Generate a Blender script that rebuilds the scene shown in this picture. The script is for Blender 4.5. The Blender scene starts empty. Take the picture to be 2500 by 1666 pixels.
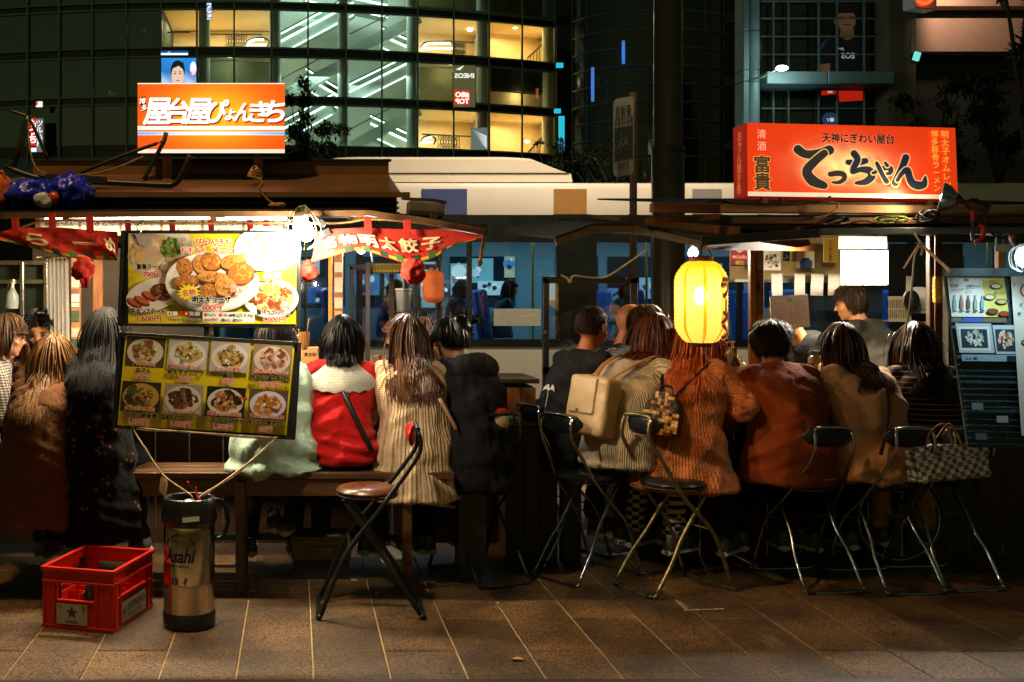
import bpy, bmesh, math, random
import numpy as np
from mathutils import Vector, Matrix, Euler, noise
random.seed(7); np.random.seed(7)
R = math.radians
SC = bpy.context.scene
COL = SC.collection

# ---------------------------------------------------------------- camera
KPX = 2650.0
cam_d = bpy.data.cameras.new('camera'); cam = bpy.data.objects.new('camera', cam_d); COL.objects.link(cam)
cam.location = (0, 0, 1.5); cam.rotation_euler = (R(90), 0, 0)
cam_d.sensor_width = 36; cam_d.sensor_fit = 'HORIZONTAL'
cam_d.lens = 36 * KPX / 2500; cam_d.shift_x = (1250 - 724) / 2500; cam_d.shift_y = -(833 - 728) / 2500
cam_d.clip_end = 400; SC.camera = cam
# ---------------------------------------------------------------- night sky
wd = bpy.data.worlds.new('World'); SC.world = wd; wd.use_nodes = True
wn = wd.node_tree.nodes; wl = wd.node_tree.links
for n in list(wn): wn.remove(n)
w_out = wn.new('ShaderNodeOutputWorld'); w_bg = wn.new('ShaderNodeBackground'); w_sky = wn.new('ShaderNodeTexSky')
w_sky.sky_type = 'NISHITA'; w_sky.sun_disc = False; w_sky.sun_elevation = R(-1.5); w_sky.sun_rotation = R(200)
w_mul = wn.new('ShaderNodeMixRGB'); w_mul.blend_type = 'MULTIPLY'; w_mul.inputs[0].default_value = 1
w_mul.inputs[2].default_value = (.75, 1.0, .50, 1)
wl.new(w_sky.outputs[0], w_mul.inputs[1]); wl.new(w_mul.outputs[0], w_bg.inputs[0]); wl.new(w_bg.outputs[0], w_out.inputs[0])
w_bg.inputs[1].default_value = 0.15
# ---------------------------------------------------------------- picture
SC.view_settings.view_transform = 'Standard'; SC.view_settings.look = 'None'
SC.view_settings.exposure = 0.5; SC.view_settings.gamma = 1
SC.render.engine = 'CYCLES'
cy = SC.cycles; cy.use_denoising = True
try: cy.denoiser = 'OPENIMAGEDENOISE'
except Exception: pass
cy.max_bounces = 5; cy.diffuse_bounces = 3; cy.glossy_bounces = 3; cy.transmission_bounces = 4; cy.transparent_max_bounces = 8
cy.caustics_reflective = False; cy.caustics_refractive = False; cy.sample_clamp_indirect = 4; cy.use_light_tree = True

# ---------------------------------------------------------------- helpers
def P(u, v, Y): return Vector(((u - 724) * Y / KPX, Y, 1.5 - (v - 728) * Y / KPX))
def px(n, Y): return n * Y / KPX
def wloc(o):
 l = Vector((0, 0, 0))
 while o is not None:
  l = l + o.location; o = o.parent
 return l
def tag(o, label=None, cat=None, group=None, kind=None):
 if label: o['label'] = label
 if cat: o['category'] = cat
 if group: o['group'] = group
 if kind: o['kind'] = kind
 return o
def thing(name, loc, label, cat, group=None, rz=0):
 o = bpy.data.objects.new(name, None); COL.objects.link(o)
 o.empty_display_size = .05
 o.location = loc; o.rotation_euler = (0, 0, rz)
 return tag(o, label, cat, group)
def copy_tree(o, parent=None):
 c = o.copy(); COL.objects.link(c); c.parent = parent
 for ch in list(o.children): copy_tree(ch, c)
 return c
def basis(d, up=Vector((0, 0, 1))):
 d = d.normalized()
 a = d.cross(up)
 if a.length < 1e-4: a = d.cross(Vector((0, 1, 0)))
 a.normalize(); b = a.cross(d).normalized()
 return a, b
class MB:
 def __init__(s): s.v = []; s.f = []; s.c = []; s.col = None
 def add(s, vs, fs):
  k = len(s.v); s.v += [tuple(x) for x in vs]; s.f += [tuple(i + k for i in f) for f in fs]
  s.c += [s.col] * len(fs); return s
 def box(s, c, size, rot=None):
  c = Vector(c); h = Vector(size) / 2
  vs = [Vector((x * h.x, y * h.y, z * h.z)) for x in (-1, 1) for y in (-1, 1) for z in (-1, 1)]
  if rot is not None:
   m = rot if isinstance(rot, Matrix) else Euler(rot).to_matrix(); vs = [m @ v for v in vs]
  return s.add([v + c for v in vs], [(0, 1, 3, 2), (4, 6, 7, 5), (0, 4, 5, 1), (2, 3, 7, 6), (0, 2, 6, 4), (1, 5, 7, 3)])
 def beam(s, a, b, w, h, up=Vector((0, 0, 1))):
  a = Vector(a); b = Vector(b); x, y = basis(b - a, up)
  vs = []
  for p in (a, b):
   for i, j in ((-1, -1), (1, -1), (1, 1), (-1, 1)): vs.append(p + x * i * w / 2 + y * j * h / 2)
  return s.add(vs, [(3, 2, 1, 0), (4, 5, 6, 7), (0, 1, 5, 4), (1, 2, 6, 5), (2, 3, 7, 6), (3, 0, 4, 7)])
 def tube(s, pts, r, n=6, cap=True, flat=1.0, closed=False):
  pts = [Vector(p) for p in pts]; m = len(pts)
  rs = r if hasattr(r, '__len__') else [r] * m
  vs = []; prev = None
  for i, p in enumerate(pts):
   d = (pts[(i + 1) % m] - pts[i - 1]) if (closed or 0 < i < m - 1) else (pts[1] - pts[0] if i == 0 else pts[-1] - pts[-2])
   if d.length < 1e-9: d = Vector((0, 0, 1))
   if prev is None: a, b = basis(d)
   else:
    d.normalize(); a = prev - d * prev.dot(d)
    if a.length < 1e-6: a, b = basis(d)
    a.normalize(); b = d.cross(a).normalized()
   prev = a
   for k in range(n):
    t = 2 * math.pi * k / n
    vs.append(p + a * (rs[i] * math.cos(t)) + b * (rs[i] * flat * math.sin(t)))
  fs = []
  for i in range(m if closed else m - 1):
   for k in range(n):
    j = (i + 1) % m
    fs.append((i * n + k, i * n + (k + 1) % n, j * n + (k + 1) % n, j * n + k))
  if cap and not closed: fs += [tuple(range(n))[::-1], tuple((m - 1) * n + k for k in range(n))]
  return s.add(vs, fs)
 def lathe(s, prof, c, n=24, axis='z', a0=0, a1=2 * math.pi, m=None):
  c = Vector(c); full = abs(a1 - a0 - 2 * math.pi) < 1e-6; nn = n if full else n + 1
  vs = []
  for (r, h) in prof:
   for k in range(nn):
    t = a0 + (a1 - a0) * k / n
    p = Vector((r * math.cos(t), r * math.sin(t), h))
    if axis == 'y': p = Vector((p.x, p.z, p.y))
    if axis == 'x': p = Vector((p.z, p.x, p.y))
    if m is not None: p = m @ p
    vs.append(p + c)
  fs = []
  for i in range(len(prof) - 1):
   for k in range(nn if full else nn - 1):
    k2 = (k + 1) % nn
    fs.append((i * nn + k, i * nn + k2, (i + 1) * nn + k2, (i + 1) * nn + k))
  return s.add(vs, fs)
 def ell(s, c, r, n=12, m=8, rot=None):
  c = Vector(c); r = Vector(r) if hasattr(r, '__len__') else Vector((r, r, r)); vs = []; fs = []
  for i in range(m + 1):
   ph = math.pi * i / m
   for k in range(n):
    t = 2 * math.pi * k / n
    p = Vector((r.x * math.sin(ph) * math.cos(t), r.y * math.sin(ph) * math.sin(t), r.z * math.cos(ph)))
    if rot is not None: p = rot @ p
    vs.append(p + c)
  for i in range(m):
   for k in range(n): fs.append((i * n + k, (i + 1) * n + k, (i + 1) * n + (k + 1) % n, i * n + (k + 1) % n))
  return s.add(vs, fs)
 def loft(s, rings):
  n = len(rings[0]); vs = [p for r in rings for p in r]; fs = []
  for i in range(len(rings) - 1):
   for k in range(n): fs.append((i * n + k, i * n + (k + 1) % n, (i + 1) * n + (k + 1) % n, (i + 1) * n + k))
  fs += [tuple(range(n))[::-1], tuple((len(rings) - 1) * n + k for k in range(n))]
  return s.add(vs, fs)
 def prism(s, poly, vec):
  n = len(poly); vec = Vector(vec); poly = [Vector(p) for p in poly]
  vs = poly + [p + vec for p in poly]
  fs = [tuple(range(n))[::-1], tuple(range(n, 2 * n))] + [(k, (k + 1) % n, n + (k + 1) % n, n + k) for k in range(n)]
  return s.add(vs, fs)
 def slab(s, a, b, c, d, t):          # quad a,b,c,d thickened along its normal
  a, b, c, d = map(Vector, (a, b, c, d)); nrm = (b - a).cross(d - a).normalized() * t
  return s.prism([a, b, c, d], nrm)
 def xf(s, m):
  s.v = [tuple(m @ Vector(v)) for v in s.v]; return s
 def mesh(s, name):
  me = bpy.data.meshes.new(name); me.from_pydata(s.v, [], s.f)
  if any(c is not None for c in s.c):
   ca = me.color_attributes.new('Col', 'FLOAT_COLOR', 'CORNER')
   arr = np.ones((len(me.loops), 4), np.float32); i = 0
   for f, c in zip(s.f, s.c):
    if c is not None: arr[i:i + len(f), :3] = c
    i += len(f)
   ca.data.foreach_set('color', arr.ravel())
  return me
 def build(s, name, mat, parent=None, smooth=False, local=False, bevel=0, fixn=True, origin=None):
  me = s.mesh(name)
  off = Vector((0, 0, 0))
  if not local:
   if parent is not None: off = wloc(parent)
   else:
    a = np.array(s.v); mn = a.min(0); mx = a.max(0)
    off = Vector(((mn[0] + mx[0]) / 2, (mn[1] + mx[1]) / 2, mn[2])) if origin is None else Vector(origin)
   me.transform(Matrix.Translation(-off))
  if fixn or bevel:
   bm = bmesh.new(); bm.from_mesh(me)
   if fixn: bmesh.ops.recalc_face_normals(bm, faces=bm.faces)
   if bevel:
    bmesh.ops.bevel(bm, geom=[e for e in bm.edges if len(e.link_faces) == 2 and e.calc_face_angle(0) > .6], offset=bevel, segments=1, affect='EDGES', clamp_overlap=True)
   bm.to_mesh(me); bm.free()
  if smooth:
   me.polygons.foreach_set('use_smooth', [True] * len(me.polygons))
   if smooth == 'a':
    try: me.set_sharp_from_angle(angle=R(40))
    except Exception: pass
  me.materials.append(mat)
  o = bpy.data.objects.new(name, me); COL.objects.link(o); o.parent = parent
  if parent is None and not local: o.location = off
  return o
def mono(mb, name, mat, label, cat, group=None, **k):
 return tag(mb.build(name, mat, None, **k), label, cat, group)

# ---------------------------------------------------------------- materials
def srgb(h):
 if not isinstance(h, str): return tuple(h)
 h = h.lstrip('#'); o = []
 for i in (0, 2, 4):
  c = int(h[i:i + 2], 16) / 255; o.append(c / 12.92 if c <= .04045 else ((c + .055) / 1.055) ** 2.4)
 return tuple(o)
_M = {}
def mat(name, col=(.5, .5, .5), rough=.6, metal=0, var=.25, vs=6, bump=0, bs=60, spec=.5, emit=None, es=0, stretch=(1, 1, 1), coat=0, col2=None, alpha=None, rvar=.15, vcol=False, sheen=0, sub=0):
 if name in _M: return _M[name]
 m = bpy.data.materials.new(name); m.use_nodes = True; nt = m.node_tree; N = nt.nodes; L = nt.links
 b = N['Principled BSDF']; col = srgb(col)
 b.inputs['Roughness'].default_value = rough; b.inputs['Metallic'].default_value = metal
 b.inputs['Specular IOR Level'].default_value = spec; b.inputs['Coat Weight'].default_value = coat
 if sheen: b.inputs['Sheen Weight'].default_value = sheen
 if sub:
  b.inputs['Subsurface Weight'].default_value = sub; b.inputs['Subsurface Radius'].default_value = (.01, .004, .002)
 tc = N.new('ShaderNodeTexCoord'); mp = N.new('ShaderNodeMapping'); mp.inputs['Scale'].default_value = stretch
 L.new(tc.outputs['Object'], mp.inputs[0])
 nz = N.new('ShaderNodeTexNoise'); nz.inputs['Scale'].default_value = vs; nz.inputs['Detail'].default_value = 5; nz.inputs['Roughness'].default_value = .65
 L.new(mp.outputs[0], nz.inputs['Vector'])
 mx = N.new('ShaderNodeMixRGB'); L.new(nz.outputs['Fac'], mx.inputs[0])
 rp = N.new('ShaderNodeMapRange'); rp.inputs[1].default_value = .3; rp.inputs[2].default_value = .7
 L.new(nz.outputs['Fac'], rp.inputs[0]); L.new(rp.outputs[0], mx.inputs[0])
 lo = tuple(c * (1 - var) for c in col); hi = tuple(min(1, c * (1 + var)) for c in col) if col2 is None else srgb(col2)
 mx.inputs[1].default_value = (*lo, 1); mx.inputs[2].default_value = (*hi, 1)
 cout = mx.outputs[0]
 if vcol:
  at = N.new('ShaderNodeVertexColor'); at.layer_name = 'Col'
  mm = N.new('ShaderNodeMixRGB'); mm.blend_type = 'MULTIPLY'; mm.inputs[0].default_value = 1
  L.new(cout, mm.inputs[1]); L.new(at.outputs[0], mm.inputs[2]); cout = mm.outputs[0]
 L.new(cout, b.inputs['Base Color'])
 if rvar:
  rr = N.new('ShaderNodeMapRange'); rr.inputs[3].default_value = max(.02, rough - rvar); rr.inputs[4].default_value = min(1, rough + rvar)
  L.new(nz.outputs['Fac'], rr.inputs[0]); L.new(rr.outputs[0], b.inputs['Roughness'])
 if bump:
  n2 = N.new('ShaderNodeTexNoise'); n2.inputs['Scale'].default_value = bs; n2.inputs['Detail'].default_value = 4
  L.new(mp.outputs[0], n2.inputs['Vector']); bp = N.new('ShaderNodeBump'); bp.inputs['Strength'].default_value = bump; bp.inputs['Distance'].default_value = .01
  L.new(n2.outputs['Fac'], bp.inputs['Height']); L.new(bp.outputs[0], b.inputs['Normal'])
 if emit is not None:
  b.inputs['Emission Color'].default_value = (*srgb(emit), 1); b.inputs['Emission Strength'].default_value = es
 if emit is None and es:                      # emits its own printed colour
  L.new(cout, b.inputs['Emission Color']); b.inputs['Emission Strength'].default_value = es
 if alpha is not None: b.inputs['Alpha'].default_value = alpha
 _M[name] = m; return m
def glass(name, tint=(.9, .95, .95), refl=.12, rough=.03):
 if name in _M: return _M[name]
 m = bpy.data.materials.new(name); m.use_nodes = True; nt = m.node_tree; N = nt.nodes; L = nt.links
 N.remove(N['Principled BSDF']); o = N['Material Output']
 t = N.new('ShaderNodeBsdfTransparent'); t.inputs[0].default_value = (*tint, 1)
 g = N.new('ShaderNodeBsdfGlossy'); g.inputs['Roughness'].default_value = rough
 x = N.new('ShaderNodeMixShader'); f = N.new('ShaderNodeFresnel'); f.inputs[0].default_value = 1.45
 a = N.new('ShaderNodeMath'); a.operation = 'MULTIPLY_ADD'; a.inputs[1].default_value = .8; a.inputs[2].default_value = refl
 nz = N.new('ShaderNodeTexNoise'); nz.inputs['Scale'].default_value = 2.5; bp = N.new('ShaderNodeBump'); bp.inputs['Strength'].default_value = .04
 L.new(nz.outputs['Fac'], bp.inputs['Height']); L.new(bp.outputs[0], g.inputs['Normal'])
 L.new(f.outputs[0], a.inputs[0]); L.new(a.outputs[0], x.inputs[0]); L.new(t.outputs[0], x.inputs[1]); L.new(g.outputs[0], x.inputs[2]); L.new(x.outputs[0], o.inputs[0])
 _M[name] = m; return m
def light(name, kind, loc, power, col=(1, 1, 1), size=.1, parent=None, target=None, size_y=None, spot=60):
 d = bpy.data.lights.new(name, kind); d.energy = power; d.color = col
 if kind == 'AREA':
  d.size = size
  if size_y: d.shape = 'RECTANGLE'; d.size_y = size_y
 else: d.shadow_soft_size = size
 if kind == 'SPOT': d.spot_size = R(spot); d.spot_blend = .6
 o = bpy.data.objects.new(name, d); COL.objects.link(o)
 loc = Vector(loc); o.parent = parent
 o.location = loc - (wloc(parent) if parent else Vector((0, 0, 0)))
 if target is not None: o.rotation_euler = (Vector(target) - loc).to_track_quat('-Z', 'Y').to_euler()
 return o

# ---------------------------------------------------------------- lettering and flat print
TMP = bpy.data.scenes.new('tmp_eval')
def tmp_eval(o, fn):
 TMP.collection.objects.link(o)
 with bpy.context.temp_override(scene=TMP, view_layer=TMP.view_layers[0]):
  dg = bpy.context.evaluated_depsgraph_get(); dg.update(); ev = o.evaluated_get(dg); me = ev.to_mesh(); r = fn(me); ev.to_mesh_clear()
 TMP.collection.objects.unlink(o); bpy.data.objects.remove(o); return r
_T = {}
def text_geo(body, off=0, res=3):
 """outline of a line of text; off makes it bolder by stacking shifted copies"""
 k = (body, round(off, 4), res)
 if k in _T: return _T[k]
 if off > .004:
  v0, f0 = text_geo(body, 0, res); n = 6 if off < .06 else 10; V = []; F = []
  for i in range(n + 1):
   a = 2 * math.pi * i / n; d = np.array([math.cos(a), math.sin(a)]) * (off if i < n else 0); F += [tuple(q + len(v0) * i for q in f) for f in f0]; V.append(v0 + d)
  _T[k] = (np.vstack(V), F); return _T[k]

 cu = bpy.data.curves.new('txt', 'FONT'); cu.body = body; cu.size = 1; cu.resolution_u = res
 o = bpy.data.objects.new('txt', cu)
 def fn(me): return (np.array([v.co[:2] for v in me.vertices]) if len(me.vertices) else np.zeros((0, 2))), [tuple(p.vertices) for p in me.polygons]
 _T[k] = tmp_eval(o, fn); bpy.data.curves.remove(cu); return _T[k]
class Print:
 """flat print on a board: x right, y up in metres from the board's lower left corner"""
 def __init__(s, o, x, y, step=.0006):
  s.o = Vector(o); s.x = Vector(x).normalized(); s.y = Vector(y).normalized(); s.n = s.x.cross(s.y).normalized()
  s.mb = MB(); s.k = 0; s.step = step
 def at(s, x, y, lift=0): return s.o + s.x * x + s.y * y + s.n * (s.k * s.step + lift)
 def poly(s, pts, col, up=True):
  if up: s.k += 1
  s.mb.col = srgb(col); s.mb.add([s.at(*p) for p in pts], [tuple(range(len(pts)))])
 def rect(s, x0, y0, x1, y1, col, up=True): s.poly([(x0, y0), (x1, y0), (x1, y1), (x0, y1)], col, up)
 def ell(s, cx, cy, rx, ry, col, n=20, rot=0, jit=0, up=True):
  c, d = math.cos(rot), math.sin(rot); pts = []
  for k in range(n):
   t = 2 * math.pi * k / n; j = 1 + random.uniform(-jit, jit)
   a, b = rx * j * math.cos(t), ry * j * math.sin(t); pts.append((cx + a * c - b * d, cy + a * d + b * c))
  s.poly(pts, col, up)
 def grad(s, x0, y0, x1, y1, fn, nx=16, ny=8):
  s.k += 1
  for i in range(nx):
   for j in range(ny):
    u, v = (i + .5) / nx, (j + .5) / ny; s.mb.col = srgb(fn(u, v))
    a, b = x0 + (x1 - x0) * i / nx, x0 + (x1 - x0) * (i + 1) / nx; c, d = y0 + (y1 - y0) * j / ny, y0 + (y1 - y0) * (j + 1) / ny
    s.mb.add([s.at(a, c), s.at(b, c), s.at(b, d), s.at(a, d)], [(0, 1, 2, 3)])
 def text(s, body, x, y, h, col, w=None, off=.012, out=None, oc='#ffffff', center=True, shear=0, rot=0, flip=False, res=3):
  """line of text of letter height h, centred at x, baseline y; w squeezes it to that width"""
  for o_, c_ in ([(off + out, oc)] if out else []) + [(off, col)]:
   vs, fs = text_geo(body, o_, res)
   if len(vs) == 0: return
   b0, _ = text_geo(body, off, res); mn = b0.min(0); mx = b0.max(0)
   sy = h / .78; sx = (w / (mx[0] - mn[0])) if w else sy
   q = (vs[:, 0] - (mn[0] + mx[0]) / 2) * sx if center else (vs[:, 0] - mn[0]) * sx
   r = vs[:, 1] * sy; q = q + r * shear
   if flip: q = -q
   c, d = math.cos(rot), math.sin(rot); s.k += 1; s.mb.col = srgb(c_)
   nv = max(1, len(text_geo(body, 0, res)[0])); kk = s.k; vv = []
   for i_, (a, b) in enumerate(zip(q, r)): s.k = kk + .12 * (i_ // nv) / 2; vv.append(s.at(x + a * c - b * d, y + a * d + b * c))
   s.k = kk + .8; s.mb.add(vv, fs)
 def vtext(s, body, x, y, h, col, pitch=None, **k):
  for i, ch in enumerate(body): s.text(ch, x, y - (i + 1) * (pitch or h * 1.15), h, col, **k)
 def brush(s, pts, ws, col, n=10):
  """brush stroke through pts (metres) with widths ws"""
  P_ = [np.array(p, float) for p in pts]; out = []; wv = []
  for i in range(len(P_) - 1):
   p0, p1, p2, p3 = P_[max(i - 1, 0)], P_[i], P_[i + 1], P_[min(i + 2, len(P_) - 1)]
   for t in np.linspace(0, 1, n, endpoint=(i == len(P_) - 2)):
    out.append(.5 * (2 * p1 + (p2 - p0) * t + (2 * p0 - 5 * p1 + 4 * p2 - p3) * t * t + (3 * p1 - p0 - 3 * p2 + p3) * t ** 3)); wv.append(ws[i] * (1 - t) + ws[i + 1] * t)
  out = np.array(out); d = np.gradient(out, axis=0); d /= np.linalg.norm(d, axis=1)[:, None] + 1e-9
  nn = np.stack([-d[:, 1], d[:, 0]], 1) * np.array(wv)[:, None] / 2
  s.mb.col = srgb(col); A = out + nn; B = out - nn
  for i in range(len(out) - 1):
   s.mb.add([s.at(*A[i]), s.at(*B[i]), s.at(*B[i + 1]), s.at(*A[i + 1])], [(0, 1, 2, 3)])
  for e in (0, -1):
   s.ell(out[e][0], out[e][1], wv[e] / 2, wv[e] / 2, col, 10, up=False)
 def blobs(s, cx, cy, rx, ry, n, r, cols, jit=.3, asp=1.0):
  for i in range(n):
   a = random.uniform(0, 6.28); q = math.sqrt(random.random()); c = srgb(random.choice(cols)); f = random.uniform(.7, 1.25)
   s.k += .25
   rr = r * random.uniform(.6, 1.3)
   s.mb.col = tuple(min(1, t * f) for t in c); pts = []; ro = random.uniform(0, 3.14); m = 7
   for k in range(m):
    t = 2 * math.pi * k / m; j = 1 + random.uniform(-jit, jit); x_, y_ = rr * asp * j * math.cos(t), rr / asp * j * math.sin(t)
    pts.append((cx + q * rx * math.cos(a) + x_ * math.cos(ro) - y_ * math.sin(ro), cy + q * ry * math.sin(a) + x_ * math.sin(ro) + y_ * math.cos(ro)))
   s.mb.add([s.at(*p) for p in pts], [tuple(range(m))])
 def build(s, name, mat_, parent, local=False): return s.mb.build(name, mat_, parent, fixn=False, local=local)
def catmull(pts, n=8):
 pts = [Vector(p) for p in pts]; o = []
 for i in range(len(pts) - 1):
  p0, p1, p2, p3 = pts[max(i - 1, 0)], pts[i], pts[i + 1], pts[min(i + 2, len(pts) - 1)]
  for k in range(n):
   t = k / n; o.append(.5 * (2 * p1 + (p2 - p0) * t + (2 * p0 - 5 * p1 + 4 * p2 - p3) * t * t + (3 * p1 - p0 - 3 * p2 + p3) * t ** 3))
 return o + [pts[-1]]
PRINT = mat('print', (1, 1, 1), .4, var=.04, vs=20, vcol=True, rvar=.1)
PRINT_MATT = mat('print_paper', (1, 1, 1), .75, var=.06, vs=14, vcol=True)

# ================================================================ ground
GRAN = mat('granite', '#664826', .5, var=.5, vs=160, bump=.5, bs=220, col2='#a87c46', rvar=.2)
def granite_fix():
 nt = GRAN.node_tree; N = nt.nodes; L = nt.links; b = N['Principled BSDF']
 src = b.inputs['Base Color'].links[0].from_socket
 tc = N.new('ShaderNodeTexCoord')
 big = N.new('ShaderNodeTexNoise'); big.inputs['Scale'].default_value = 2.2; big.inputs['Detail'].default_value = 6
 geo = N.new('ShaderNodeNewGeometry'); L.new(geo.outputs['Position'], big.inputs['Vector'])
 info = N.new('ShaderNodeObjectInfo')
 r1 = N.new('ShaderNodeMapRange'); r1.inputs[1].default_value = .35; r1.inputs[2].default_value = .65; r1.inputs[3].default_value = .32; r1.inputs[4].default_value = 1.15
 L.new(big.outputs['Fac'], r1.inputs[0])
 r2 = N.new('ShaderNodeMapRange'); r2.inputs[3].default_value = .6; r2.inputs[4].default_value = 1.12; L.new(info.outputs['Random'], r2.inputs[0])
 mu = N.new('ShaderNodeMath'); mu.operation = 'MULTIPLY'; L.new(r1.outputs[0], mu.inputs[0]); L.new(r2.outputs[0], mu.inputs[1])
 # fine dark specks of the flamed stone
 vo = N.new('ShaderNodeTexNoise'); vo.inputs['Scale'].default_value = 115; vo.inputs['Detail'].default_value = 5; L.new(geo.outputs['Position'], vo.inputs['Vector'])
 r3 = N.new('ShaderNodeMapRange'); r3.inputs[1].default_value = .43; r3.inputs[2].default_value = .54; r3.inputs[3].default_value = .12; r3.inputs[4].default_value = 1; L.new(vo.outputs['Fac'], r3.inputs[0])
 m2 = N.new('ShaderNodeMath'); m2.operation = 'MULTIPLY'; L.new(mu.outputs[0], m2.inputs[0]); L.new(r3.outputs[0], m2.inputs[1])
 mm = N.new('ShaderNodeMixRGB'); mm.blend_type = 'MULTIPLY'; mm.inputs[0].default_value = 1
 L.new(src, mm.inputs[1]); L.new(m2.outputs[0], mm.inputs[2]); L.new(mm.outputs[0], b.inputs['Base Color'])
granite_fix()
MORTAR = mat('mortar', '#b09468', .9, var=.3, vs=30)
ASPH = mat('asphalt', (.045, .045, .045), .85, var=.4, vs=60, bump=.4, bs=150)
CONC = mat('concrete', (.3, .3, .28), .8, var=.25, vs=4, bump=.2, bs=40)
road = MB().add([(-150, -60, -.16), (150, -60, -.16), (150, 160, -.16), (-150, 160, -.16)], [(0, 1, 2, 3)]).build('road', ASPH); tag(road, 'dark asphalt road', kind='structure')
pave = MB().box((2, 3.2, -.0765), (26, 16.5, .15)).build('pavement', MORTAR); tag(pave, 'granite paved pavement in front of the food stalls', kind='structure')
kerb = MB()
for i in range(22): kerb.box((-9.5 + i * 1.005, 11.62, -.06), (1.0, .2, .2))
tag(kerb.build('kerb', CONC, bevel=.01), kind='structure')
far_pave = MB().box((0, 49, -.08), (120, 22, .15)).build('far_pavement', CONC); tag(far_pave, kind='structure')
W_, L_ = .3053, .915
tiles_me = []
for q in range(4):
 m = MB(); x, y = W_ - .0065, L_ - .0065
 m.box((0, 0, 0), (x, y, .03)); o = m.build('tile_src', GRAN, pave, local=True, bevel=.0025); tiles_me.append(o.data); bpy.data.objects.remove(o)
x0 = (758 - 724) * 1.5 / 772
for i in range(-17, 27):
 for j in range(-1, 9):
  x = x0 + (i + .5) * W_; y = 3.35 + (j + (.5 if i % 2 else 0)) * L_ + .34
  if y < 3.8 or y > 8.6 or x < -.80 * y or x > .95 * y: continue
  o = bpy.data.objects.new('paving_slab', random.choice(tiles_me)); COL.objects.link(o); o.parent = pave
  o.location = Vector((x, y, .004 - .015 + random.uniform(-.0012, .0012))) - pave.location
  if random.random() < .5: o.rotation_euler = (0, 0, math.pi)
# dark kerb along the near edge and tape corner mark
tag(MB().box((2, 3.95, -.006), (12, .62, .025), (0, 0, R(.25))).build('edge_strip', mat('edgestone', '#2a2214', .6, var=.4, vs=90)), kind='structure')
m = MB(); pts = [P(1650, 1467, 0), ]
def G(u, v, z=0.0065):
 Y = KPX * (1.5 - z) / (v - 728); return Vector(((u - 724) * Y / KPX, Y, z))
for k in range(13):
 t = k / 12; a = G(1676 + 88 * t, 1490 - 3 * t); m.box(a, (random.uniform(.012, .02), random.uniform(.012, .02), .002), (0, 0, random.uniform(0, 3)))
 if k < 6: a = G(1652 + 24 * k / 5, 1467 + 21 * k / 5); m.box(a, (random.uniform(.014, .024), random.uniform(.014, .022), .002), (0, 0, random.uniform(0, 3)))
mono(m, 'tape_mark', mat('old_tape', '#8d7f63', .8, var=.4, vs=60), 'worn pale corner mark of tape stuck on the paving', 'floor mark')
LEAF_DRY = mat('dry_leaf', '#c58a50', .7, var=.3, vs=60)
SCRAP = mat('paper_scrap', '#c8bda4', .8, var=.2, vs=50)
for (u, v, r, mt, lb, ct, nm) in [(1262, 1611, .022, LEAF_DRY, 'pale dry leaf lying on the paving at the front edge', 'leaf', 'dry_leaf'), (777, 1472, .011, SCRAP, 'oval white scrap on the paving left of the brown stool', 'scrap', 'paper_scrap'), (867, 1418, .014, SCRAP, 'white petal like scrap under the brown stool', 'scrap', 'paper_scrap'),
  (920, 1450, .010, SCRAP, 'small white scrap between the legs of the brown stool', 'scrap', 'paper_scrap'), (615, 1446, .016, LEAF_DRY, 'brown leaf beside the left foot of the bench', 'leaf', 'dry_leaf'), (1214, 1474, .009, SCRAP, 'tiny pale scrap right of the brown stool', 'scrap', 'paper_scrap'), (1178, 1348, .012, SCRAP, 'white scrap in the shade behind the bench', 'scrap', 'paper_scrap'), (1511, 1556, .008, LEAF_DRY, 'small leaf crumb on the paving below the tape mark', 'leaf', 'dry_leaf')]:
 c = G(u, v, .008); m = MB(); n = 9; ring = []
 for k in range(n):
  t = 2 * math.pi * k / n; rr = r * (1 + .35 * math.cos(2 * t) + random.uniform(-.15, .15)); ring.append(c + Vector((rr * math.cos(t), rr * .8 * math.sin(t), random.uniform(0, .008))))
 m.prism(ring, (0, 0, .0012)); mono(m, nm, mt, lb, ct)

# ================================================================ glass department store
CX, CY, RR = -4.4, 97.0, 45.0
def arc(X, r=0): return CY - math.sqrt((RR - r) ** 2 - (X - CX) ** 2)
def fac(u, r=0):
 X = 0
 for _ in range(30):
  Y = arc(X, r); X = (u - 724) * Y / KPX
 return X, Y
US = [-190, -100, -10, 68, 145, 226, 309, 394, 481, 572, 663, 752, 844, 932, 1019, 1107, 1193, 1274, 1354]
ROWS = [(8.83, 10.80), (11.17, 13.06), (13.50, 15.33), (15.68, 17.6), (17.95, 19.9)]
STEEL = mat('facade_steel', (.22, .30, .28), .45, metal=.3, var=.2, vs=2)
DARKP = mat('spandrel', (.012, .02, .014), .25, var=.3, vs=1)
GL = glass('facade_glass', (.86, .95, .90), .05)
CREAM = mat('cream_wall', (.80, .60, .33), .7, var=.1, vs=.8)
GREYG = mat('atrium_wall', (.55, .62, .55), .7, var=.12, vs=.7)
OLIVE = mat('bulkhead', (.36, .34, .17), .8, var=.2, vs=1)
COLM = mat('round_column', (.55, .62, .58), .6, var=.1, vs=1)
DKROOM = mat('dark_room', (.02, .03, .018), .8, var=.5, vs=.5)
WALLP = mat('wall_panel', (.16, .26, .27), .6, var=.15, vs=1)
LAMPW = mat('tube_white', (1, 1, 1), .5, emit=(.80, 1, .96), es=5, var=0)
RAIL = mat('dark_rail', (.03, .025, .015), .4, metal=.4)
b = thing('department_store', (fac(663)[0], fac(663)[1], 0), 'tall curved glass department store with lit escalators behind its windows', 'building')
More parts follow.
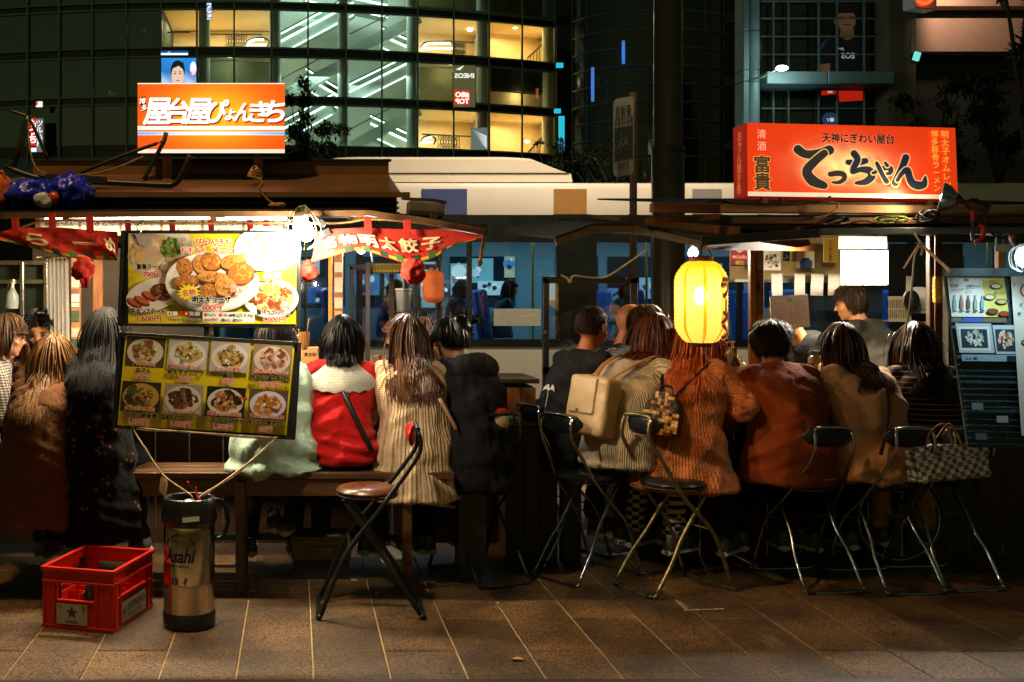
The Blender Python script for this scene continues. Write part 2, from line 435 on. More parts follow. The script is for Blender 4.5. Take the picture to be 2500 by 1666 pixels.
FP = [fac(u) for u in US]
def seg(mb, i, r, z0, z1, t=.1):
 (xa, ya), (xb, yb) = FP[i], FP[i + 1]
 xa, ya = fac(US[i], r) if r else (xa, ya); xb, yb = fac(US[i + 1], r) if r else (xb, yb)
 return mb.slab((xa, ya, z0), (xb, yb, z0), (xb, yb, z1), (xa, ya, z1), -t)
for i in range(len(US) - 1):
 for (z0, z1) in ROWS: seg(MB(), i, .02, z0 + .03, z1 - .03, .03).build('pane', GL, b)
 for k in range(len(ROWS)):
  z0 = ROWS[k][1] if k >= 0 else 0
  z1 = ROWS[k + 1][0] if k + 1 < len(ROWS) else z0 + .4
  seg(MB(), i, .06, z0, z1, .12).build('spandrel', DARKP, b)
  for z in (z0, z1): seg(MB(), i, -.06, z - .045, z + .045, .1).build('transom', STEEL, b)
 seg(MB(), i, .05, 8.35, 8.83, .15).build('spandrel', DARKP, b)
 seg(MB(), i, 0, 6.0, 8.32, .2).build('wall_panel', WALLP, b)
 seg(MB(), i, .1, 0, 5.98, .2).build('wall_panel', DKROOM, b)
for (x, y) in FP: MB().box((x, y - .05, 14.0), (.085, .16, 12.0)).build('mullion', STEEL, b)
def iu(u, r, z): x, y = fac(u, r); return Vector((x, y, z))
def inner(name, m_, u0, u1, r, z0, z1, n=3, t=.1):
 mb = MB()
 for k in range(n):
  a, c = u0 + (u1 - u0) * k / n, u0 + (u1 - u0) * (k + 1) / n
  p, q = iu(a, r, 0), iu(c, r, 0); mb.slab((p.x, p.y, z0), (q.x, q.y, z0), (q.x, q.y, z1), (p.x, p.y, z1), -t)
 return mb.build(name, m_, b)
def floor_(name, m_, u0, u1, r0, r1, z, n=3, t=.2):
 mb = MB()
 for k in range(n):
  a, c = u0 + (u1 - u0) * k / n, u0 + (u1 - u0) * (k + 1) / n
  mb.slab(iu(a, r0, z), iu(c, r0, z), iu(c, r1, z), iu(a, r1, z), t)
 return mb.build(name, m_, b)
# rooms: (u0,u1, wall material, light colour, power)
WARM = (1, .80, .50); COOL = (.82, 1, .92)
floor_('floor_slab', CREAM, 392, 664, .25, 6, 13.30); floor_('floor_slab', CREAM, 1019, 1356, .25, 6, 13.30)
floor_('floor_slab', CREAM, 392, 664, .25, 6, 8.72); floor_('floor_slab', CREAM, 1019, 1356, .25, 6, 8.72)
floor_('floor_slab', GREYG, 664, 1019, .25, 6, 8.70)
floor_('ceiling', CREAM, 392, 664, .25, 6, 15.55); floor_('ceiling', CREAM, 1019, 1356, .25, 6, 15.7)
floor_('ceiling', CREAM, 392, 664, .25, 6, 11.0); floor_('ceiling', CREAM, 1019, 1356, .25, 6, 11.0)
floor_('ceiling', GREYG, 392, 1356, .25, 6.2, 20.2)
for (u0, u1, m_, z0, z1, r) in [(392, 664, CREAM, 13.3, 15.5, 5.0), (392, 664, CREAM, 8.7, 11, 5.0), (664, 1019, GREYG, 8.7, 20, 5.6), (1019, 1195, CREAM, 13.3, 15.7, 4.5), (1019, 1195, CREAM, 8.7, 11, 4.5), (1195, 1356, CREAM, 13.3, 15.7, 3.5), (1195, 1356, CREAM, 8.7, 11, 3.5),
                               (392, 664, OLIVE, 11.1, 13.2, 1.6), (1019, 1192, OLIVE, 11.1, 13.2, 1.6), (1195, 1356, CREAM, 11.0, 12.1, 1.2), (1195, 1356, DKROOM, 12.1, 13.25, .8),
                               (392, 664, OLIVE, 15.7, 20, 2), (1019, 1356, OLIVE, 15.8, 20, 2)]:
 inner('interior_wall', m_, u0, u1, r, z0, z1)
inner('interior_wall', DKROOM, -200, 392, 2.6, 6, 20, 5)
for u in (393, 664, 1019, 1194, 1357):
 p, q = iu(u, .3, 0), iu(u, 6, 0); q = Vector((p.x + .1, q.y, 0))
 for (z0, z1) in ((8.9, 11.0), (11.1, 13.2), (13.35, 15.5)):
  if u == 664 or u == 1019: continue
  MB().box(((p.x), (p.y + q.y) / 2, (z0 + z1) / 2), (.12, abs(q.y - p.y), z1 - z0)).build('partition', CREAM if u > 393 else DKROOM, b)
for u in (499, 672, 838, 1006, 1176, 1337):
 p = iu(u, .75, 0); MB().lathe([(.28, 8.7), (.28, 20)], p, 20).build('round_column', COLM, b, smooth=True)
for (u0, u1, z, col, pw, r) in [(410, 470, 15.3, WARM, 60, 3), (500, 650, 15.4, WARM, 110, 3), (500, 650, 10.8, WARM, 80, 3), (1030, 1170, 15.5, WARM, 95, 2.6), (1030, 1170, 10.8, WARM, 110, 2.6), (1205, 1345, 15.5, (1, .74, .36), 110, 2), (1205, 1345, 10.8, (1, .74, .36), 105, 2),
        (680, 1000, 19.5, COOL, 330, 3), (680, 840, 12.5, COOL, 60, 1.4), (850, 1005, 12.5, COOL, 60, 1.4), (680, 1005, 16, COOL, 80, 1.2)]:
 c = (iu(u0, r, z) + iu(u1, r, z)) / 2; w = (iu(u1, r, z) - iu(u0, r, z)).length
 light('ceiling_light', 'AREA', c, pw, col, w * .8, b, size_y=1.6)
# dim light leaking behind the dark panes and on the bulkheads
for (u, z, pw, col) in [(560, 12.9, 12, COOL), (1100, 12.9, 16, WARM), (1270, 11.9, 16, (1, .74, .36)), (350, 14.5, 4, WARM), (270, 11.5, 3, WARM)]:
 light('bulkhead_light', 'POINT', iu(u, .75, z), pw, col, .1, b)
# escalators: side trusses with lit balustrades
def zz(x, y): return 600 + x / 2.904, y / 2.904
def vz(u, v, Y): return 1.5 + (728 - v) * Y / KPX
TRUSS = mat('escalator_side', (.42, .50, .43), .45, var=.1, vs=1)
SHINE = mat('escalator_glow', (1, 1, 1), .3, emit=(.86, 1, .96), es=2.2, var=0)
ESCG = glass('escalator_glass', (.75, .9, .85), .08)
for (xa, ya, xb, yb, lit, r) in [(180, 350, 760, 40, 1, 3.6), (735, 330, 1215, 95, 0, 2.0), (955, 270, 1215, 385, 1, 4.2), (190, 680, 670, 425, 0, 2.0), (425, 560, 665, 705, 1, 4.2), (730, 670, 1215, 430, 1, 3.4),
                                 (180, 975, 610, 740, 1, 3.6), (735, 1000, 1215, 745, 0, 2.0), (880, 890, 1215, 1050, 1, 4.2), (420, -60, 1000, 60, 1, 4.4)]:
 (ua, va), (ub, vb) = zz(xa, ya), zz(xb, yb)
 A = iu(ua, r, 0); B = iu(ub, r, 0); A.z = vz(ua, va, A.y); B.z = vz(ub, vb, B.y)
 e = tag(MB().beam(A + Vector((0, 0, -.34)), B + Vector((0, 0, -.34)), .9, .55).build('escalator', TRUSS, b), None)
 if lit:
  for dz, hh in ((.02, .10), (.40, .075), (-.62, .05)): MB().beam(A + Vector((0, -.5, dz)), B + Vector((0, -.5, dz)), .05, hh).build('light_strip', SHINE, e)
  MB().beam(A + Vector((0, -.48, .21)), B + Vector((0, -.48, .21)), .02, .34).build('glass_balustrade', ESCG, e)
 MB().beam(A + Vector((0, -.5, .5)), B + Vector((0, -.5, .5)), .07, .05).build('handrail', RAIL, e)
for (x0_, x1_, y_, r) in [(1240, 1470, 345, 3.2), (1240, 1330, 1010, 3.2), (0, 150, 320, 3.4)]:      # escalator heads with rounded lit rail
 (ua, va), (ub, vb) = zz(x0_, y_), zz(x1_, y_)
 A = iu(ua, r, 0); B = iu(ub, r, 0); A.z = vz(ua, va, A.y); B.z = vz(ub, vb, B.y)
 h = .36; pts = [A, A + Vector((.15, 0, h * .7)), A + Vector((.5, 0, h)), B + Vector((-.2, 0, h)), B + Vector((.12, 0, h * .5)), B + Vector((0, 0, -.1))]
 e = MB().tube(catmull(pts, 5), .05, 6).build('escalator_rail', RAIL, b)
 MB().tube(catmull([p + Vector((.03, -.02, -.1)) for p in pts[:4]], 5), .055, 6).build('light_strip', SHINE, e)
 MB().beam(A + Vector((0, 0, .0)), B, .05, .09).build('light_strip', SHINE, e)
# balustrades and stair rails inside the warm rooms
for (ua, ub, v0, v1, r) in [(514, 640, 84, 117, 3.0), (1085, 1158, 99, 133, 3.0), (1030, 1160, 328, 361, 3.0), (395, 465, 80, 82, 2.5)]:
 A = iu(ua, r, 0); B = iu(ub, r, 0); za = vz(ua, v0, A.y); zb = vz(ua, v1, A.y)
 g = MB().beam((A.x, A.y, za), (B.x, B.y, za), .06, .07).build('balustrade', RAIL, b)
 if v1 - v0 > 10:
  m = MB(); n = 9
  for k in range(n):
   t = .3 + .4 * k / (n - 1); p = A.lerp(B, t); q = A.lerp(B, .3 + .4 * ((k + 2) % n) / (n - 1))
   m.beam((p.x, p.y, zb), (p.x, p.y, za), .03, .03)
   if k < n - 2: m.beam((p.x, p.y, zb), (q.x, q.y, za), .025, .025); m.beam((p.x, p.y, za), (q.x, q.y, zb), .025, .025)
  m.build('lattice', RAIL, g)
for (ua, va, ub, vb) in [(1288, 142, 1325, 108), (1290, 372, 1325, 334)]:
 r = 2.2; A = iu(ua, r, 0); B = iu(ub, r, 0); A.z = vz(ua, va, A.y); B.z = vz(ub, vb, B.y)
 g = MB().beam(A, B, .06, .08).build('stair_rail', RAIL, b); m = MB()
 for k in range(6): p = A.lerp(B, k / 5); m.beam(p, p - Vector((0, 0, .9)), .03, .03)
 m.build('baluster', RAIL, g)
# downlights seen in the rooms
SPOTM = mat('downlight', (1, 1, 1), .5, emit=(1, .92, .75), es=9, var=0)
for (x, y, r) in [(1910, 195, 2), (1590, 215, 3), (1995, 1005, 2.4), (1600, 152, 3), (1820, 152, 2.6)]:
 u, v = zz(x, y); p = iu(u, r, 0); p.z = vz(u, v, p.y); MB().ell(p, (.14, .14, .07), 10, 6).build('downlight', SPOTM, b)
pf = MB(); u, v = zz(610, 630); p = iu(u, 5.3, 0); p.z = vz(u, v, p.y); pf.box(p, (.65, .06, .46)).build('framed_notice', RAIL, b)
# adverts behind the panes; reflections in the glass are built as panels too
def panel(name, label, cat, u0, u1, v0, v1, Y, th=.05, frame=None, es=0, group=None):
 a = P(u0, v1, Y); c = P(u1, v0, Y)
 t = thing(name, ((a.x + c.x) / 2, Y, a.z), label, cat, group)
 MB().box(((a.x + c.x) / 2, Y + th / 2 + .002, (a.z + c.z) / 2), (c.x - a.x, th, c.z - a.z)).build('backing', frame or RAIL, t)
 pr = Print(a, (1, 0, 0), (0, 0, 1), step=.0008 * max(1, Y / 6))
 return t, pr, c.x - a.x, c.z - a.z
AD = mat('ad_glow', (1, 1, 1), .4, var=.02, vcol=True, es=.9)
t, pr, w, h = panel('advert_screen', 'glowing blue advert with the portrait of a dark haired person behind the glass', 'advert', 394, 479, 142, 212, 51.4)
pr.grad(0, 0, w, h, lambda u, v: tuple(np.array((.02, .22, .62)) * (1 - .55 * (1 - v)) + np.array((.75, .8, .85)) * (.9 * max(0, .5 - v) + .25 * max(0, math.sin(9 * u + 5 * v)) * (1 - v))), 18, 14)
pr.ell(w * .47, h * .56, w * .205, h * .36, '#1a1c22', 22); pr.ell(w * .47, h * .40, w * .175, h * .36, '#d9b79f', 22)
pr.poly([(w * .2, 0), (w * .36, h * .1), (w * .6, h * .1), (w * .78, 0)], '#20304a'); pr.poly([(w * .28, h * .6), (w * .34, h * .86), (w * .64, h * .84), (w * .66, h * .56), (w * .5, h * .72)], '#15161a')
for sx in (-1, 1): pr.ell(w * (.47 + sx * .075), h * .45, w * .035, h * .022, '#241a18', 10); pr.rect(w * (.47 + sx * .075) - w * .045, h * .50, w * (.47 + sx * .075) + w * .045, h * .52, '#241a18')
pr.ell(w * .48, h * .2, w * .06, h * .018, '#8f4a42', 10); pr.rect(w * .455, h * .27, w * .50, h * .30, '#b08a72')
pr.ell(w * .92, h * .62, w * .09, h * .24, '#e8eef8', 16); pr.text('伝', w * .92, h * .38, h * .16, '#c03030')
pr.build('picture', AD, t)
t, pr, w, h = panel('advert_strip', 'narrow blue and white lit strip above the portrait advert', 'advert', 393, 459, 124, 135, 51.4)
pr.rect(0, 0, w, h, '#e8f4ff'); pr.rect(0, h * .45, w, h, '#12407a'); pr.text('/ /:', w * .3, h * .5, h * .4, '#ffffff'); pr.build('picture', AD, t)
t, pr, w, h = panel('sign_reflection', 'reflection of a narrow red and white shop sign at left, built as a glowing panel', 'sign', 74, 106, 288, 372, 51.9)  # a reflection in the dark panes, built as a glowing panel behind them
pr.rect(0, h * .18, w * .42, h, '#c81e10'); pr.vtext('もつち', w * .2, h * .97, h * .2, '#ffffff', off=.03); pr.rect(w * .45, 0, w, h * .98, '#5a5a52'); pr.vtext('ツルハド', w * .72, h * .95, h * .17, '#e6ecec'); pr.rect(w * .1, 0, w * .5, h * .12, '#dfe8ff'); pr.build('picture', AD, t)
t, pr, w, h = panel('small_lit_sign', 'tiny white lit sign above the reflected red shop sign', 'sign', 88, 104, 248, 262, 51.9)
pr.rect(0, 0, w, h, '#f0ece4'); pr.rect(0, h * .3, w * .3, h, '#d04020'); pr.build('picture', AD, t)
t, pr, w, h = panel('hanging_lit_sign', 'small white lit sign hanging at the top of the lit windows', 'sign', 505, 516, 8, 48, 51.6)
pr.rect(0, 0, w, h, '#cfe6ff'); pr.vtext('なと', w * .5, h, h * .4, '#10203a'); pr.build('picture', AD, t)
t, pr, w, h = panel('advert_reflection', 'reflection of an advert with mirrored white lettering above a red block, built as a glowing panel', 'poster', 1107, 1160, 160, 262, 52.9, frame=mat('reflection_back', '#4a4a2c', .8))  # reflected advert made into a glowing panel with flipped text
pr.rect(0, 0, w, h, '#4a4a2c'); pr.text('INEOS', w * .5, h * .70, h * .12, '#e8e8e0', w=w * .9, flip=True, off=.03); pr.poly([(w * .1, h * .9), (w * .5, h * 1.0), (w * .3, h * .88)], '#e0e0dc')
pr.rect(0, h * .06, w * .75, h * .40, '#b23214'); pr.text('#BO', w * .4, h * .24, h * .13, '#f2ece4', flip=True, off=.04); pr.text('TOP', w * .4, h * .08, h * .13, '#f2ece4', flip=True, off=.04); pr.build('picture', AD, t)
t, pr, w, h = panel('wing_poster', 'poster with a white wing shape low in the lit corner window', 'poster', 1150, 1190, 312, 366, 53.0)
pr.rect(0, 0, w, h, '#57625a')
for k in range(12): pr.poly([(w * .05 + w * .05 * k, h * (.92 - .055 * k)), (w * (.95), h * (.62 - .05 * k)), (w * .95, h * (.59 - .05 * k))], '#dfe6ea')
pr.build('picture', AD, t)
CYAN = mat('cyan_lit', (.1, .6, .8), .4, emit=(.02, .62, .85), es=.6, var=0)
for (u0, u1, v0, v1, lb) in [(1358, 1375, 154, 166, 'small cyan lit panel at the corner of the glass store'), (1353, 1369, 266, 277, 'cyan lit panel halfway up the corner of the glass store'), (1364, 1378, 284, 372, 'tall cyan lit panel above the bus roof beside the tower')]:
 a = P(u0, v1, 49); c = P(u1, v0, 49); m = MB().box(((a.x + c.x) / 2, 49, (a.z + c.z) / 2), (c.x - a.x, .08, c.z - a.z)); mono(m, 'lit_panel', CYAN, lb, 'lit panel', bevel=.01)

bg = thing('dark_office_block', (10, 63, 0), 'unlit office block filling the gaps behind the round tower', 'building')
MB().box((10, 63, 17), (110, 2, 34)).build('wall', DKROOM, bg)
for k in range(8): MB().box((10, 61.9, 3 + k * 3.6), (110, .2, .5)).build('floor_band', DARKP, bg)
# ================================================================ dark round tower
tw = thing('round_tower', P(1590, 728, 51) - Vector((0, 0, 1.5)), 'dark round glass tower between the lit store and the grey pillar', 'building')
TX, TY, TA, TB = tw.location.x, 51.5, 3.55, 2.3
DGL = mat('tower_glass', (.010, .016, .010), .12, var=.3, vs=.6, spec=.6)
def tp(t, z, s=1.0): return Vector((TX + TA * s * math.sin(t), TY - TB * s * math.cos(t), z))
TS = [R(a) for a in (-88, -62, -32, 2, 34, 62, 88)]
for i in range(len(TS) - 1):
 m = MB()
 for k in range(5):
  a, c = TS[i] + (TS[i + 1] - TS[i]) * k / 5, TS[i] + (TS[i + 1] - TS[i]) * (k + 1) / 5
  m.slab(tp(a, 0), tp(c, 0), tp(c, 22), tp(a, 22), -.08)
 m.build('glass_wall', DGL, tw)
 MB().tube([tp(TS[i], 4, 1.012), tp(TS[i], 22, 1.012)], .045, 4).build('mullion', STEEL, tw)
for k in range(9):
 z = vz(0, 250 - (k - 4) * 44.3 + 2, 49.3) if False else 1.5 + (728 - (27 + 44.4 * k)) * 49.3 / KPX
 MB().tube([tp(R(-90 + 6 * q), z, 1.012) for q in range(31)], .05, 4).build('ring_transom', STEEL, tw)
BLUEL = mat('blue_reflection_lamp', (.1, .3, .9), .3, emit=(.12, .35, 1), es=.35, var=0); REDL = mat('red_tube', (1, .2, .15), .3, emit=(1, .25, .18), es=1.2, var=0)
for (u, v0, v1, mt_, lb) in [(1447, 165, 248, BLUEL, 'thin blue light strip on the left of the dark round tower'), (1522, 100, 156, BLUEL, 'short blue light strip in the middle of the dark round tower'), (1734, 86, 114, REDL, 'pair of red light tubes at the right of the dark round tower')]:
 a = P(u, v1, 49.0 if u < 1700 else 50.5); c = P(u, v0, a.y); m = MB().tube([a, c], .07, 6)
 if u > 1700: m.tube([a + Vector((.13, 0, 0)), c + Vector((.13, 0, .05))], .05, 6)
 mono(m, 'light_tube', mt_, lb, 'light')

# ================================================================ building at the right
rb = thing('grey_office_building', P(2050, 728, 41) - Vector((0, 0, 1.5)), 'grey office building with a tall pillar, balcony band and gridded dark windows', 'building')
PILL = mat('pillar_panel', (.16, .24, .24), .55, var=.2, vs=.8); RBW = mat('beige_wall', (.42, .30, .20), .75, var=.15, vs=.6)
Yb = 40.0
def bx(u0, u1, v0, v1, Y, d, name, m_, par=rb, bev=0):
 a = P(u0, v1, Y); c = P(u1, v0, Y); return MB().box(((a.x + c.x) / 2, Y + d / 2, (a.z + c.z) / 2), (c.x - a.x, d, c.z - a.z)).build(name, m_, par, bevel=bev)
for (v0, v1) in ((-60, 74), (75, 170), (171, 198), (199, 420)):
 bx(1815, 1829, v0, v1, 39.6, .8, 'pillar_panel', PILL, bev=.02); a = P(1844, (v0 + v1) / 2, 39.9); h = px(v1 - v0, 39.6)
 MB().lathe([(.23, -h / 2), (.23, h / 2)], (a.x, 40.1, a.z), 20).build('pillar_panel', PILL, rb, smooth=True)
bx(1860, 2190, -80, 500, 41.2, .2, 'window_wall', DGL)
for u in (1889, 1926, 2000, 2045, 2111, 2169): bx(u - 1.6, u + 1.6, -80, 500, 40.9, .1, 'mullion', STEEL)
for v in (3, 45, 89, 133, 220, 265, 310): bx(1860, 2170, v - 1.3, v + 1.3, 40.95, .1, 'transom', STEEL)
for (u0, u1) in ((1873, 2021), (2022, 2184)): bx(u0, u1, 174, 205, 39.7, 1.0, 'balcony_band', PILL, bev=.03)
bx(2170, 2236, -80, 500, 40.2, 1, 'corner_pier', mat('pier', (.13, .11, .07), .7, var=.2, vs=1))
bx(2236, 2640, -90, 15, 39.6, 1, 'upper_band', RBW); bx(2236, 2640, 16, 44, 40.2, 1, 'recess', DARKP); bx(2236, 2640, 45, 126, 39.9, 1, 'lower_band', RBW); bx(2190, 2640, 127, 800, 40.6, .8, 'dark_front', DKROOM)
lamp = thing('wall_lamp', P(1909, 172, 39.0), 'bright white lamp on a bracket above the grey balcony band', 'lamp')
a = P(1909, 167, 39.0); MB().ell(a, (.22, .15, .1), 12, 8).build('lamp_head', mat('lamp_white', (1, 1, 1), .4, emit=(.8, 1, .95), es=14, var=0), lamp, smooth=True)
MB().tube([a + Vector((-.2, .1, -.05)), a + Vector((-.55, .3, -.25)), a + Vector((-.9, .6, -.3))], .05, 6).build('bracket', STEEL, lamp)
light('lamp_light', 'POINT', a + Vector((0, -.3, -.1)), 55, (.75, 1, .95), .15, lamp)
light('wall_washer', 'SPOT', P(2330, -75, 38.2), 330, (1, .62, .50), .3, rb, target=P(2400, 60, 40), spot=110)
light('pillar_washer', 'SPOT', P(1830, 520, 37.5), 240, (.65, .95, 1), .3, rb, target=P(1840, 60, 40), spot=60)
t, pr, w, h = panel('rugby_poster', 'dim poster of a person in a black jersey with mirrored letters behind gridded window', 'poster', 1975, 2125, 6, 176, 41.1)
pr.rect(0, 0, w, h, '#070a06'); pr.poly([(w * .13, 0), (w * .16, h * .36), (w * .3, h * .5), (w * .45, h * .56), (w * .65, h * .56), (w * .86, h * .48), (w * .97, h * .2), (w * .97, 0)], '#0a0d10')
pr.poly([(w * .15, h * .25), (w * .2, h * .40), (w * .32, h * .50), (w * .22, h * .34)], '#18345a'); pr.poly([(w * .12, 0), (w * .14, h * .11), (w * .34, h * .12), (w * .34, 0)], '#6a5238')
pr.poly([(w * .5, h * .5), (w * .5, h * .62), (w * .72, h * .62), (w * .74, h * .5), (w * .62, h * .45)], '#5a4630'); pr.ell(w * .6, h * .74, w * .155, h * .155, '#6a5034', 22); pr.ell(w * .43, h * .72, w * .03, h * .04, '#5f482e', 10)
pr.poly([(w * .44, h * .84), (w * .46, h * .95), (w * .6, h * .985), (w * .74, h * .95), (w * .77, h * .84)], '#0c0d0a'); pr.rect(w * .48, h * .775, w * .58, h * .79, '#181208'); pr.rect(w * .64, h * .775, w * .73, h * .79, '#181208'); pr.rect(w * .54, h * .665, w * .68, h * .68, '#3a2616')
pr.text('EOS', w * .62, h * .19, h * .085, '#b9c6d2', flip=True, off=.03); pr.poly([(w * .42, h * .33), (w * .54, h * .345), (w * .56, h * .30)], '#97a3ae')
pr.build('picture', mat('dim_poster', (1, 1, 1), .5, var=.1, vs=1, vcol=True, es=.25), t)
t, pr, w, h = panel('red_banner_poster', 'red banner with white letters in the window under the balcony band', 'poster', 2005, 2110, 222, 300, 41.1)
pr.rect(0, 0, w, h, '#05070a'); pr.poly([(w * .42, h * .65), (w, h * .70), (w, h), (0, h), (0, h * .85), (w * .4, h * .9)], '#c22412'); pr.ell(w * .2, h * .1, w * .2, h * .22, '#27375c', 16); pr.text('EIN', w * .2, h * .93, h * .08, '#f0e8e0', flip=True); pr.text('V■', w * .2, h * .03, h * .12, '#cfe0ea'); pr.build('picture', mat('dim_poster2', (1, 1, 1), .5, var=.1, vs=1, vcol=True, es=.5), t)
sg = thing('projecting_sign', P(2245, 25, 38.5), 'white box sign with a red ring projecting from the beige wall', 'sign')
a = P(2245, -20, 38.5); MB().box(a, (1.0, .55, 1.35), (0, 0, R(18))).build('box', mat('sign_white', (.75, .7, .72), .4, var=.05), sg, bevel=.03)
MB().lathe([(.22, 0), (.34, 0), (.34, .06), (.22, .06)], a + Vector((-.07, -.46, -.25)), 24, axis='y').build('red_ring', mat('ring_red', (.9, .08, .02), .4, emit=(1, .08, .02), es=1.5, var=0), sg)
mono(MB().box(P(2238, 138, 38.6), (.2, .1, .3), (0, .3, 0)), 'teal_lamp', mat('teal_lit', (.2, .7, .65), .4, emit=(.2, .75, .68), es=.7, var=0), 'small teal lit box on the dark wall above the trees', 'lamp')

# ================================================================ trees
LEAFM = mat('night_foliage', (.045, .075, .03), .5, var=.5, vs=3); BARK = mat('bark', (.05, .04, .025), .9, var=.3, vs=8, bump=.4, bs=30)
def tree(base, crown, label, nleaf=2200, ls=.085, trunk_r=.07, name='street_tree', nb=9, group='street trees'):
 base = Vector(base); t = thing(name, base, label, 'tree', group); m = MB(); lf = MB()
 c0 = Vector(crown[0]); cr = Vector(crown[1]); ends = []
 fork = base.lerp(c0, .72); m.tube(catmull([base, base.lerp(fork, .5) + Vector((.06, 0, 0)), fork], 4), [trunk_r * (1 - .045 * i) for i in range(9)], 7)
 for i in range(nb):
  a = random.uniform(0, 6.28); z = random.uniform(-.5, .9); q = math.sqrt(max(.05, 1 - z * z)) * random.uniform(.5, .95)
  e = c0 + Vector((cr.x * q * math.cos(a), cr.y * q * math.sin(a), cr.z * z)); mid = fork.lerp(e, .5) + Vector((random.uniform(-.1, .1), 0, random.uniform(0, .2)))
  pts = catmull([fork, mid, e], 4); m.tube(pts, [trunk_r * .5 * (1 - .1 * k) for k in range(len(pts))], 5)
  for _ in range(3):
   s_ = pts[random.randint(3, 8)]; f_ = s_ + Vector((random.gauss(0, .3), random.gauss(0, .3), random.gauss(.05, .2))) * cr.x * .6; m.tube([s_, s_.lerp(f_, .5) + Vector((0, 0, .04)), f_], [.018, .012, .005], 4); ends.append((s_, f_))
 k = nleaf // len(ends)
 for (s_, f_) in ends:
  for _ in range(k):
   p = s_.lerp(f_, random.uniform(.15, 1.15)) + Vector((random.gauss(0, .14), random.gauss(0, .14), random.gauss(0, .10))) * cr.x * .55
   d = Vector((random.gauss(0, 1), random.gauss(0, 1), random.gauss(-.2, .6))).normalized(); a_, b_ = basis(d); L = ls * random.uniform(.6, 1.3)
   lf.add([p, p + d * L * .5 + a_ * L * .2, p + d * L, p + d * L * .5 - a_ * L * .2], [(0, 1, 2, 3)])
 m.build('trunk', BARK, t, smooth=True); lf.build('crown', LEAFM, t, fixn=False); return t
Yt = 18.5
tree(P(695, 728, Yt) - Vector((0, 0, 1.5)), (P(770, 300, Yt), (px(95, Yt), .5, px(92, Yt))), 'small leafy street tree silhouetted beside the orange sign', 3800, .115, .05)
tree(P(1345, 728, Yt) - Vector((0, 0, 1.5)), (P(1335, 362, Yt), (px(55, Yt), .3, px(26, Yt))), 'low leafy twigs of a tree above the bus roof end', 500, .09, .03, nb=5)
tree(P(1500, 728, 19) - Vector((0, 0, 1.5)), (P(1500, 385, 19), (px(130, 19), .6, px(60, 19))), 'dark tree behind the bicycle parking sign', 1400, .11, .06)
tree(P(2300, 728, 20) - Vector((0, 0, 1.5)), (P(2270, 330, 20), (px(120, 20), .7, px(130, 20))), 'dark broad tree behind the red sign box', 2600, .15, .1)
tree(P(2440, 728, 21) - Vector((0, 0, 1.5)), (P(2440, 280, 21), (px(110, 21), .7, px(150, 21))), 'dark tall tree at the right edge of the picture', 2600, .15, .1)
tree(P(2560, 728, 12) - Vector((0, 0, 1.5)), (P(2475, -20, 12), (px(85, 12), .4, px(60, 12))), 'leafy branch hanging into the top right corner', 420, .16, .07, nb=6)

# ================================================================ steel pole and bicycle sign
POLE = mat('brown_pole', (.06, .035, .02), .35, metal=.2, var=.25, vs=5, coat=.3)
c = P(1631, 728, 10.5); c.z = 0
sp = thing('lighting_column', c, 'thick dark brown steel lighting column rising between the two stalls', 'column')
MB().lathe([(.185, .06), (.185, .1), (.155, .1), (.155, 2.93), (.145, 2.96)], (c.x, c.y, 0), 28).build('lower_sleeve', POLE, sp, smooth='a')
MB().lathe([(.138, 2.955), (.130, 6.0)], (c.x, c.y, 0), 28).build('shaft', POLE, sp, smooth=True); MB().lathe([(.158, 2.90), (.163, 2.91), (.163, 2.95), (.158, 2.96)], (c.x, c.y, 0), 28).build('collar', POLE, sp, smooth='a')
bs = thing('bicycle_sign', Vector((P(1540, 728, 12.6).x, 12.6, 0)), 'dim street sign about bicycle parking with a bicycle symbol on a post', 'sign')
MB().tube([(bs.location.x + .06, 12.7, 0), (bs.location.x + .06, 12.7, 3.9)], .045, 10).build('post', POLE, bs)
a = P(1497, 433, 12.5); c2 = P(1543, 243, 12.5); w, h = (c2.x - a.x) * 1.05, c2.z - a.z
XD = Vector((.93, -.36, .12)).normalized(); sgm = MB()
ring = []
for (cx_, cy_, s0) in ((w - .05, h - .05, 0), (.05, h - .05, 1), (.05, .05, 2), (w - .05, .05, 3)):
 for k in range(5): t_ = (s0 + k / 4) * math.pi / 2; ring.append(a + XD * (cx_ + .05 * math.cos(t_)) + Vector((0, 0, cy_ + .05 * math.sin(t_))))
sgm.prism(ring, (.01, .03, 0)).build('plate', mat('sign_plate', (.13, .12, .06), .5), bs)
pr = Print(a + Vector((0, -.004, 0)), XD, (0, 0, 1)); pr.rect(.012, h * .24, w - .012, h * .62, '#0d1409')
pr.text('自転車', w / 2, h * .80, h * .09, '#1a1c0c', w=w * .75, off=.03); pr.text('放置禁止区域', w / 2, h * .67, h * .075, '#1a1c0c', w=w * .9, off=.03); pr.text('福岡市', w / 2, h * .08, h * .085, '#1a1c0c', w=w * .6, off=.03)
for (x, y) in ((.27, .34), (.68, .37)):
 for k in range(16):
  t0, t1 = 2 * math.pi * k / 16, 2 * math.pi * (k + 1) / 16; r0, r1 = w * .14, w * .17
  pr.poly([(w * x + r0 * math.cos(t0), h * y + r0 * math.sin(t0)), (w * x + r1 * math.cos(t0), h * y + r1 * math.sin(t0)), (w * x + r1 * math.cos(t1), h * y + r1 * math.sin(t1)), (w * x + r0 * math.cos(t1), h * y + r0 * math.sin(t1))], '#4a4a3a', up=False)
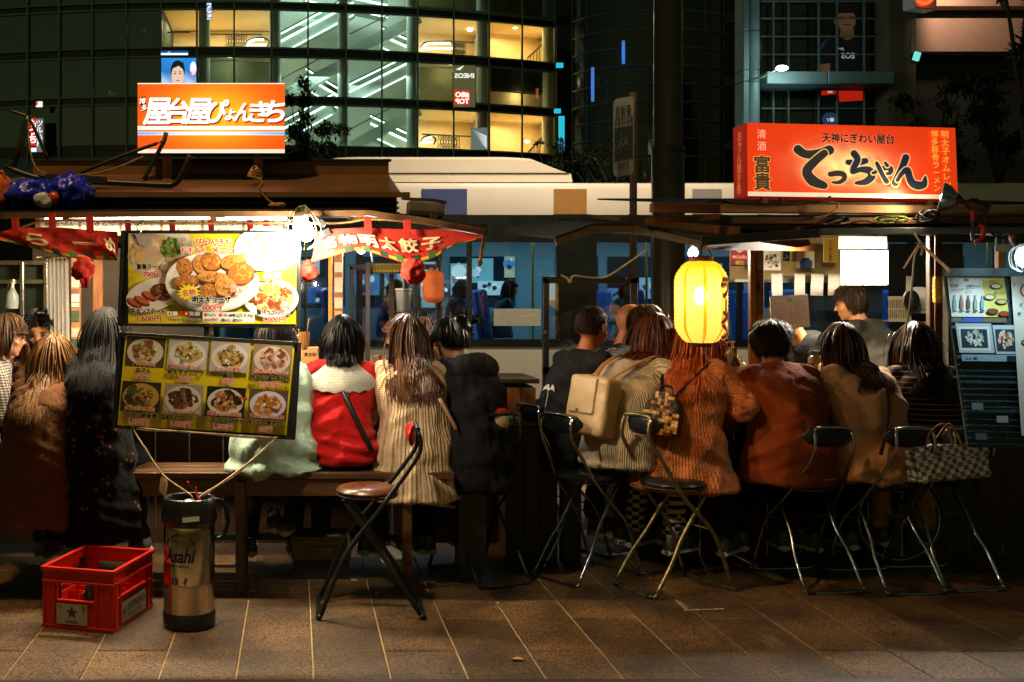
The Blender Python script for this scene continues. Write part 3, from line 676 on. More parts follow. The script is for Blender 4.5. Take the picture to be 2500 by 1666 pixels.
pr.brush([(w * .27, h * .34), (w * .36, h * .46), (w * .62, h * .48), (w * .68, h * .37)], [.012] * 4, '#4a4a3a', 3); pr.brush([(w * .36, h * .46), (w * .5, h * .37), (w * .62, h * .48)], [.012] * 3, '#4a4a3a', 3); pr.brush([(w * .35, h * .53), (w * .45, h * .53)], [.012] * 2, '#4a4a3a', 2)
pr.build('lettering', PRINT, bs)

# ================================================================ bus
YB = 14.0
BUSX0, BUSX1 = (520 - 724) * YB / KPX, (2760 - 724) * YB / KPX
bus = thing('city_bus', ((BUSX0 + BUSX1) / 2, YB + 1.2, -.16), 'cream city bus with blue and orange stripes passing behind the stalls', 'bus')
BCR = mat('bus_cream', '#d8cbb4', .35, var=.05, vs=1, coat=.4); BBL = mat('bus_blue', '#4a5682', .35, var=.06, coat=.4); BOR = mat('bus_orange', '#ac7c44', .35, var=.06, coat=.4); BBK = mat('bus_black', (.010, .012, .010), .25, var=.2); BPK = mat('bus_grey', '#9c948c', .4, var=.05)
BW = 2.45
def zb(v): return 1.5 - (v - 728) * YB / KPX
def xb(u): return (u - 724) * YB / KPX
prof = [(0, zb(525)), (0, zb(462)), (.03, zb(450)), (.12, zb(445)), (.5, zb(443)), (BW - .5, zb(443)), (BW - .12, zb(445)), (BW - .03, zb(450)), (BW, zb(462)), (BW, zb(525))]
def ext(pr_, x0, x1, name, m_, par=bus, dy=0, **k):
 m = MB(); n = len(pr_); vs = [(x0, YB + y + dy, z) for y, z in pr_] + [(x1, YB + y + dy, z) for y, z in pr_]
 m.add(vs, [(i, i + 1, n + i + 1, n + i) for i in range(n - 1)]); m.add([], [])
 o = m.build(name, m_, par, **k); return o
ext(prof, BUSX0, BUSX1, 'roof', BCR, smooth='a')
for (u0, u1, m_) in [(1030, 1140, BBL), (1352, 1432, BOR), (1690, 1760, BPK), (2230, 2330, BOR), (900, 960, BPK), (1950, 2040, BBL)]:
 MB().box(((xb(u0) + xb(u1)) / 2, YB - .004, (zb(462) + zb(523)) / 2), (xb(u1) - xb(u0), .012, zb(462) - zb(523))).build('colour_panel', m_, bus)
MB().box(((BUSX0 + BUSX1) / 2, YB + .02, (zb(526) + zb(592)) / 2), (BUSX1 - BUSX0, .06, zb(526) - zb(592))).build('window_header', BBK, bus)
MB().box(((BUSX0 + BUSX1) / 2, YB + .02, zb(838)), (BUSX1 - BUSX0, .06, .10)).build('window_sill', BBK, bus)
MB().box(((BUSX0 + BUSX1) / 2, YB + .03, (zb(846) + .2) / 2), (BUSX1 - BUSX0, .06, zb(846) - .2)).build('side_panel', BCR, bus)
MB().box(((BUSX0 + BUSX1) / 2, YB - .004, zb(1000)), (BUSX1 - BUSX0, .012, .10)).build('blue_stripe', BBL, bus)
MB().box((xb(1262), YB - .006, zb(775)), (xb(1315) - xb(1200), .02, .22)).build('side_board', mat('side_board', '#bdb7a0', .5, var=.3, vs=9, stretch=(.6, 1, 8)), bus)
BGL = glass('bus_glass', (.80, .93, .97), .03)
wins = [(535, 690), (705, 870), (885, 1068), (1080, 1140), (1152, 1358), (1456, 1592), (1602, 1800), (1812, 2010), (2022, 2220), (2232, 2430), (2442, 2640)]
for i, (u0, u1) in enumerate(wins):
 MB().box(((xb(u0) + xb(u1)) / 2, YB + .03, (zb(592) + zb(830)) / 2), (xb(u1) - xb(u0), .012, zb(592) - zb(830))).build('window_pane', BGL, bus)
ed = [520] + [x for p_ in wins for x in p_] + [2760]
for k in range(0, len(ed), 2): MB().box(((xb(ed[k]) + xb(ed[k + 1])) / 2, YB + .02, (zb(592) + zb(834)) / 2), (xb(ed[k + 1]) - xb(ed[k]), .07, zb(592) - zb(834))).build('window_pillar', BBK, bus)
INT = mat('bus_interior', (.15, .26, .30), .6, var=.15, vs=2); SEATM = mat('bus_seat', (.03, .10, .38), .7, var=.3, vs=14)
MB().box(((BUSX0 + BUSX1) / 2, YB + BW - .03, 1.4), (BUSX1 - BUSX0, .06, 2.4)).build('far_side', INT, bus); MB().box(((BUSX0 + BUSX1) / 2, YB + BW / 2, .5), (BUSX1 - BUSX0, BW - .1, .08)).build('floor', BBK, bus)
MB().box(((BUSX0 + BUSX1) / 2, YB + BW / 2, zb(526)), (BUSX1 - BUSX0, BW - .12, .04)).build('ceiling', INT, bus)
for x in (BUSX0, BUSX1): MB().box((x, YB + BW / 2, 1.5), (.08, BW, 2.7)).build('end_wall', BCR, bus)
for k, (u0, u1) in enumerate(wins):
 MB().box(((xb(u0) + xb(u1)) / 2, YB + BW - .075, 1.75), ((xb(u1) - xb(u0)) * .9, .02, .75)).build('far_window', mat('far_window', (.01, .03, .05), .1, var=.4, vs=2), bus)
seat = None
for k in range(11):
 x = BUSX0 + .7 + k * 1.02
 if 1360 < x * KPX / YB + 724 < 1450: continue
 for y in (YB + .5, YB + BW - .5):
  s_ = MB().box((x, y, .86), (.42, .8, .1)); s_.box((x - .2, y, 1.24), (.09, .8, .75), (0, R(-8), 0)); o = s_.build('seat', SEATM, bus, bevel=.03)
STRIP = mat('bus_tube', (1, 1, 1), .4, emit=(.55, .85, 1), es=5.5, var=0)
for k in range(8):
 x = BUSX0 + .9 + k * 1.4; MB().box((x, YB + BW / 2, zb(530) - .01), (.8, .14, .04)).build('ceiling_lamp', STRIP, bus)
for k in range(7): MB().tube([(BUSX0 + 1.2 + k * 1.55, YB + .8, .5), (BUSX0 + 1.2 + k * 1.55, YB + .8, 2.45)], .018, 6).build('grab_pole', mat('yellow_pole', (.6, .45, .08), .4), bus)
BAD = mat('bus_ads', (1, 1, 1), .5, var=.1, vcol=True, es=.25)
for k, (u, v, w_, h_, c) in enumerate([(760, 640, 60, 40, '#d8e0e0'), (800, 720, 90, 46, '#3a64a8'), (925, 690, 70, 60, '#5a88b8'), (1000, 700, 50, 110, '#c8ccc4'), (1110, 690, 60, 130, '#b8c4c0'), (1185, 690, 46, 120, '#9cb4b0'), (1250, 650, 70, 70, '#7ab0b8'), (1290, 700, 100, 40, '#c8d8e0'), (1330, 640, 30, 60, '#c0b090'), (1480, 700, 70, 70, '#a8c0bc'), (1540, 660, 60, 50, '#5878a8'), (1560, 740, 60, 40, '#c89888'), (1640, 720, 60, 40, '#7888a8'), (1740, 700, 80, 60, '#98a8b8'), (1900, 660, 70, 60, '#8898a0')]):
 pr = Print((xb(u - w_ / 2), YB + BW - .10 - .02 * (k % 3), zb(v + h_ / 2)), (1, 0, 0), (0, 0, 1)); pr.rect(0, 0, xb(u + w_ / 2) - xb(u - w_ / 2), zb(v - h_ / 2) - zb(v + h_ / 2), c); pr.blobs(px(w_, YB) / 2, px(h_, YB) / 2, px(w_, YB) * .35, px(h_, YB) * .35, 7, px(h_, YB) * .16, [c, '#203040', '#e8ece8', '#4878a8']); pr.build('interior_poster', BAD, bus)
for k in range(9):
 x = BUSX0 + .8 + k * 1.2; hd_ = MB().tube([(x, YB + .55, zb(540)), (x, YB + .55, zb(565))], .006, 5); hd_.tube([(x + .05 * math.cos(a), YB + .55, zb(572) + .05 * math.sin(a)) for a in [i * .5236 for i in range(12)]], .009, 5, closed=True); hd_.build('hand_ring', mat('ring_white', '#c8ccc8', .4), bus)
light('bus_light', 'AREA', ((BUSX0 + BUSX1) / 2, YB + 1.2, 2.42), 52, (.55, .88, 1), 10.2, bus, size_y=1.0)
# roof pod
x0p, x1p = xb(720), xb(1410); z0, z1 = zb(440), zb(374); m = MB(); ring = []
n = 14; out = [(x0p, z0), (x0p + .02, z0 + .08), (x0p + .25, z1 - .1), (x0p + .55, z1 - .01), (x0p + .8, z1), (x1p - .9, z1), (x1p - .55, z1 - .02), (x1p - .2, z1 - .16), (x1p - .02, z0 + .12), (x1p, z0)]
rows = []
for yy, sz in ((.25, .86), (.32, .97), (.45, 1), (BW - .45, 1), (BW - .32, .97), (BW - .25, .86)): rows.append([(x, YB + yy, z0 + (z - z0) * sz) for x, z in out])
vs = [p_ for r_ in rows for p_ in r_]; nn = len(out); m.add(vs, [(i * nn + k, i * nn + k + 1, (i + 1) * nn + k + 1, (i + 1) * nn + k) for i in range(len(rows) - 1) for k in range(nn - 1)] + [tuple(range(nn)), tuple(range((len(rows) - 1) * nn, len(rows) * nn))])
pod = m.build('roof_pod', BCR, bus, smooth='a'); MB().box(((x0p + x1p) / 2, YB + .245, z0 + .115), (x1p - x0p - .1, .01, .012)).build('pod_seam', BBK, pod)
for x in (BUSX0 + 2.3, BUSX0 + 8.2):
 w_ = MB().lathe([(.12, -.12), (.3, -.12), (.46, -.10), (.48, -.04), (.48, .1), (.3, .12)], (x, YB + .18, .32), 24, axis='y').build('wheel', mat('tyre', (.012, .012, .012), .8), bus, smooth='a')
 MB().lathe([(.0, -.13), (.1, -.15), (.28, -.13), (.3, -.1)], (x, YB + .18, .32), 20, axis='y').build('rim', BPK, w_, smooth='a')

# ================================================================ people
def remesh(mb, vox, smooth_it=5, fac_=.5):
 me = mb.mesh('tmp'); o = bpy.data.objects.new('tmp', me)
 r = o.modifiers.new('r', 'REMESH'); r.mode = 'VOXEL'; r.voxel_size = vox; r.adaptivity = 0
 if smooth_it: s = o.modifiers.new('s', 'SMOOTH'); s.factor = fac_; s.iterations = smooth_it
 def fn(em):
  nv = len(em.vertices); V = np.empty(nv * 3); em.vertices.foreach_get('co', V); N = np.empty(nv * 3); em.vertices.foreach_get('normal', N)
  return V.reshape(-1, 3), N.reshape(-1, 3), [tuple(p.vertices) for p in em.polygons]
 out = tmp_eval(o, fn); bpy.data.meshes.remove(me); return out
def put(name, V, F, m_, parent, vcol=None, smooth=True):
 me = bpy.data.meshes.new(name); me.from_pydata([tuple(x) for x in V], [], F)
 if vcol is not None:
  ca = me.color_attributes.new('Col', 'FLOAT_COLOR', 'POINT'); a = np.ones((len(V), 4), np.float32); a[:, :3] = vcol; ca.data.foreach_set('color', a.ravel())
 if smooth: me.polygons.foreach_set('use_smooth', [True] * len(me.polygons))
 me.materials.append(m_); o = bpy.data.objects.new(name, me); COL.objects.link(o); o.parent = parent; return o
def fold(V, N, amp, seed=0, sc=7.0, stretch=(1, 1, .45), ridge=True):
 S = np.array(stretch) * sc; out = V.copy()
 for i in range(len(V)):
  q = Vector(V[i] * S) + Vector((seed * 3.1, seed * 1.7, seed * .9))
  n1 = noise.noise(q); n2 = noise.noise(q * 2.3 + Vector((5, 2, 8)))
  dg = noise.noise(Vector((V[i][0] * 5 + V[i][2] * 9 * (1 if V[i][0] > 0 else -1), V[i][1] * 4, V[i][2] * 3 - seed)))
  n3 = noise.noise(q * 4.5); h = ((1 - abs(n1) * 2.2) * .7 + n2 * .5 + (1 - abs(dg) * 3) * .55 + (.5 - abs(n3)) * .45) if ridge else (n1 + .5 * n2)
  out[i] += N[i] * amp * h
 return out
def cap(mb, a, b_, ra, rb_, n=10):
 a = Vector(a); b_ = Vector(b_); d = (b_ - a); L = d.length; d.normalize()
 pts = [a - d * ra * .95, a - d * ra * .6, a, a.lerp(b_, .5), b_, b_ + d * rb_ * .6, b_ + d * rb_ * .95]
 mb.tube(pts, [ra * .3, ra * .8, ra, (ra + rb_) / 2, rb_, rb_ * .8, rb_ * .3], n)
def ering(c, rx, ry, n=18, tilt=0):
 o = []
 for k in range(n):
  t = 2 * math.pi * k / n; y = ry * math.sin(t); o.append(Vector((c[0] + rx * math.cos(t), c[1] + y * math.cos(tilt), c[2] - y * math.sin(tilt))))
 return o
SKINS = {}
def skin_mat(c):
 if c not in SKINS: SKINS[c] = mat('skin_' + str(len(SKINS)), c, .5, var=.08, vs=25, vcol=True, spec=.4, sub=.12, rvar=.08)
 return SKINS[c]
def hair_mat(c, c2=None, rough=.34):
 return mat('hair_' + str(c) + str(c2), c, rough, var=.3, vs=30, vcol=True, col2=c2, stretch=(1, 1, .25), spec=.25, rvar=.08)
DENIM = mat('denim', (.012, .018, .04), .85, var=.4, vs=60, bump=.3, bs=300); BLACKC = mat('black_cloth', (.010, .010, .010), .85, var=.4, vs=25, bump=.2, bs=220, spec=.2)
SHOE = mat('shoe_leather', (.10, .09, .07), .5, var=.3, vs=20); SOLE = mat('shoe_sole', (.55, .52, .45), .6, var=.2)
def hand(mb, w, d, nrm, side, curl=.5, s=1.0):
 """palm from wrist w along d, palm facing nrm; five fingers"""
 w = Vector(w); d = Vector(d).normalized(); nrm = (Vector(nrm) - d * d.dot(Vector(nrm))).normalized(); x = d.cross(nrm).normalized() * side
 rot = Matrix((x, d, nrm)).transposed(); mb.ell(w + d * .048 * s, (.040 * s, .055 * s, .017 * s), 10, 8, rot); cap(mb, w - d * .02, w + d * .02, .026 * s, .028 * s, 8)
 for k, (off, L) in enumerate(((.030, .070), (.010, .078), (-.011, .073), (-.030, .058))):
  p = w + d * .092 * s + x * off * s; q = d.copy(); pts = [p - d * .02 * s]; ang = curl * (.7 + .12 * k)
  pts.append(p)
  for f in (.45, .32, .25):
   q = (q * math.cos(ang) + nrm * math.sin(ang)).normalized(); pts.append(pts[-1] + q * L * f * s)
  mb.tube(pts, [.0095 * s, .0092 * s, .0085 * s, .0075 * s, .0055 * s], 6)
 p = w + d * .03 * s + x * .032 * s; q = (d * .55 + x * .7 + nrm * .35).normalized(); pts = [p, p + q * .035 * s, p + q * .035 * s + (q + d * .6 + nrm * .5).normalized() * .03 * s, p + q * .035 * s + (q + d * 1.4 + nrm).normalized() * .052 * s]
 mb.tube(pts, [.013 * s, .0115 * s, .0098 * s, .007 * s], 6)
PEOPLE = []
def person(label, X, Y, seat=.57, ht=1.38, heading=0, lf=.14, slouch=.02, sh=.165, g=1.0, yaw=0, pitch=10, roll=0, skin='#c98f66', hair=None, top=None, bottom=DENIM, arms=None, face=False, stand=False, beard=False, hem=None, legs=True, group='people sitting at the food stalls', base=None, shoes=None, neck_z=None, vox=.0165, mask=None, cloth_vox=.0130, sleeve='long', hscale=1.0):
 root = thing('person', (X, Y, 0 if base is None else base), label, 'person', group, R(heading))
 S = seat; p0z = S + .09; hs = .97 * hscale
 nz_ = (ht - .272 * hs) if neck_z is None else neck_z
 def spine(t): return Vector((0, lf * max(t, 0) ** 1.4 - slouch * math.sin(math.pi * t) * 1.0, p0z + (nz_ - p0z) * t))
 HM = Euler((0, 0, R(yaw))).to_matrix() @ Euler((R(-pitch), R(roll), 0)).to_matrix()
 pn = spine(1); hc = pn + Vector((0, .03, .035)) + HM @ Vector((0, .012, .118)) * hs
 RING = [(-.06, .160, .118), (.08, .162, .118), (.3, .134, .100), (.5, .138, .104), (.7, .148, .106), (.84, .140, .092), (.93, .098, .074), (1.0, .060, .058)]
 sh = sh * .80
 tilt = math.atan2(lf, nz_ - p0z) * .8
 sj = spine(.88)
 SH = [Vector((sx * sh, sj.y + .005, sj.z + .012)) for sx in (-1, 1)]
 A = []
 for k, sx in enumerate((-1, 1)):
  if arms and arms[k]: e, w = Vector(arms[k][0]), Vector(arms[k][1])
  else: e = SH[k] + Vector((sx * .075, .09, -.245)); w = Vector((sx * .13, SH[k].y + .30, SH[k].z - .20))
  A.append((e, w))
 if stand: LG = [[Vector((sx * .09, 0, S + .05)), Vector((sx * .10, .02, S * .52)), Vector((sx * .11, -.02, .09)), Vector((sx * .12, .12, .05))] for sx in (-1, 1)]
 else: LG = [[Vector((sx * .095, .03, S + .085)), Vector((sx * .12, .40, S + .05)), Vector((sx * .12, .33, .20 if S > .5 else .1)), Vector((sx * .13, .47, .15 if S > .5 else .05))] for sx in (-1, 1)]
 # ---- body: one continuous skin surface
 mb = MB()
 mb.loft([ering(spine(t), rx * g * .9, ry * g * .9, 14, tilt) for t, rx, ry in RING])
 for k in (0, 1):
  cap(mb, spine(.84), SH[k] - Vector((0, 0, .012)), .042, .036); cap(mb, SH[k] - Vector((0, 0, .012)), A[k][0], .038, .036); cap(mb, A[k][0], A[k][1], .037, .026)
  if legs:
   l = LG[k]; cap(mb, l[0], l[1], .075, .055); cap(mb, l[1], l[2], .052, .036); cap(mb, l[2], l[3], .036, .030)
 mb.ell(hc + HM @ Vector((0, -.010, .018)) * hs, Vector((.074, .093, .098)) * hs, 18, 14, HM)
 mb.ell(hc + HM @ Vector((0, .022, -.045)) * hs, Vector((.056, .064, .072)) * hs, 14, 10, HM)
 cap(mb, hc + HM @ Vector((0, .066, -.094)) * hs, hc + HM @ Vector((0, .060, -.088)) * hs, .021 * hs, .021 * hs, 8)
 cap(mb, hc + HM @ Vector((0, -.022, -.07)) * hs, pn + Vector((0, -.005, -.03)), .048 * hs * g ** .5, .058 * g ** .5)
 cap(mb, hc + HM @ Vector((0, .080, .010)) * hs, hc + HM @ Vector((0, .100, -.024)) * hs, .008 * hs, .0125 * hs, 8)
 for sx in (-1, 1):
  mb.ell(hc + HM @ Vector((sx * .075, -.008, -.012)) * hs, Vector((.011, .020, .031)) * hs, 10, 8, HM @ Euler((R(-12), 0, R(sx * -22))).to_matrix())
  mb.ell(hc + HM @ Vector((sx * .040, .052, -.028)) * hs, Vector((.024, .024, .020)) * hs, 8, 6, HM)
 mb.ell(hc + HM @ Vector((0, .0835, -.060)) * hs, Vector((.022, .011, .0085)) * hs, 10, 6, HM)
 vv = .0102 if face else vox
 V, N, F = remesh(mb, vv, 4 if face else 5, .42 if face else .5)
 ex = MB()
 for k, sx in enumerate((-1, 1)):
  d = (A[k][1] - A[k][0]).normalized(); hand(ex, A[k][1], d, Vector((-sx * .5, .2, -1)), -sx, .45, .95)
 nb = len(V); nh = len(ex.v)
 if face:
  for sx in (-1, 1):
   ex.ell(hc + HM @ Vector((sx * .031, .0775, .006)) * hs, Vector((.0135, .0065, .0050)) * hs, 10, 6, HM @ Euler((0, 0, R(-sx * 18))).to_matrix())
   ex.ell(hc + HM @ Vector((sx * .033, .0815, .027)) * hs, Vector((.0185, .0050, .0032)) * hs, 10, 6, HM @ Euler((0, R(sx * 6), R(-sx * 20))).to_matrix())
 colv = np.ones((nb, 3))
 if face:
  Hi = np.array(HM.inverted()); q = (V - np.array(hc)) @ Hi.T / hs
  lip = np.exp(-((q[:, 0] / .022) ** 2 + ((q[:, 2] + .060) / .0075) ** 2)) * (q[:, 1] > .06); colv *= 1 - lip[:, None] * np.array([.20, .55, .50])
  for sx in (-1, 1):
   br = np.exp(-(((q[:, 0] - sx * .033) / .021) ** 4 + ((q[:, 2] - .028) / .0055) ** 2)) * (q[:, 1] > .05); colv *= 1 - br[:, None] * .5
   ey = np.exp(-(((q[:, 0] - sx * .032) / .016) ** 4 + ((q[:, 2] - .007) / .0065) ** 2)) * (q[:, 1] > .05); colv *= 1 - ey[:, None] * .3
   ck = np.exp(-(((q[:, 0] - sx * .042) / .024) ** 2 + ((q[:, 2] + .03) / .022) ** 2)) * (q[:, 1] > .03); colv *= 1 - ck[:, None] * np.array([.02, .14, .14])
  if beard:
   bd = (1 / (1 + np.exp((q[:, 2] + .052) * 160))) * (q[:, 1] > -.03) * (q[:, 2] > -.13); colv *= 1 - bd[:, None] * .55
 V2 = np.array(ex.v); Vall = np.vstack([V, V2]); colall = np.vstack([colv, np.ones((len(V2), 3))]); colall[nb + nh:] = (.05, .045, .045); Fall = F + [tuple(i + nb for i in f) for f in ex.f]
 body = put('body', Vall, Fall, skin_mat(skin), root, colall)
 # ---- clothes
 if top:
  inf = top.get('inf', .018); hz = top.get('hem', p0z - .02); fl = top.get('flare', 1.0)
  mb = MB(); rings = []
  base_w, base_d = .162 * g + inf + .008, .118 * g + inf + .008
  if hz < p0z - .06:
   for q_ in (1, .5): z = p0z - .05 + (hz - p0z + .05) * q_; rings.append(ering(Vector((0, top.get('hy', 0) * q_, z)), base_w * (1 + (fl - 1) * q_), base_d * (1 + (fl - 1) * q_ * 1.2), 20))
  for t, rx, ry in RING[:-1]:
   w_ = top.get('waist', 1.0) if .1 < t < .6 else 1.0
   rings.append(ering(spine(t), (rx * g + inf) * w_, (ry * g + inf) * w_, 20, tilt if t > .2 else 0))
  rings.append(ering(spine(1.0) + Vector((0, -.008, top.get('collar', .0))), .066 + inf * .4, .066 + inf * .4, 20, tilt)); mb.loft(rings)
  for k in (0, 1):
   ai = top.get('arm', inf); cap(mb, spine(.88), SH[k], .056 + ai * .5, .046 + ai * .55); cap(mb, SH[k], A[k][0], .047 + ai * .55, .040 + ai * .7)
   if sleeve == 'long': cap(mb, A[k][0], A[k][0].lerp(A[k][1], .93), .041 + ai, .030 + ai * .8)
   elif sleeve == 'none': pass
  V, N, F = remesh(mb, cloth_vox, 4)
  V = fold(V, N, top.get('amp', .012) * 1.35, len(PEOPLE), top.get('fsc', 7.0), top.get('fst', (1, 1, .5)))
  if top.get('rings'):      # gathered rolls above the waistband
   z0_, z1_, am, fr = top['rings']; m_ = np.clip((V[:, 2] - z0_) / .02, 0, 1) * np.clip((z1_ - V[:, 2]) / .05, 0, 1)
   V += N * (am * m_ * np.sin(V[:, 2] * fr + 3 * V[:, 0] + 2 * np.sin(9 * V[:, 0])))[:, None]
  tp_ = put(top.get('name', 'top'), V, F, top['mat'], root)
  if top.get('hood'):
   hb = MB(); c = spine(.93); hb.ell(c + Vector((0, -.085, .02)), (.15, .075, .085), 18, 12, Euler((R(18), 0, 0)).to_matrix())
   for sx in (-1, 1): cap(hb, c + Vector((sx * .12, -.04, .03)), c + Vector((sx * .075, .07, .03)), .045, .035)
   V, N, F = remesh(hb, .012, 4); V = fold(V, N, .012, 3, 9); put('hood', V, F, top['mat'], tp_)
  if top.get('turtle'):
   V, N, F = remesh(MB().tube([pn + Vector((0, -.01, -.03)), hc + HM @ Vector((0, -.02, -.085)) * hs], [.074, .064], 18), .01, 3); V = fold(V, N, .004, 2, 12); put('collar', V, F, top.get('cmat', top['mat']), tp_)
 if bottom is not None and legs:
  mb = MB(); mb.ell((0, .01, S + .07), (.148 * g, .10 * g, .085), 16, 10)
  for k in (0, 1):
   l = LG[k]; cap(mb, l[0], l[1], .092 * g, .070); cap(mb, l[1], l[2] + Vector((0, 0, .02)), .068, .052)
  V, N, F = remesh(mb, .020, 3); V = fold(V, N, .008, len(PEOPLE) + 5, 8); put('trousers', V, F, bottom, root)
  for k in (0, 1):
   a, t_ = LG[k][2], LG[k][3]; d = (t_ - a); d.z = 0; d.normalize(); c = Vector((a.x, a.y, t_.z - .01)); s_ = MB()
   rings = [ering_y(c, d, q_, w_, h_) for q_, w_, h_ in ((-.05, .028, .055), (-.03, .036, .075), (.05, .038, .070), (.11, .043, .05), (.17, .040, .038), (.205, .022, .022))]
   s_.loft(rings); so = s_.build('shoe', shoes or SHOE, root, smooth=True, local=True)
   MB().loft([ering_y(c - Vector((0, 0, .032)), d, q_, w_ + .004, .016) for q_, w_ in ((-.055, .030), (0, .038), (.11, .046), (.18, .042), (.212, .022))]).build('sole', SOLE, so, local=True)
 if hair: make_hair(root, hc, HM, hs, spine, RING, g, sh, p0z, nz_, inf=(top or {}).get('inf', .02), **hair)
 if mask:
  m_ = MB(); m_.ell(hc + HM @ Vector((0, .040, -.050)) * hs, Vector((.064, .070, .052)) * hs, 16, 10, HM); mo = m_.build('face_mask', mask, root, smooth=True, local=True)
  for sx in (-1, 1): MB().tube([hc + HM @ Vector((sx * .055, .05, -.035)) * hs, hc + HM @ Vector((sx * .076, .0, .015)) * hs], .003, 4).build('ear_loop', mask, mo, local=True)
 root['_'] = 0; del root['_']
 PEOPLE.append(root); root.show_name = False
 INFO[root.name] = dict(hc=hc, HM=HM, hs=hs, spine=spine, SH=SH, A=A, pn=pn, g=g)
 return root
INFO = {}
def ering_y(c, d, q, w, h, n=10):
 x = Vector((d.y, -d.x, 0)); o = []
 for k in range(n):
  t = 2 * math.pi * k / n; o.append(c + d * q + x * (w * math.cos(t)) + Vector((0, 0, max(-.03, h * math.sin(t)))))
 return o
def make_hair(root, hc, HM, hs, spine, RING, g, sh, p0z, nz_, col='#1a120c', col2=None, length=.35, n=330, wave=.0, style='long', inf=.02, fringe=0.0, r=.0075, part=.15, vol=1.06, seed=1, clump=.35, up=.0, rough=.5, lift=.012, gather=.955):
 inf = inf + lift; n = int(n * 3.0); r = r * .40
 rng = np.random.default_rng(seed + int(abs(hc.z) * 1000)); HMn = np.array(HM); hcn = np.array(hc)
 E = np.array([.078, .098, .103]) * hs * vol; ctr = np.array([0, -.012, .018]) * hs
 # scalp roots on the unit sphere in the head frame (y = face)
 D = rng.normal(size=(n * 5, 3)); D /= np.linalg.norm(D, axis=1)[:, None]
 low = np.where(D[:, 1] > .35, .50, np.where(D[:, 1] > -.05, .50 - (.35 - D[:, 1]) * 1.9, -.42))
 if style == 'bald': low = np.where(D[:, 1] > -.2, 2, .1) * 1.0
 D = D[D[:, 2] > low][:n]; n = len(D); seg = 11 if length > .12 else (9 if style == 'long' else 6)
 P0 = ctr + D * E; crown = np.array([0, -.35, .93])
 tan = D * 1.0 - crown; tan -= D * (tan * D).sum(1)[:, None]
 side = np.sign(D[:, 0] - part * .4 + 1e-6)
 fr = np.clip((D[:, 1] - .1) / .5, 0, 1)[:, None]
 sidev = np.stack([side * 1.0, -.35 + 0 * side, -.2 + 0 * side], 1)
 if fringe > 0: sidev = np.stack([side * .25, .8 + 0 * side, .2 + 0 * side], 1)
 dirv = tan * (1 - .75 * fr) + sidev * fr * .9; dirv -= D * (dirv * D).sum(1)[:, None]; dirv /= np.linalg.norm(dirv, axis=1)[:, None] + 1e-6
 if up: dirv = dirv * (1 - up) + D * up
 Pw = P0 @ HMn.T + hcn; dw = dirv @ HMn.T
 L = length * rng.uniform(.82, 1.06, n)
 if style != 'short' and style != 'bald': L = np.clip((Pw[:, 2] - (hcn[2] - length * rng.uniform(.80, 1.05, n) ** 1.0)) * 1.12 + .015, .03, 2)
 if fringe > 0: L = np.where((D[:, 1] > .45) & (np.abs(D[:, 0]) < .55), fringe * rng.uniform(.85, 1.1, n), L)
 step = (L / seg)[:, None]; path = [Pw.copy()]; zs = np.array([spine(t).z for t, _, _ in RING]); ys = np.array([spine(t).y for t, _, _ in RING]); rxs = np.array([rx for _, rx, _ in RING]) * g + inf + .018; rys = (np.array([ry for _, _, ry in RING]) + np.array([0, 0, 0, 0, 0, .006, .020, .022])) * g + inf + .026
 rxs = np.maximum(rxs, np.interp(zs, [zs[4], zs[5], zs[6]], [0, sh + .06 + inf, .1], left=0, right=0))
 ph = rng.uniform(0, 6.28, n); fly = rng.uniform(0, 1, n); lockph = np.floor(ph * 3)
 for s in range(seg):
  k = s / seg; grav = (.26 if style != 'short' else .08)
  dw = dw * (1 - grav) + np.array([0, 0, -1.0]) * grav + rng.normal(size=(n, 3)) * (.032 + .10 * (fly[:, None] > .965))
  if wave: dw += np.stack([np.cos(lockph + k * 9), np.sin(lockph + k * 9), 0 * ph], 1) * wave * (k > .35) * min(1, (k - .3) * 2.5)
  dw /= np.linalg.norm(dw, axis=1)[:, None] + 1e-6; Pw = Pw + dw * step
  q = (Pw - hcn) @ HMn - ctr; rr = np.sqrt(((q / (E * 1.012)) ** 2).sum(1)); ins = rr < 1
  q[ins] = q[ins] / rr[ins][:, None]; Pw2 = (q + ctr) @ HMn.T + hcn; Pw = np.where(ins[:, None], Pw2, Pw)
  g_ = (Pw[:, 2] < hcn[2] - .06) & (style == 'long'); Pw[:, 0] = np.where(g_, hcn[0] + (Pw[:, 0] - hcn[0]) * gather, Pw[:, 0])
  q = (Pw - hcn) @ HMn; fz = (q[:, 1] > .028) & (q[:, 2] < .035) & (q[:, 2] > -.16) & (np.abs(q[:, 0]) < .14) & ~((fringe > 0) & (D[:, 1] > .45) & (np.abs(D[:, 0]) < .55))
  q[:, 1] = np.where(fz, .028, q[:, 1]); q[:, 0] = np.where(fz, np.sign(q[:, 0] + 1e-9) * np.maximum(np.abs(q[:, 0]), .076), q[:, 0]); Pw = np.where(fz[:, None], q @ HMn.T + hcn, Pw)
  z = Pw[:, 2]; yc = np.interp(z, zs, ys); ax = np.interp(z, zs, rxs); ay = np.interp(z, zs, rys); e = np.sqrt((Pw[:, 0] / ax) ** 2 + ((Pw[:, 1] - yc) / ay) ** 2); inn = (e < 1) & (z < nz_ + .035) & (z > p0z - .1)
  f = np.where(inn, 1 / np.maximum(e, .3), 1); Pw[:, 0] *= np.where(inn, 1 + (f - 1) * .25, 1); Pw[:, 1] = yc + (Pw[:, 1] - yc) * f
  path.append(Pw.copy())
 path = np.array(path)            # seg+1, n, 3
 mb = MB(); cv = []
 # scalp shell
 nn, mm = 22, 14; sh_v = []; idx = {}
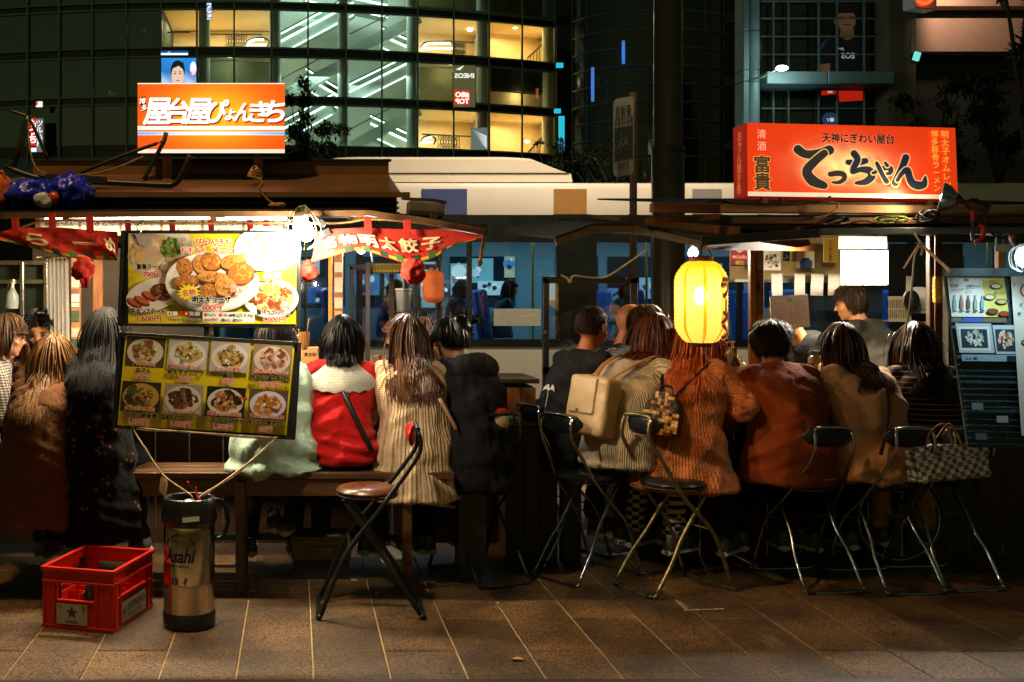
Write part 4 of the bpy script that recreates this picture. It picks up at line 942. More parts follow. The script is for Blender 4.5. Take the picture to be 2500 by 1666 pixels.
 for i in range(mm + 1):
  pa = math.pi * i / mm
  for k in range(nn):
   t = 2 * math.pi * k / nn; d = np.array([math.sin(pa) * math.cos(t), math.sin(pa) * math.sin(t), math.cos(pa)])
   lw = .42 if d[1] > .35 else (.42 - (.35 - d[1]) * 1.9 if d[1] > -.05 else -.48)
   if style == 'bald': lw = 3
   if d[2] > lw - .05: idx[(i, k)] = len(sh_v); sh_v.append(hcn + HMn @ (ctr + d * E * .985))
 sf = []
 for i in range(mm):
  for k in range(nn):
   ks = [(i, k), (i + 1, k), (i + 1, (k + 1) % nn), (i, (k + 1) % nn)]
   if all(x in idx for x in ks): sf.append(tuple(idx[x] for x in ks))
 Vs = [np.array(sh_v).reshape(-1, 3)]; Fs = list(sf); cs = [np.full((len(sh_v), 3), .55)]; k0 = len(sh_v)
 m_ = 3; ang = np.arange(m_) * 2 * math.pi / m_
 rad = np.array([.75 + .25 * min(1, s * .5) if s < seg * .6 else 1 - .85 * ((s / seg - .6) / .4) ** 1.4 for s in range(seg + 1)])
 for i in range(n):
  p = path[:, i]; d = np.gradient(p, axis=0); d /= np.linalg.norm(d, axis=1)[:, None] + 1e-9
  out = p - hcn; out[:, 2] *= .3; out -= d * (out * d).sum(1)[:, None]; out /= np.linalg.norm(out, axis=1)[:, None] + 1e-9; sd = np.cross(d, out)
  w = r * rng.uniform(.7, 1.35) * rad
  ring = p[:, None, :] + sd[:, None, :] * (np.cos(ang)[None, :, None] * (w * 1.7)[:, None, None]) + out[:, None, :] * (np.sin(ang)[None, :, None] * (w * .55)[:, None, None])
  Vs.append(ring.reshape(-1, 3)); c = rng.uniform(.6, 1.35); cs.append(np.full((ring.shape[0] * m_, 3), c))
  for s in range(seg):
   for k in range(m_): a = k0 + s * m_ + k; b2 = k0 + s * m_ + (k + 1) % m_; Fs.append((a, b2, b2 + m_, a + m_))
  k0 += ring.shape[0] * m_
 return put('hair', np.vstack(Vs), Fs, hair_mat(col, col2, rough), root, np.vstack(cs))

# ---- fabrics
def fabric(name, col, kind=None, col2=None, sc=1.0, rough=.85, bump=.5, sheen=.05):
 m = mat(name, col, rough, var=.16, vs=18, bump=.3, bs=300, sheen=sheen, spec=.2)
 nt = m.node_tree; N = nt.nodes; L = nt.links; b = N['Principled BSDF']; old = b.inputs['Normal'].links[0].from_socket
 wn_ = N.new('ShaderNodeTexNoise'); wn_.inputs['Scale'].default_value = 17; wn_.inputs['Detail'].default_value = 3; wn_.inputs['Distortion'].default_value = 1.5; wb_ = N.new('ShaderNodeBump'); wb_.inputs['Strength'].default_value = .55; wb_.inputs['Distance'].default_value = .012
 tc_ = N.new('ShaderNodeTexCoord'); L.new(tc_.outputs['Object'], wn_.inputs['Vector']); L.new(wn_.outputs['Fac'], wb_.inputs['Height']); L.new(old, wb_.inputs['Normal']); L.new(wb_.outputs[0], b.inputs['Normal'])
 if kind is None: return m
 nt = m.node_tree; N = nt.nodes; L = nt.links; b = N['Principled BSDF']; tc = N.new('ShaderNodeTexCoord')
 src = b.inputs['Base Color'].links[0].from_socket
 sep = N.new('ShaderNodeSeparateXYZ'); L.new(tc.outputs['Object'], sep.inputs[0])
 def math_(op, a, c=None, v=None):
  n = N.new('ShaderNodeMath'); n.operation = op
  if hasattr(a, 'links'): L.new(a, n.inputs[0])
  else: n.inputs[0].default_value = a
  if c is not None:
   if hasattr(c, 'links'): L.new(c, n.inputs[1])
   else: n.inputs[1].default_value = c
  return n.outputs[0]
 at = math_('ARCTAN2', sep.outputs[0], sep.outputs[1]); arcx = math_('MULTIPLY', at, .19)    # metres round the body
 z = sep.outputs[2]; hgt = None; fac_ = None
 if kind == 'knit':       # columns of stitches with ladder holes
  cx_ = math_('SINE', math_('MULTIPLY', arcx, 210 / sc)); hz = math_('SINE', math_('MULTIPLY', z, 420 / sc)); col_ = math_('SINE', math_('MULTIPLY', arcx, 70 / sc))
  hole = math_('MULTIPLY', math_('GREATER_THAN', col_, .75), math_('GREATER_THAN', hz, -.1)); fac_ = hole; hgt = math_('SUBTRACT', math_('MULTIPLY', cx_, .5), math_('MULTIPLY', hole, 2.0))
 elif kind == 'cable':
  wob = math_('MULTIPLY', math_('SINE', math_('MULTIPLY', z, 75 / sc)), .8); cx_ = math_('SINE', math_('ADD', math_('MULTIPLY', arcx, 150 / sc), wob)); hz = math_('SINE', math_('MULTIPLY', z, 380 / sc))
  hgt = math_('ADD', cx_, math_('MULTIPLY', hz, .35)); fac_ = math_('LESS_THAN', cx_, -.65)
 elif kind == 'rib':
  cx_ = math_('SINE', math_('MULTIPLY', arcx, 480 / sc)); hgt = cx_; fac_ = math_('LESS_THAN', cx_, -.55)
 elif kind == 'stripe':
  s_ = math_('SINE', math_('MULTIPLY', z, 230 / sc)); fac_ = math_('GREATER_THAN', s_, .86)
 elif kind == 'weave':
  a_ = math_('SINE', math_('ADD', math_('MULTIPLY', arcx, 330 / sc), math_('MULTIPLY', z, 330 / sc))); c_ = math_('SINE', math_('SUBTRACT', math_('MULTIPLY', arcx, 330 / sc), math_('MULTIPLY', z, 330 / sc)))
  fac_ = math_('GREATER_THAN', math_('MULTIPLY', a_, c_), .02); hgt = math_('MULTIPLY', a_, c_)
 elif kind == 'check':
  a_ = math_('SINE', math_('MULTIPLY', arcx, 300 / sc)); c_ = math_('SINE', math_('MULTIPLY', z, 300 / sc)); fac_ = math_('GREATER_THAN', math_('MULTIPLY', a_, c_), 0)
 elif kind == 'flower':
  v = N.new('ShaderNodeTexVoronoi'); v.inputs['Scale'].default_value = 34 / sc; L.new(tc.outputs['Object'], v.inputs[0]); nz = N.new('ShaderNodeTexNoise'); nz.inputs['Scale'].default_value = 9; L.new(tc.outputs['Object'], nz.inputs[0])
  fac_ = math_('MULTIPLY', math_('LESS_THAN', v.outputs['Distance'], .32), math_('GREATER_THAN', nz.outputs['Fac'], .56))
 mx = N.new('ShaderNodeMixRGB'); L.new(fac_, mx.inputs[0]); L.new(src, mx.inputs[1]); mx.inputs[2].default_value = (*srgb(col2), 1); L.new(mx.outputs[0], b.inputs['Base Color'])
 if hgt is not None:
  bp = N.new('ShaderNodeBump'); bp.inputs['Strength'].default_value = bump; bp.inputs['Distance'].default_value = .006; L.new(hgt, bp.inputs['Height'])
  if b.inputs['Normal'].links: L.new(b.inputs['Normal'].links[0].from_socket, bp.inputs['Normal'])
  L.new(bp.outputs[0], b.inputs['Normal'])
 return m
def at_px(u, Y): return (u - 724) * Y / KPX
def zpx(v, Y): return 1.5 - (v - 728) * Y / KPX

def back_y(inf_, z, t_info, extra=.012):
 sp, g = t_info['spine'], t_info['g']; z0, z1 = sp(0).z, sp(1).z; t = min(1, max(-.05, (z - z0) / (z1 - z0)))
 ry = np.interp(t, [-.06, .08, .3, .5, .7, .84, .93, 1], [.125, .125, .108, .112, .115, .104, .085, .06]); return sp(t).y - ry * g - inf_ - extra
def strap(root, x0, z0, x1, z1, m_, w=.012, inf_=.03, n=10, name='bag_strap'):
 inf_ = inf_ + .010
 """a strap lying on the back from (x0,z0) to (x1,z1) in the person's own frame"""
 I = INFO[root.name]; pts = []
 for k in range(n + 1):
  t = k / n; x = x0 + (x1 - x0) * t; z = z0 + (z1 - z0) * t; y = back_y(inf_, z, I)
  rx = .18 * I['g'] + inf_; yc = I['spine'](.5).y; pts.append(Vector((x, y + .10 * (abs(x) / rx) ** 2.5, z)))
 pts = [pts[0] + Vector((0, .06, .015))] + pts
 return MB().tube(pts, w, 8, flat=.35).build(name, m_, root, smooth=True, local=True)
F_TWEED = fabric('tweed', '#7a4a22', 'check', '#5a3416', .45); F_FLORAL = fabric('floral', '#0b0b08', 'flower', '#7c4420'); F_MINT = fabric('mint_cotton', '#a9c2ad', rough=.8)
F_RED = fabric('red_jersey', '#b80f0c', rough=.8, sheen=.1); F_LACE = fabric('lace', '#d8d2c4', 'weave', '#a49c8c', .8); F_KNIT = fabric('beige_knit', '#d8b78e', 'knit', '#8c6a46', .72, bump=.8)
F_GREY = fabric('grey_weave', '#a79f97', 'weave', '#5d5852', 1.5); F_IVORY = fabric('ivory_rib', '#e0c9a8', 'rib', '#b89c78', .85, bump=.7); F_ORANGE = fabric('orange_cable', '#c4703a', 'cable', '#a4582a', .38, bump=.55)
F_RUST = fabric('rust_wool', '#8a3b14', rough=.9); F_TAN = fabric('tan_suede', '#bf8a60', rough=.9, sheen=.15); F_STRIPE = fabric('striped_jersey', '#14100a', 'stripe', '#a5793f', 1.0); F_COOK = fabric('cook_shirt', '#1d1b16'); F_GREYC = fabric('cook_grey', '#3a352a')
F_PLAID = fabric('plaid_skirt', '#c9bfae', 'check', '#23211e', 2.2)
# ------------------------------------------------ left stall
Y = 5.5
p = person('person with long wavy brown hair in a brown tweed coat at the left edge', at_px(84, Y), Y, .52, zpx(818, Y), -14, lf=.17, sh=.17, g=1.05, yaw=12, pitch=14, hair=dict(col='#4a2c14', col2='#9a6a34', length=0.270, wave=.20, n=380, r=.0085, seed=3), top=dict(mat=F_TWEED, name='coat', inf=.03, hem=.36, flare=1.12, amp=.012, arm=.03), bottom=BLACKC)
Y = 5.55
person('person with long dark hair in a black floral dress left of the menu boards', at_px(235, Y), Y, .58, zpx(752, Y), -6, lf=.12, sh=.165, g=1.05, pitch=10, hair=dict(col='#120b07', length=.27, n=320, seed=5, rough=.72), top=dict(mat=F_FLORAL, name='dress', inf=.028, hem=.28, flare=1.25, amp=.015, arm=.03), bottom=BLACKC)
Y = 6.35
person('young person with brown hair looking down at the far left counter', at_px(40, Y), Y, .57, zpx(782, Y), 180, lf=.10, sh=.155, pitch=14, yaw=-6, roll=6, skin='#d6a27c', face=True, hair=dict(col='#3a2010', col2='#6b4222', length=0.240, n=260, seed=8, part=.4), top=dict(mat=F_GREYC, name='top', inf=.015), legs=False)
Y = 6.0
p1 = person('person with glasses in profile cut by the left edge', at_px(-66, Y), Y, .57, zpx(765, Y), -75, lf=.12, sh=.165, pitch=16, skin='#cf9a74', face=True, hair=dict(col='#4a3018', length=0.100, n=220, seed=9), top=dict(mat=F_GREY, name='top', inf=.018), legs=False)
I = INFO[p1.name]
g_ = MB()
for sx in (-1, 1): g_.tube([I['hc'] + I['HM'] @ Vector((sx * .033 + .024 * math.cos(a), .100, .004 + .020 * math.sin(a))) for a in [k * .5236 for k in range(12)]], .0022, 4, closed=True); g_.tube([I['hc'] + I['HM'] @ Vector((sx * .057, .098, .008)), I['hc'] + I['HM'] @ Vector((sx * .078, 0, .012))], .002, 4)
g_.build('glasses', RAIL, p1, local=True)
Y = 6.75
person('young person with short black hair behind the far left counter', at_px(110, Y), Y, .57, zpx(760, Y), 184, lf=.12, sh=.18, pitch=18, skin='#c08a5e', face=True, hair=dict(col='#120c08', length=.055, n=420, style='short', up=.45, r=.0065, seed=11), top=dict(mat=BLACKC, name='top', inf=.018), legs=False)
Y = 6.9
person('cook in black leaning left behind the menu boards', at_px(752, Y), Y, .80, zpx(702, Y), 62, lf=.20, sh=.18, yaw=14, pitch=24, skin='#c98a58', face=True, stand=True, hair=dict(col='#0e0a08', length=0.050, n=330, style='long', seed=12, r=.007), top=dict(mat=BLACKC, name='shirt', inf=.02, hem=.78), bottom=BLACKC, group='cooks behind the counters')
Y = 5.62
person('person in a pale mint shirt mostly hidden by the menu boards', at_px(672, Y), Y, .60, zpx(772, Y), 4, lf=.15, sh=.175, g=1.15, hair=dict(col='#140e0a', length=0.060, n=240, seed=14), top=dict(mat=F_MINT, name='shirt', inf=.035, hem=.615, flare=1.22, amp=.020, fsc=6, fst=(1.4, 1, .35), arm=.03), bottom=BLACKC)
Y = 5.65
pr_ = person('person with straight black hair in a red sweater with a white lace collar', at_px(833, Y), Y, .59, zpx(771, Y), -4, lf=.13, sh=.160, g=.98, pitch=12, hair=dict(col='#0b0a0b', length=.115, n=420, r=.0075, seed=21, rough=.34, lift=.035), top=dict(mat=F_RED, name='sweater', inf=.026, hem=.665, amp=.013, arm=.03, rings=(.66, .84, .009, 85), fst=(1, 1, .8)), bottom=DENIM)
I = INFO[pr_.name]; cb = MB(); N_ = 36; rows_ = []
for (z_, rx_, ry_) in ((.030, .076, .086), (.012, .108, .122), (-.022, .164, .168), (-.060, .192, .192), (-.088, .190, .194)):
 row = []
 for k in range(N_):
  a = 2 * math.pi * k / N_; w_ = 1 + .02 * math.sin(k * 2.1); sag = -.035 * max(0, -math.sin(a)) * (rx_ - .06) / .11
  row.append(I['pn'] + Vector((rx_ * w_ * math.cos(a), -.032 + ry_ * w_ * math.sin(a), z_ + sag + .006 * math.sin(k * 3.3) - abs(math.cos(a)) ** 3 * .012)))
 rows_.append(row)
vs = [q for r_ in rows_ for q in r_]; cb.add(vs, [(i * N_ + k, i * N_ + (k + 1) % N_, (i + 1) * N_ + (k + 1) % N_, (i + 1) * N_ + k) for i in range(4) for k in range(N_)])
cb.build('lace_collar', F_LACE, pr_, smooth=True, local=True)
strap(pr_, -.055, 1.16, .165, .72, mat('black_strap', (.008, .008, .008), .4), .013, .032)
strap(pr_, .02, 1.12, .045, .95, mat('black_strap'), .006, .03)
Y = 5.66
pb = person('person with long brown wavy hair in a beige knitted cardigan looking left', at_px(1012, Y), Y, .59, zpx(769, Y), 8, lf=.12, sh=.170, g=1.08, yaw=56, pitch=6, skin='#e0aa86', face=True, hair=dict(col='#2e190c', col2='#6e4320', length=0.285, n=420, r=.008, wave=.15, fringe=.09, seed=23, rough=.4), top=dict(mat=F_KNIT, name='cardigan', inf=.034, hem=.46, flare=1.08, amp=.010, arm=.036, hy=-.03), bottom=BLACKC)
strap(pb, .10, .98, .19, .82, mat('tan_strap', '#b98d6a', .5), .010, .045)
Y = 6.25
person('person with black hair hidden behind the row at the left counter', at_px(1036, Y), Y, .57, zpx(756, Y), 10, lf=.12, hair=dict(col='#0c0908', length=0.060, n=240, seed=27), top=dict(mat=BLACKC, name='top'), legs=False)
Y = 6.0
person('person with brown hair bowing left between the cardigan and the black hoodie', at_px(1114, Y), Y, .57, zpx(772, Y), 28, lf=.16, yaw=42, pitch=24, sh=.16, skin='#d99f78', face=True, hair=dict(col='#2c180c', col2='#5d3719', length=0.250, n=300, seed=29, fringe=.08), top=dict(mat=fabric('brown_knit', '#a8662e', 'rib', '#5f3410', 1.5), name='top', inf=.02), legs=False)
Y = 5.72
ph_ = person('person in a black hoodie with pinned up black hair leaning in at the counter', at_px(1162, Y), Y, .57, zpx(776, Y), 20, lf=.15, yaw=54, pitch=24, sh=.17, g=1.0, skin='#d59a72', face=True, hair=dict(col='#0a0807', length=.015, n=340, seed=31, r=.009, rough=.36), top=dict(mat=BLACKC, name='hoodie', inf=.035, hem=.5, hood=True, amp=.018, arm=.035), bottom=BLACKC)
I = INFO[ph_.name]; bn = MB(); bn.ell(I['hc'] + I['HM'] @ Vector((.01, -.088, .045)), (.055, .045, .065), 14, 10); hb_ = put('hair_bun', *[(lambda V, N, F: (fold(V, N, .006, 4, 30), F))(*remesh(bn, .007, 2))][0], mat('bun_hair', '#0a0807', .25, spec=.7), ph_)
clip = MB()
for k in range(7): a = -1.1 + k * .36; clip.tube([I['hc'] + I['HM'] @ Vector((.02 + .02 * q, -.128 - .02 * math.cos(a) * (1 - q), .035 + .055 * math.sin(a))) for q in (0, .5, 1)], .006, 5)
clip.tube([I['hc'] + I['HM'] @ Vector((.03, -.133, .035 + .06 * s_)) for s_ in (-1, 0, 1)], .008, 6); clip.build('hair_clip', mat('clip', (.01, .01, .012), .2), ph_, local=True, smooth=True)
# ------------------------------------------------ right stall
Y = 6.2
pt = person('person in a black shirt with a white palm print at the dark window frame', at_px(1378, Y), Y, .57, zpx(753, Y), -62, lf=.16, sh=.19, g=1.12, yaw=-4, pitch=8, skin='#b56a3e', face=True, hair=dict(col='#3a2413', length=.022, n=700, style='short', up=.3, r=.005, seed=33), top=dict(mat=BLACKC, name='shirt', inf=.024, hem=.56, amp=.012), sleeve='short')
I = INFO[pt.name]; palm = MB()
for k in range(9):
 a = -1.4 + k * .35; palm.tube([Vector((-.02, 0, .98)), Vector((-.02 + .03 * math.sin(a) * 1.2, 0, .98 + .03 * math.cos(a))), Vector((-.02 + .055 * math.sin(a), 0, .98 + .05 * math.cos(a) - .02))], [.004, .005, .001], 4)
palm.tube([Vector((-.02, 0, .98)), Vector((-.015, 0, .86))], .004, 4)
for k in range(8): palm.tube([Vector((-.06, 0, .86 - k * .012)), Vector((.03, 0, .86 - k * .012))], .0028, 4)
palm.v = [(x, back_y(.03, z, I, .004) + y * .1, z) for x, y, z in palm.v]
palm.build('shirt_print', mat('white_print', (.5, .5, .46), .8), pt, local=True)
Y = 6.75
person('bald person with a short beard facing right at the right stall', at_px(1462, Y), Y, .57, zpx(741, Y), -105, lf=.14, sh=.19, g=1.1, pitch=8, skin='#c0743f', face=True, beard=True, top=dict(mat=BLACKC, name='shirt', inf=.02), legs=False)
Y = 6.15
person('person in a grey patterned shirt bending towards the counter', at_px(1488, Y), Y, .57, zpx(746, Y), -58, lf=.24, sh=.19, g=1.14, pitch=14, skin='#bd7444', hair=dict(col='#34200f', col2='#6a4522', length=.07, n=480, r=.007, style='short', up=.12, seed=37), top=dict(mat=F_GREY, name='shirt', inf=.022, hem=.56, amp=.012))
Y = 6.15
person('person with long straight light brown hair beside the bob haired one', at_px(1520, Y), Y, .57, zpx(762, Y), -58, lf=.18, sh=.155, hair=dict(col='#5a3617', col2='#8a5a2c', length=0.280, n=300, seed=39), top=dict(mat=BLACKC, name='top', inf=.015), legs=False)
Y = 5.85
pw = person('person with a reddish brown bob in an ivory ribbed sweater', at_px(1508, Y), Y, .58, zpx(765, Y), -52, lf=.24, slouch=.05, sh=.165, g=1.1, pitch=20, yaw=-28, skin='#cf8c5c', face=True, hair=dict(col='#3a1a0c', col2='#8a4520', length=0.115, n=420, r=.0075, seed=41, fringe=.09, rough=.4), top=dict(mat=F_IVORY, name='sweater', inf=.032, hem=.6, amp=.012, arm=.036, turtle=False), bottom=F_PLAID, arms=[None, ((.24, .34, .98), (.05, .48, 1.12))])
Y = 5.75
po = person('person with long red hair in an orange cable knit sweater under the lantern', at_px(1668, Y), Y, .58, zpx(772, Y), -38, lf=.16, slouch=.03, sh=.175, g=1.15, pitch=12, yaw=-5, skin='#c97a48', hair=dict(col='#8a3214', col2='#c8622a', length=0.290, n=420, r=.008, wave=.16, seed=43, rough=.3), top=dict(mat=F_ORANGE, name='sweater', inf=.036, hem=.50, flare=1.25, amp=.013, arm=.036), bottom=BLACKC, arms=[None, ((.27, .13, .93), (.22, .38, .94))])
Y = 5.75
person('person with short black hair in a rust brown wool jacket', at_px(1926, Y), Y, .565, zpx(784, Y), 2, lf=.16, slouch=.03, sh=.200, g=1.24, pitch=14, yaw=-16, skin='#b87044', hair=dict(col='#120a06', length=.085, n=600, r=.008, style='short', up=.10, vol=1.10, seed=45), top=dict(mat=F_RUST, name='jacket', inf=.036, hem=.53, amp=.008, arm=.04, collar=.02, fsc=5), bottom=BLACKC)
pn_ = person('person with long dark brown hair in a tan jacket with a shoulder strap', at_px(2136, Y), Y, .565, zpx(790, Y), 14, lf=.16, sh=.185, g=1.12, pitch=12, yaw=8, roll=-8, skin='#b87044', hair=dict(col='#1c0e07', col2='#4a2210', length=0.200, n=380, seed=47, rough=.4), top=dict(mat=F_TAN, name='jacket', inf=.034, hem=.545, amp=.014, arm=.036), bottom=BLACKC)
strap(pn_, .045, 1.10, -.13, .70, mat('dark_strap', '#3a1e0c', .6), .010, .042)
Y = 5.85
ps = person('person with long dark red hair in a black top with thin tan stripes', at_px(2278, Y), Y, .565, zpx(789, Y), -4, lf=.14, sh=.18, g=1.16, pitch=8, skin='#b87044', hair=dict(col='#160a06', col2='#381608', length=0.250, n=380, seed=49, rough=.3), top=dict(mat=F_STRIPE, name='top', inf=.03, hem=.57, amp=.008, arm=.03), bottom=F_TAN)
strap(ps, .0, 1.08, .14, .72, mat('dark_strap'), .007, .036)
Y = 6.9
pc = person('cook in a black cap and mask bending over the right counter', at_px(1985, Y) + .30, Y, .80, zpx(764, Y), 100, lf=.42, slouch=-.06, sh=.185, g=1.05, pitch=38, yaw=5, skin='#d08c58', face=True, stand=True, neck_z=1.24, hair=dict(col='#0e0a08', length=.05, n=160, style='short', seed=51), top=dict(mat=F_COOK, name='shirt', inf=.022, hem=.72), bottom=BLACKC, mask=mat('mask_black', (.012, .012, .014), .7), group='cooks behind the counters')
I = INFO[pc.name]; cp = MB(); cp.ell(I['hc'] + I['HM'] @ Vector((0, -.01, .055)), (.088, .108, .075), 18, 10, I['HM']); cp.ell(I['hc'] + I['HM'] @ Vector((0, .12, .055)), (.07, .06, .010), 14, 8, I['HM']); cp.build('cap', BLACKC, pc, local=True, smooth=True)
Y = 7.3
person('standing cook with side lit brown hair in a dark grey shirt', at_px(2140, Y), Y, .82, zpx(696, Y), 40, lf=.10, sh=.20, g=1.15, pitch=16, yaw=22, skin='#c98a58', face=True, stand=True, hair=dict(col='#1c120b', col2='#5a4028', length=.075, n=520, r=.0075, style='short', up=.10, seed=53), top=dict(mat=F_GREYC, name='shirt', inf=.026, hem=.76, amp=.012, arm=.03, collar=.015), bottom=BLACKC, group='cooks behind the counters')
# ------------------------------------------------ bus passengers
for (u, hd, c, lb, cl) in [(1108, -90, '#0f1620', 'dim seated bus passenger behind the black hoodie', '#101a28'), (1225, -90, '#20140c', 'bus passenger at the wide window between the stalls', '#385062'), (1525, 180, '#1a1410', 'bus passenger in a pale top above the dark window frame', '#7f9ba0'), (945, -90, '#0f1014', 'bus passenger behind the hanging metal pot', '#123a7a')]:
 person(lb, at_px(u, 14.55), 14.55, .42, 1.25, hd, base=.5, lf=.06, hair=dict(col=c, length=.12, n=120, seed=u), top=dict(mat=fabric('pass_' + str(u), cl), name='top', amp=.01), legs=False, vox=.02, cloth_vox=.022, group='passengers on the bus')

# ================================================================ common stall materials
WOODD = mat('dark_wood', '#3a2412', .55, var=.45, vs=5, stretch=(1, 8, 8), bump=.3, bs=30); WOODM = mat('warm_wood', '#8a5526', .55, var=.4, vs=6, stretch=(8, 8, 1), bump=.25, bs=30); WOODP = mat('pale_wood', '#b98a58', .6, var=.35, vs=5, stretch=(1, 8, 8), bump=.25, bs=30)
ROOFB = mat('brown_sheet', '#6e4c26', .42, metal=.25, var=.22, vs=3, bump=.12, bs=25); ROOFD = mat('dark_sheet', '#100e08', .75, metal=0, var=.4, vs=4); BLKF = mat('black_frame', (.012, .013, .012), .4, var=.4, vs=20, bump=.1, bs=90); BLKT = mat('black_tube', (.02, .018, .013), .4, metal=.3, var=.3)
REDC = mat('red_cloth', '#c2220c', .8, var=.22, vs=14, bump=.3, bs=120); ROPEM = mat('rope', '#a57a44', .9, var=.4, vs=60, bump=.6, bs=200); PLAS = mat('clear_plastic', (.75, .75, .72), .25, alpha=.45, var=.1); CHROME = mat('chrome', (.38, .38, .36), .2, metal=1, var=.15, vs=12, rvar=.1); STEELM = mat('brushed_steel', (.50, .48, .42), .30, metal=1, var=.2, vs=9, stretch=(1, 1, 6), rvar=.12)
WHITEP = mat('white_plastic', '#d9d2c2', .4, var=.06); TUBEW = mat('fluorescent', (1, 1, 1), .4, emit=(1, .93, .78), es=14, var=0); CABLE = mat('black_cable', (.01, .01, .01), .5); CABLEW = mat('white_cable', '#b8b09c', .5); PAPER = mat('paper', '#d8ccb4', .8, var=.1, vs=10)
# ================================================================ left stall
ls = thing('food_stall', (-.3, 6.3, 0), 'left food stall with a brown sheet metal roof and wooden counter', 'stall', 'street food stalls')
xr, xl = .535, -1.53
roof = MB().slab((xl, 6.3, 2.216), (xr, 6.3, 2.216), (xr, 5.6, 2.047), (xl - .3, 5.6, 2.047), .015).build('roof', ROOFB, ls)
MB().box(((xl + xr) / 2, 6.315, 2.255), (xr - xl, .03, .080)).build('ridge_board', ROOFB, roof); MB().box(((xl + xr) / 2, 6.315, 2.300), (xr - xl + .03, .06, .010)).build('ridge_cap', ROOFD, roof)
MB().box(((xl - .1 + xr) / 2, 5.605, 2.033), (xr - xl + .2, .02, .026)).build('roof_lip', mat('roof_lip', '#7a5a34', .4, metal=.3, var=.2), roof)
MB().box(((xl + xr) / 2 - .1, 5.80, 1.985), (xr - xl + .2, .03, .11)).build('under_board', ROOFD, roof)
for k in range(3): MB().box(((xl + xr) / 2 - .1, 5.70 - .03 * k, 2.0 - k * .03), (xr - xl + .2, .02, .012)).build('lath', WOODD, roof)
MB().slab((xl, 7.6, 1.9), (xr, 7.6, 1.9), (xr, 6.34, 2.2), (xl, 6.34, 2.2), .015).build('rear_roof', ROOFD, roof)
# eave: flat over the front, drooping at the right
ev = [(-120, 524), (0, 522), (300, 519), (720, 518), (900, 516), (936, 522), (1010, 530), (1100, 545), (1182, 560)]
E0 = [P(u, v, 5.0) for u, v in ev]
for a, c in zip(E0[:-1], E0[1:]):
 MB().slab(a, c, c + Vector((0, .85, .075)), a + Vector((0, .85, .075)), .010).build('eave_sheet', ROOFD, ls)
 MB().beam(a + Vector((0, -.012, -.010)), c + Vector((0, -.012, -.010)), .022, .026).build('eave_edge', mat('eave_edge', '#5a3f22', .45, var=.4, vs=9), ls)
a, c = E0[-1], E0[-1] + Vector((.02, 1.9, .1)); MB().beam(a, c, .03, .05).build('end_rafter', WOODD, ls)
for u in (160, 520, 880, 1060): q = P(u, 530, 5.05); MB().beam(q, q + Vector((0, 1.0, .08)), .03, .04).build('rafter', WOODM, ls)
# posts
def post(u, v0, v1, Y, wpx, m_, par, d=.04, name='post'):
 a = P(u, v1, Y); c = P(u, v0, Y); return MB().box(((a.x), Y, (a.z + c.z) / 2), (px(wpx, Y), d, c.z - a.z)).build(name, m_, par, bevel=.003)
pq = post(826, 560, 1120, 6.25, 22, WOODM, ls); pq2 = post(807, 575, 1100, 6.24, 10, mat('pole_yellow', '#b98230', .5, var=.3, vs=9), ls, .03); pl = post(186, 560, 1120, 6.3, 22, mat('sticker_post', '#9a6c40', .55, var=.3), ls); post(240, 560, 1120, 6.42, 24, WOODM, ls); post(898, 640, 1130, 6.8, 11, WOODD, ls); post(1070, 640, 1120, 7.2, 13, BLKF, ls); post(858, 650, 960, 7.4, 10, BLKF, ls); post(956, 640, 960, 7.4, 12, WOODD, ls); post(1015, 650, 960, 7.4, 9, BLKF, ls)
MB().box((P(965, 652, 7.4).x, 7.4, P(965, 652, 7.4).z), (px(225, 7.4), .04, .035)).build('window_rail', BLKF, ls); MB().box((P(965, 760, 7.4).x + .1, 7.4, P(965, 762, 7.4).z), (px(110, 7.4), .03, .025)).build('window_rail', BLKF, ls); MB().box((P(965, 900, 7.4).x, 7.4, P(965, 900, 7.4).z), (px(225, 7.4), .04, .05)).build('window_rail', BLKF, ls)
WGL = glass('stall_glass', (.9, .95, .95), .04)
for (u0, u1) in ((863, 951), (962, 1011), (1019, 1064)): a = P(u0, 900, 7.4); c = P(u1, 655, 7.4); MB().box(((a.x + c.x) / 2, 7.4, (a.z + c.z) / 2), (c.x - a.x, .006, c.z - a.z)).build('window_pane', WGL, ls)
# stickers on posts (codes left out)
def stickers(par, x, y, zs, w):
 for k, (z, h, c) in enumerate(zs):
  MB().box((x, y, z), (w, .0025, h)).build('sticker', mat('stk' + c, c, .6, var=.12, vs=40), par)
stickers(pq, pq.location.x + ls.location.x if False else P(826, 0, 6.25).x, 6.25 - .0225, [(P(0, v, 6.22).z, px(h, 6.22), c) for v, h, c in ((653, 24, '#d9b096'), (690, 24, '#d7a58a'), (708, 12, '#c9b090'), (740, 26, '#d9b096'), (770, 20, '#b98a58'))], px(19, 6.22))
stickers(pl, P(186, 0, 6.3).x, 6.3 - .0225, [(P(0, v, 6.27).z, px(h, 6.27), c) for v, h, c in ((665, 14, '#c9b8a0'), (690, 24, '#d2b49c'), (712, 12, '#7c4a30'), (727, 20, '#d7c2b2'), (745, 10, '#b5b0a4'), (772, 26, '#3a4a2c'), (812, 22, '#d0a68c'), (838, 20, '#2c4a30'), (862, 16, '#a97a40'))], px(19, 6.27))
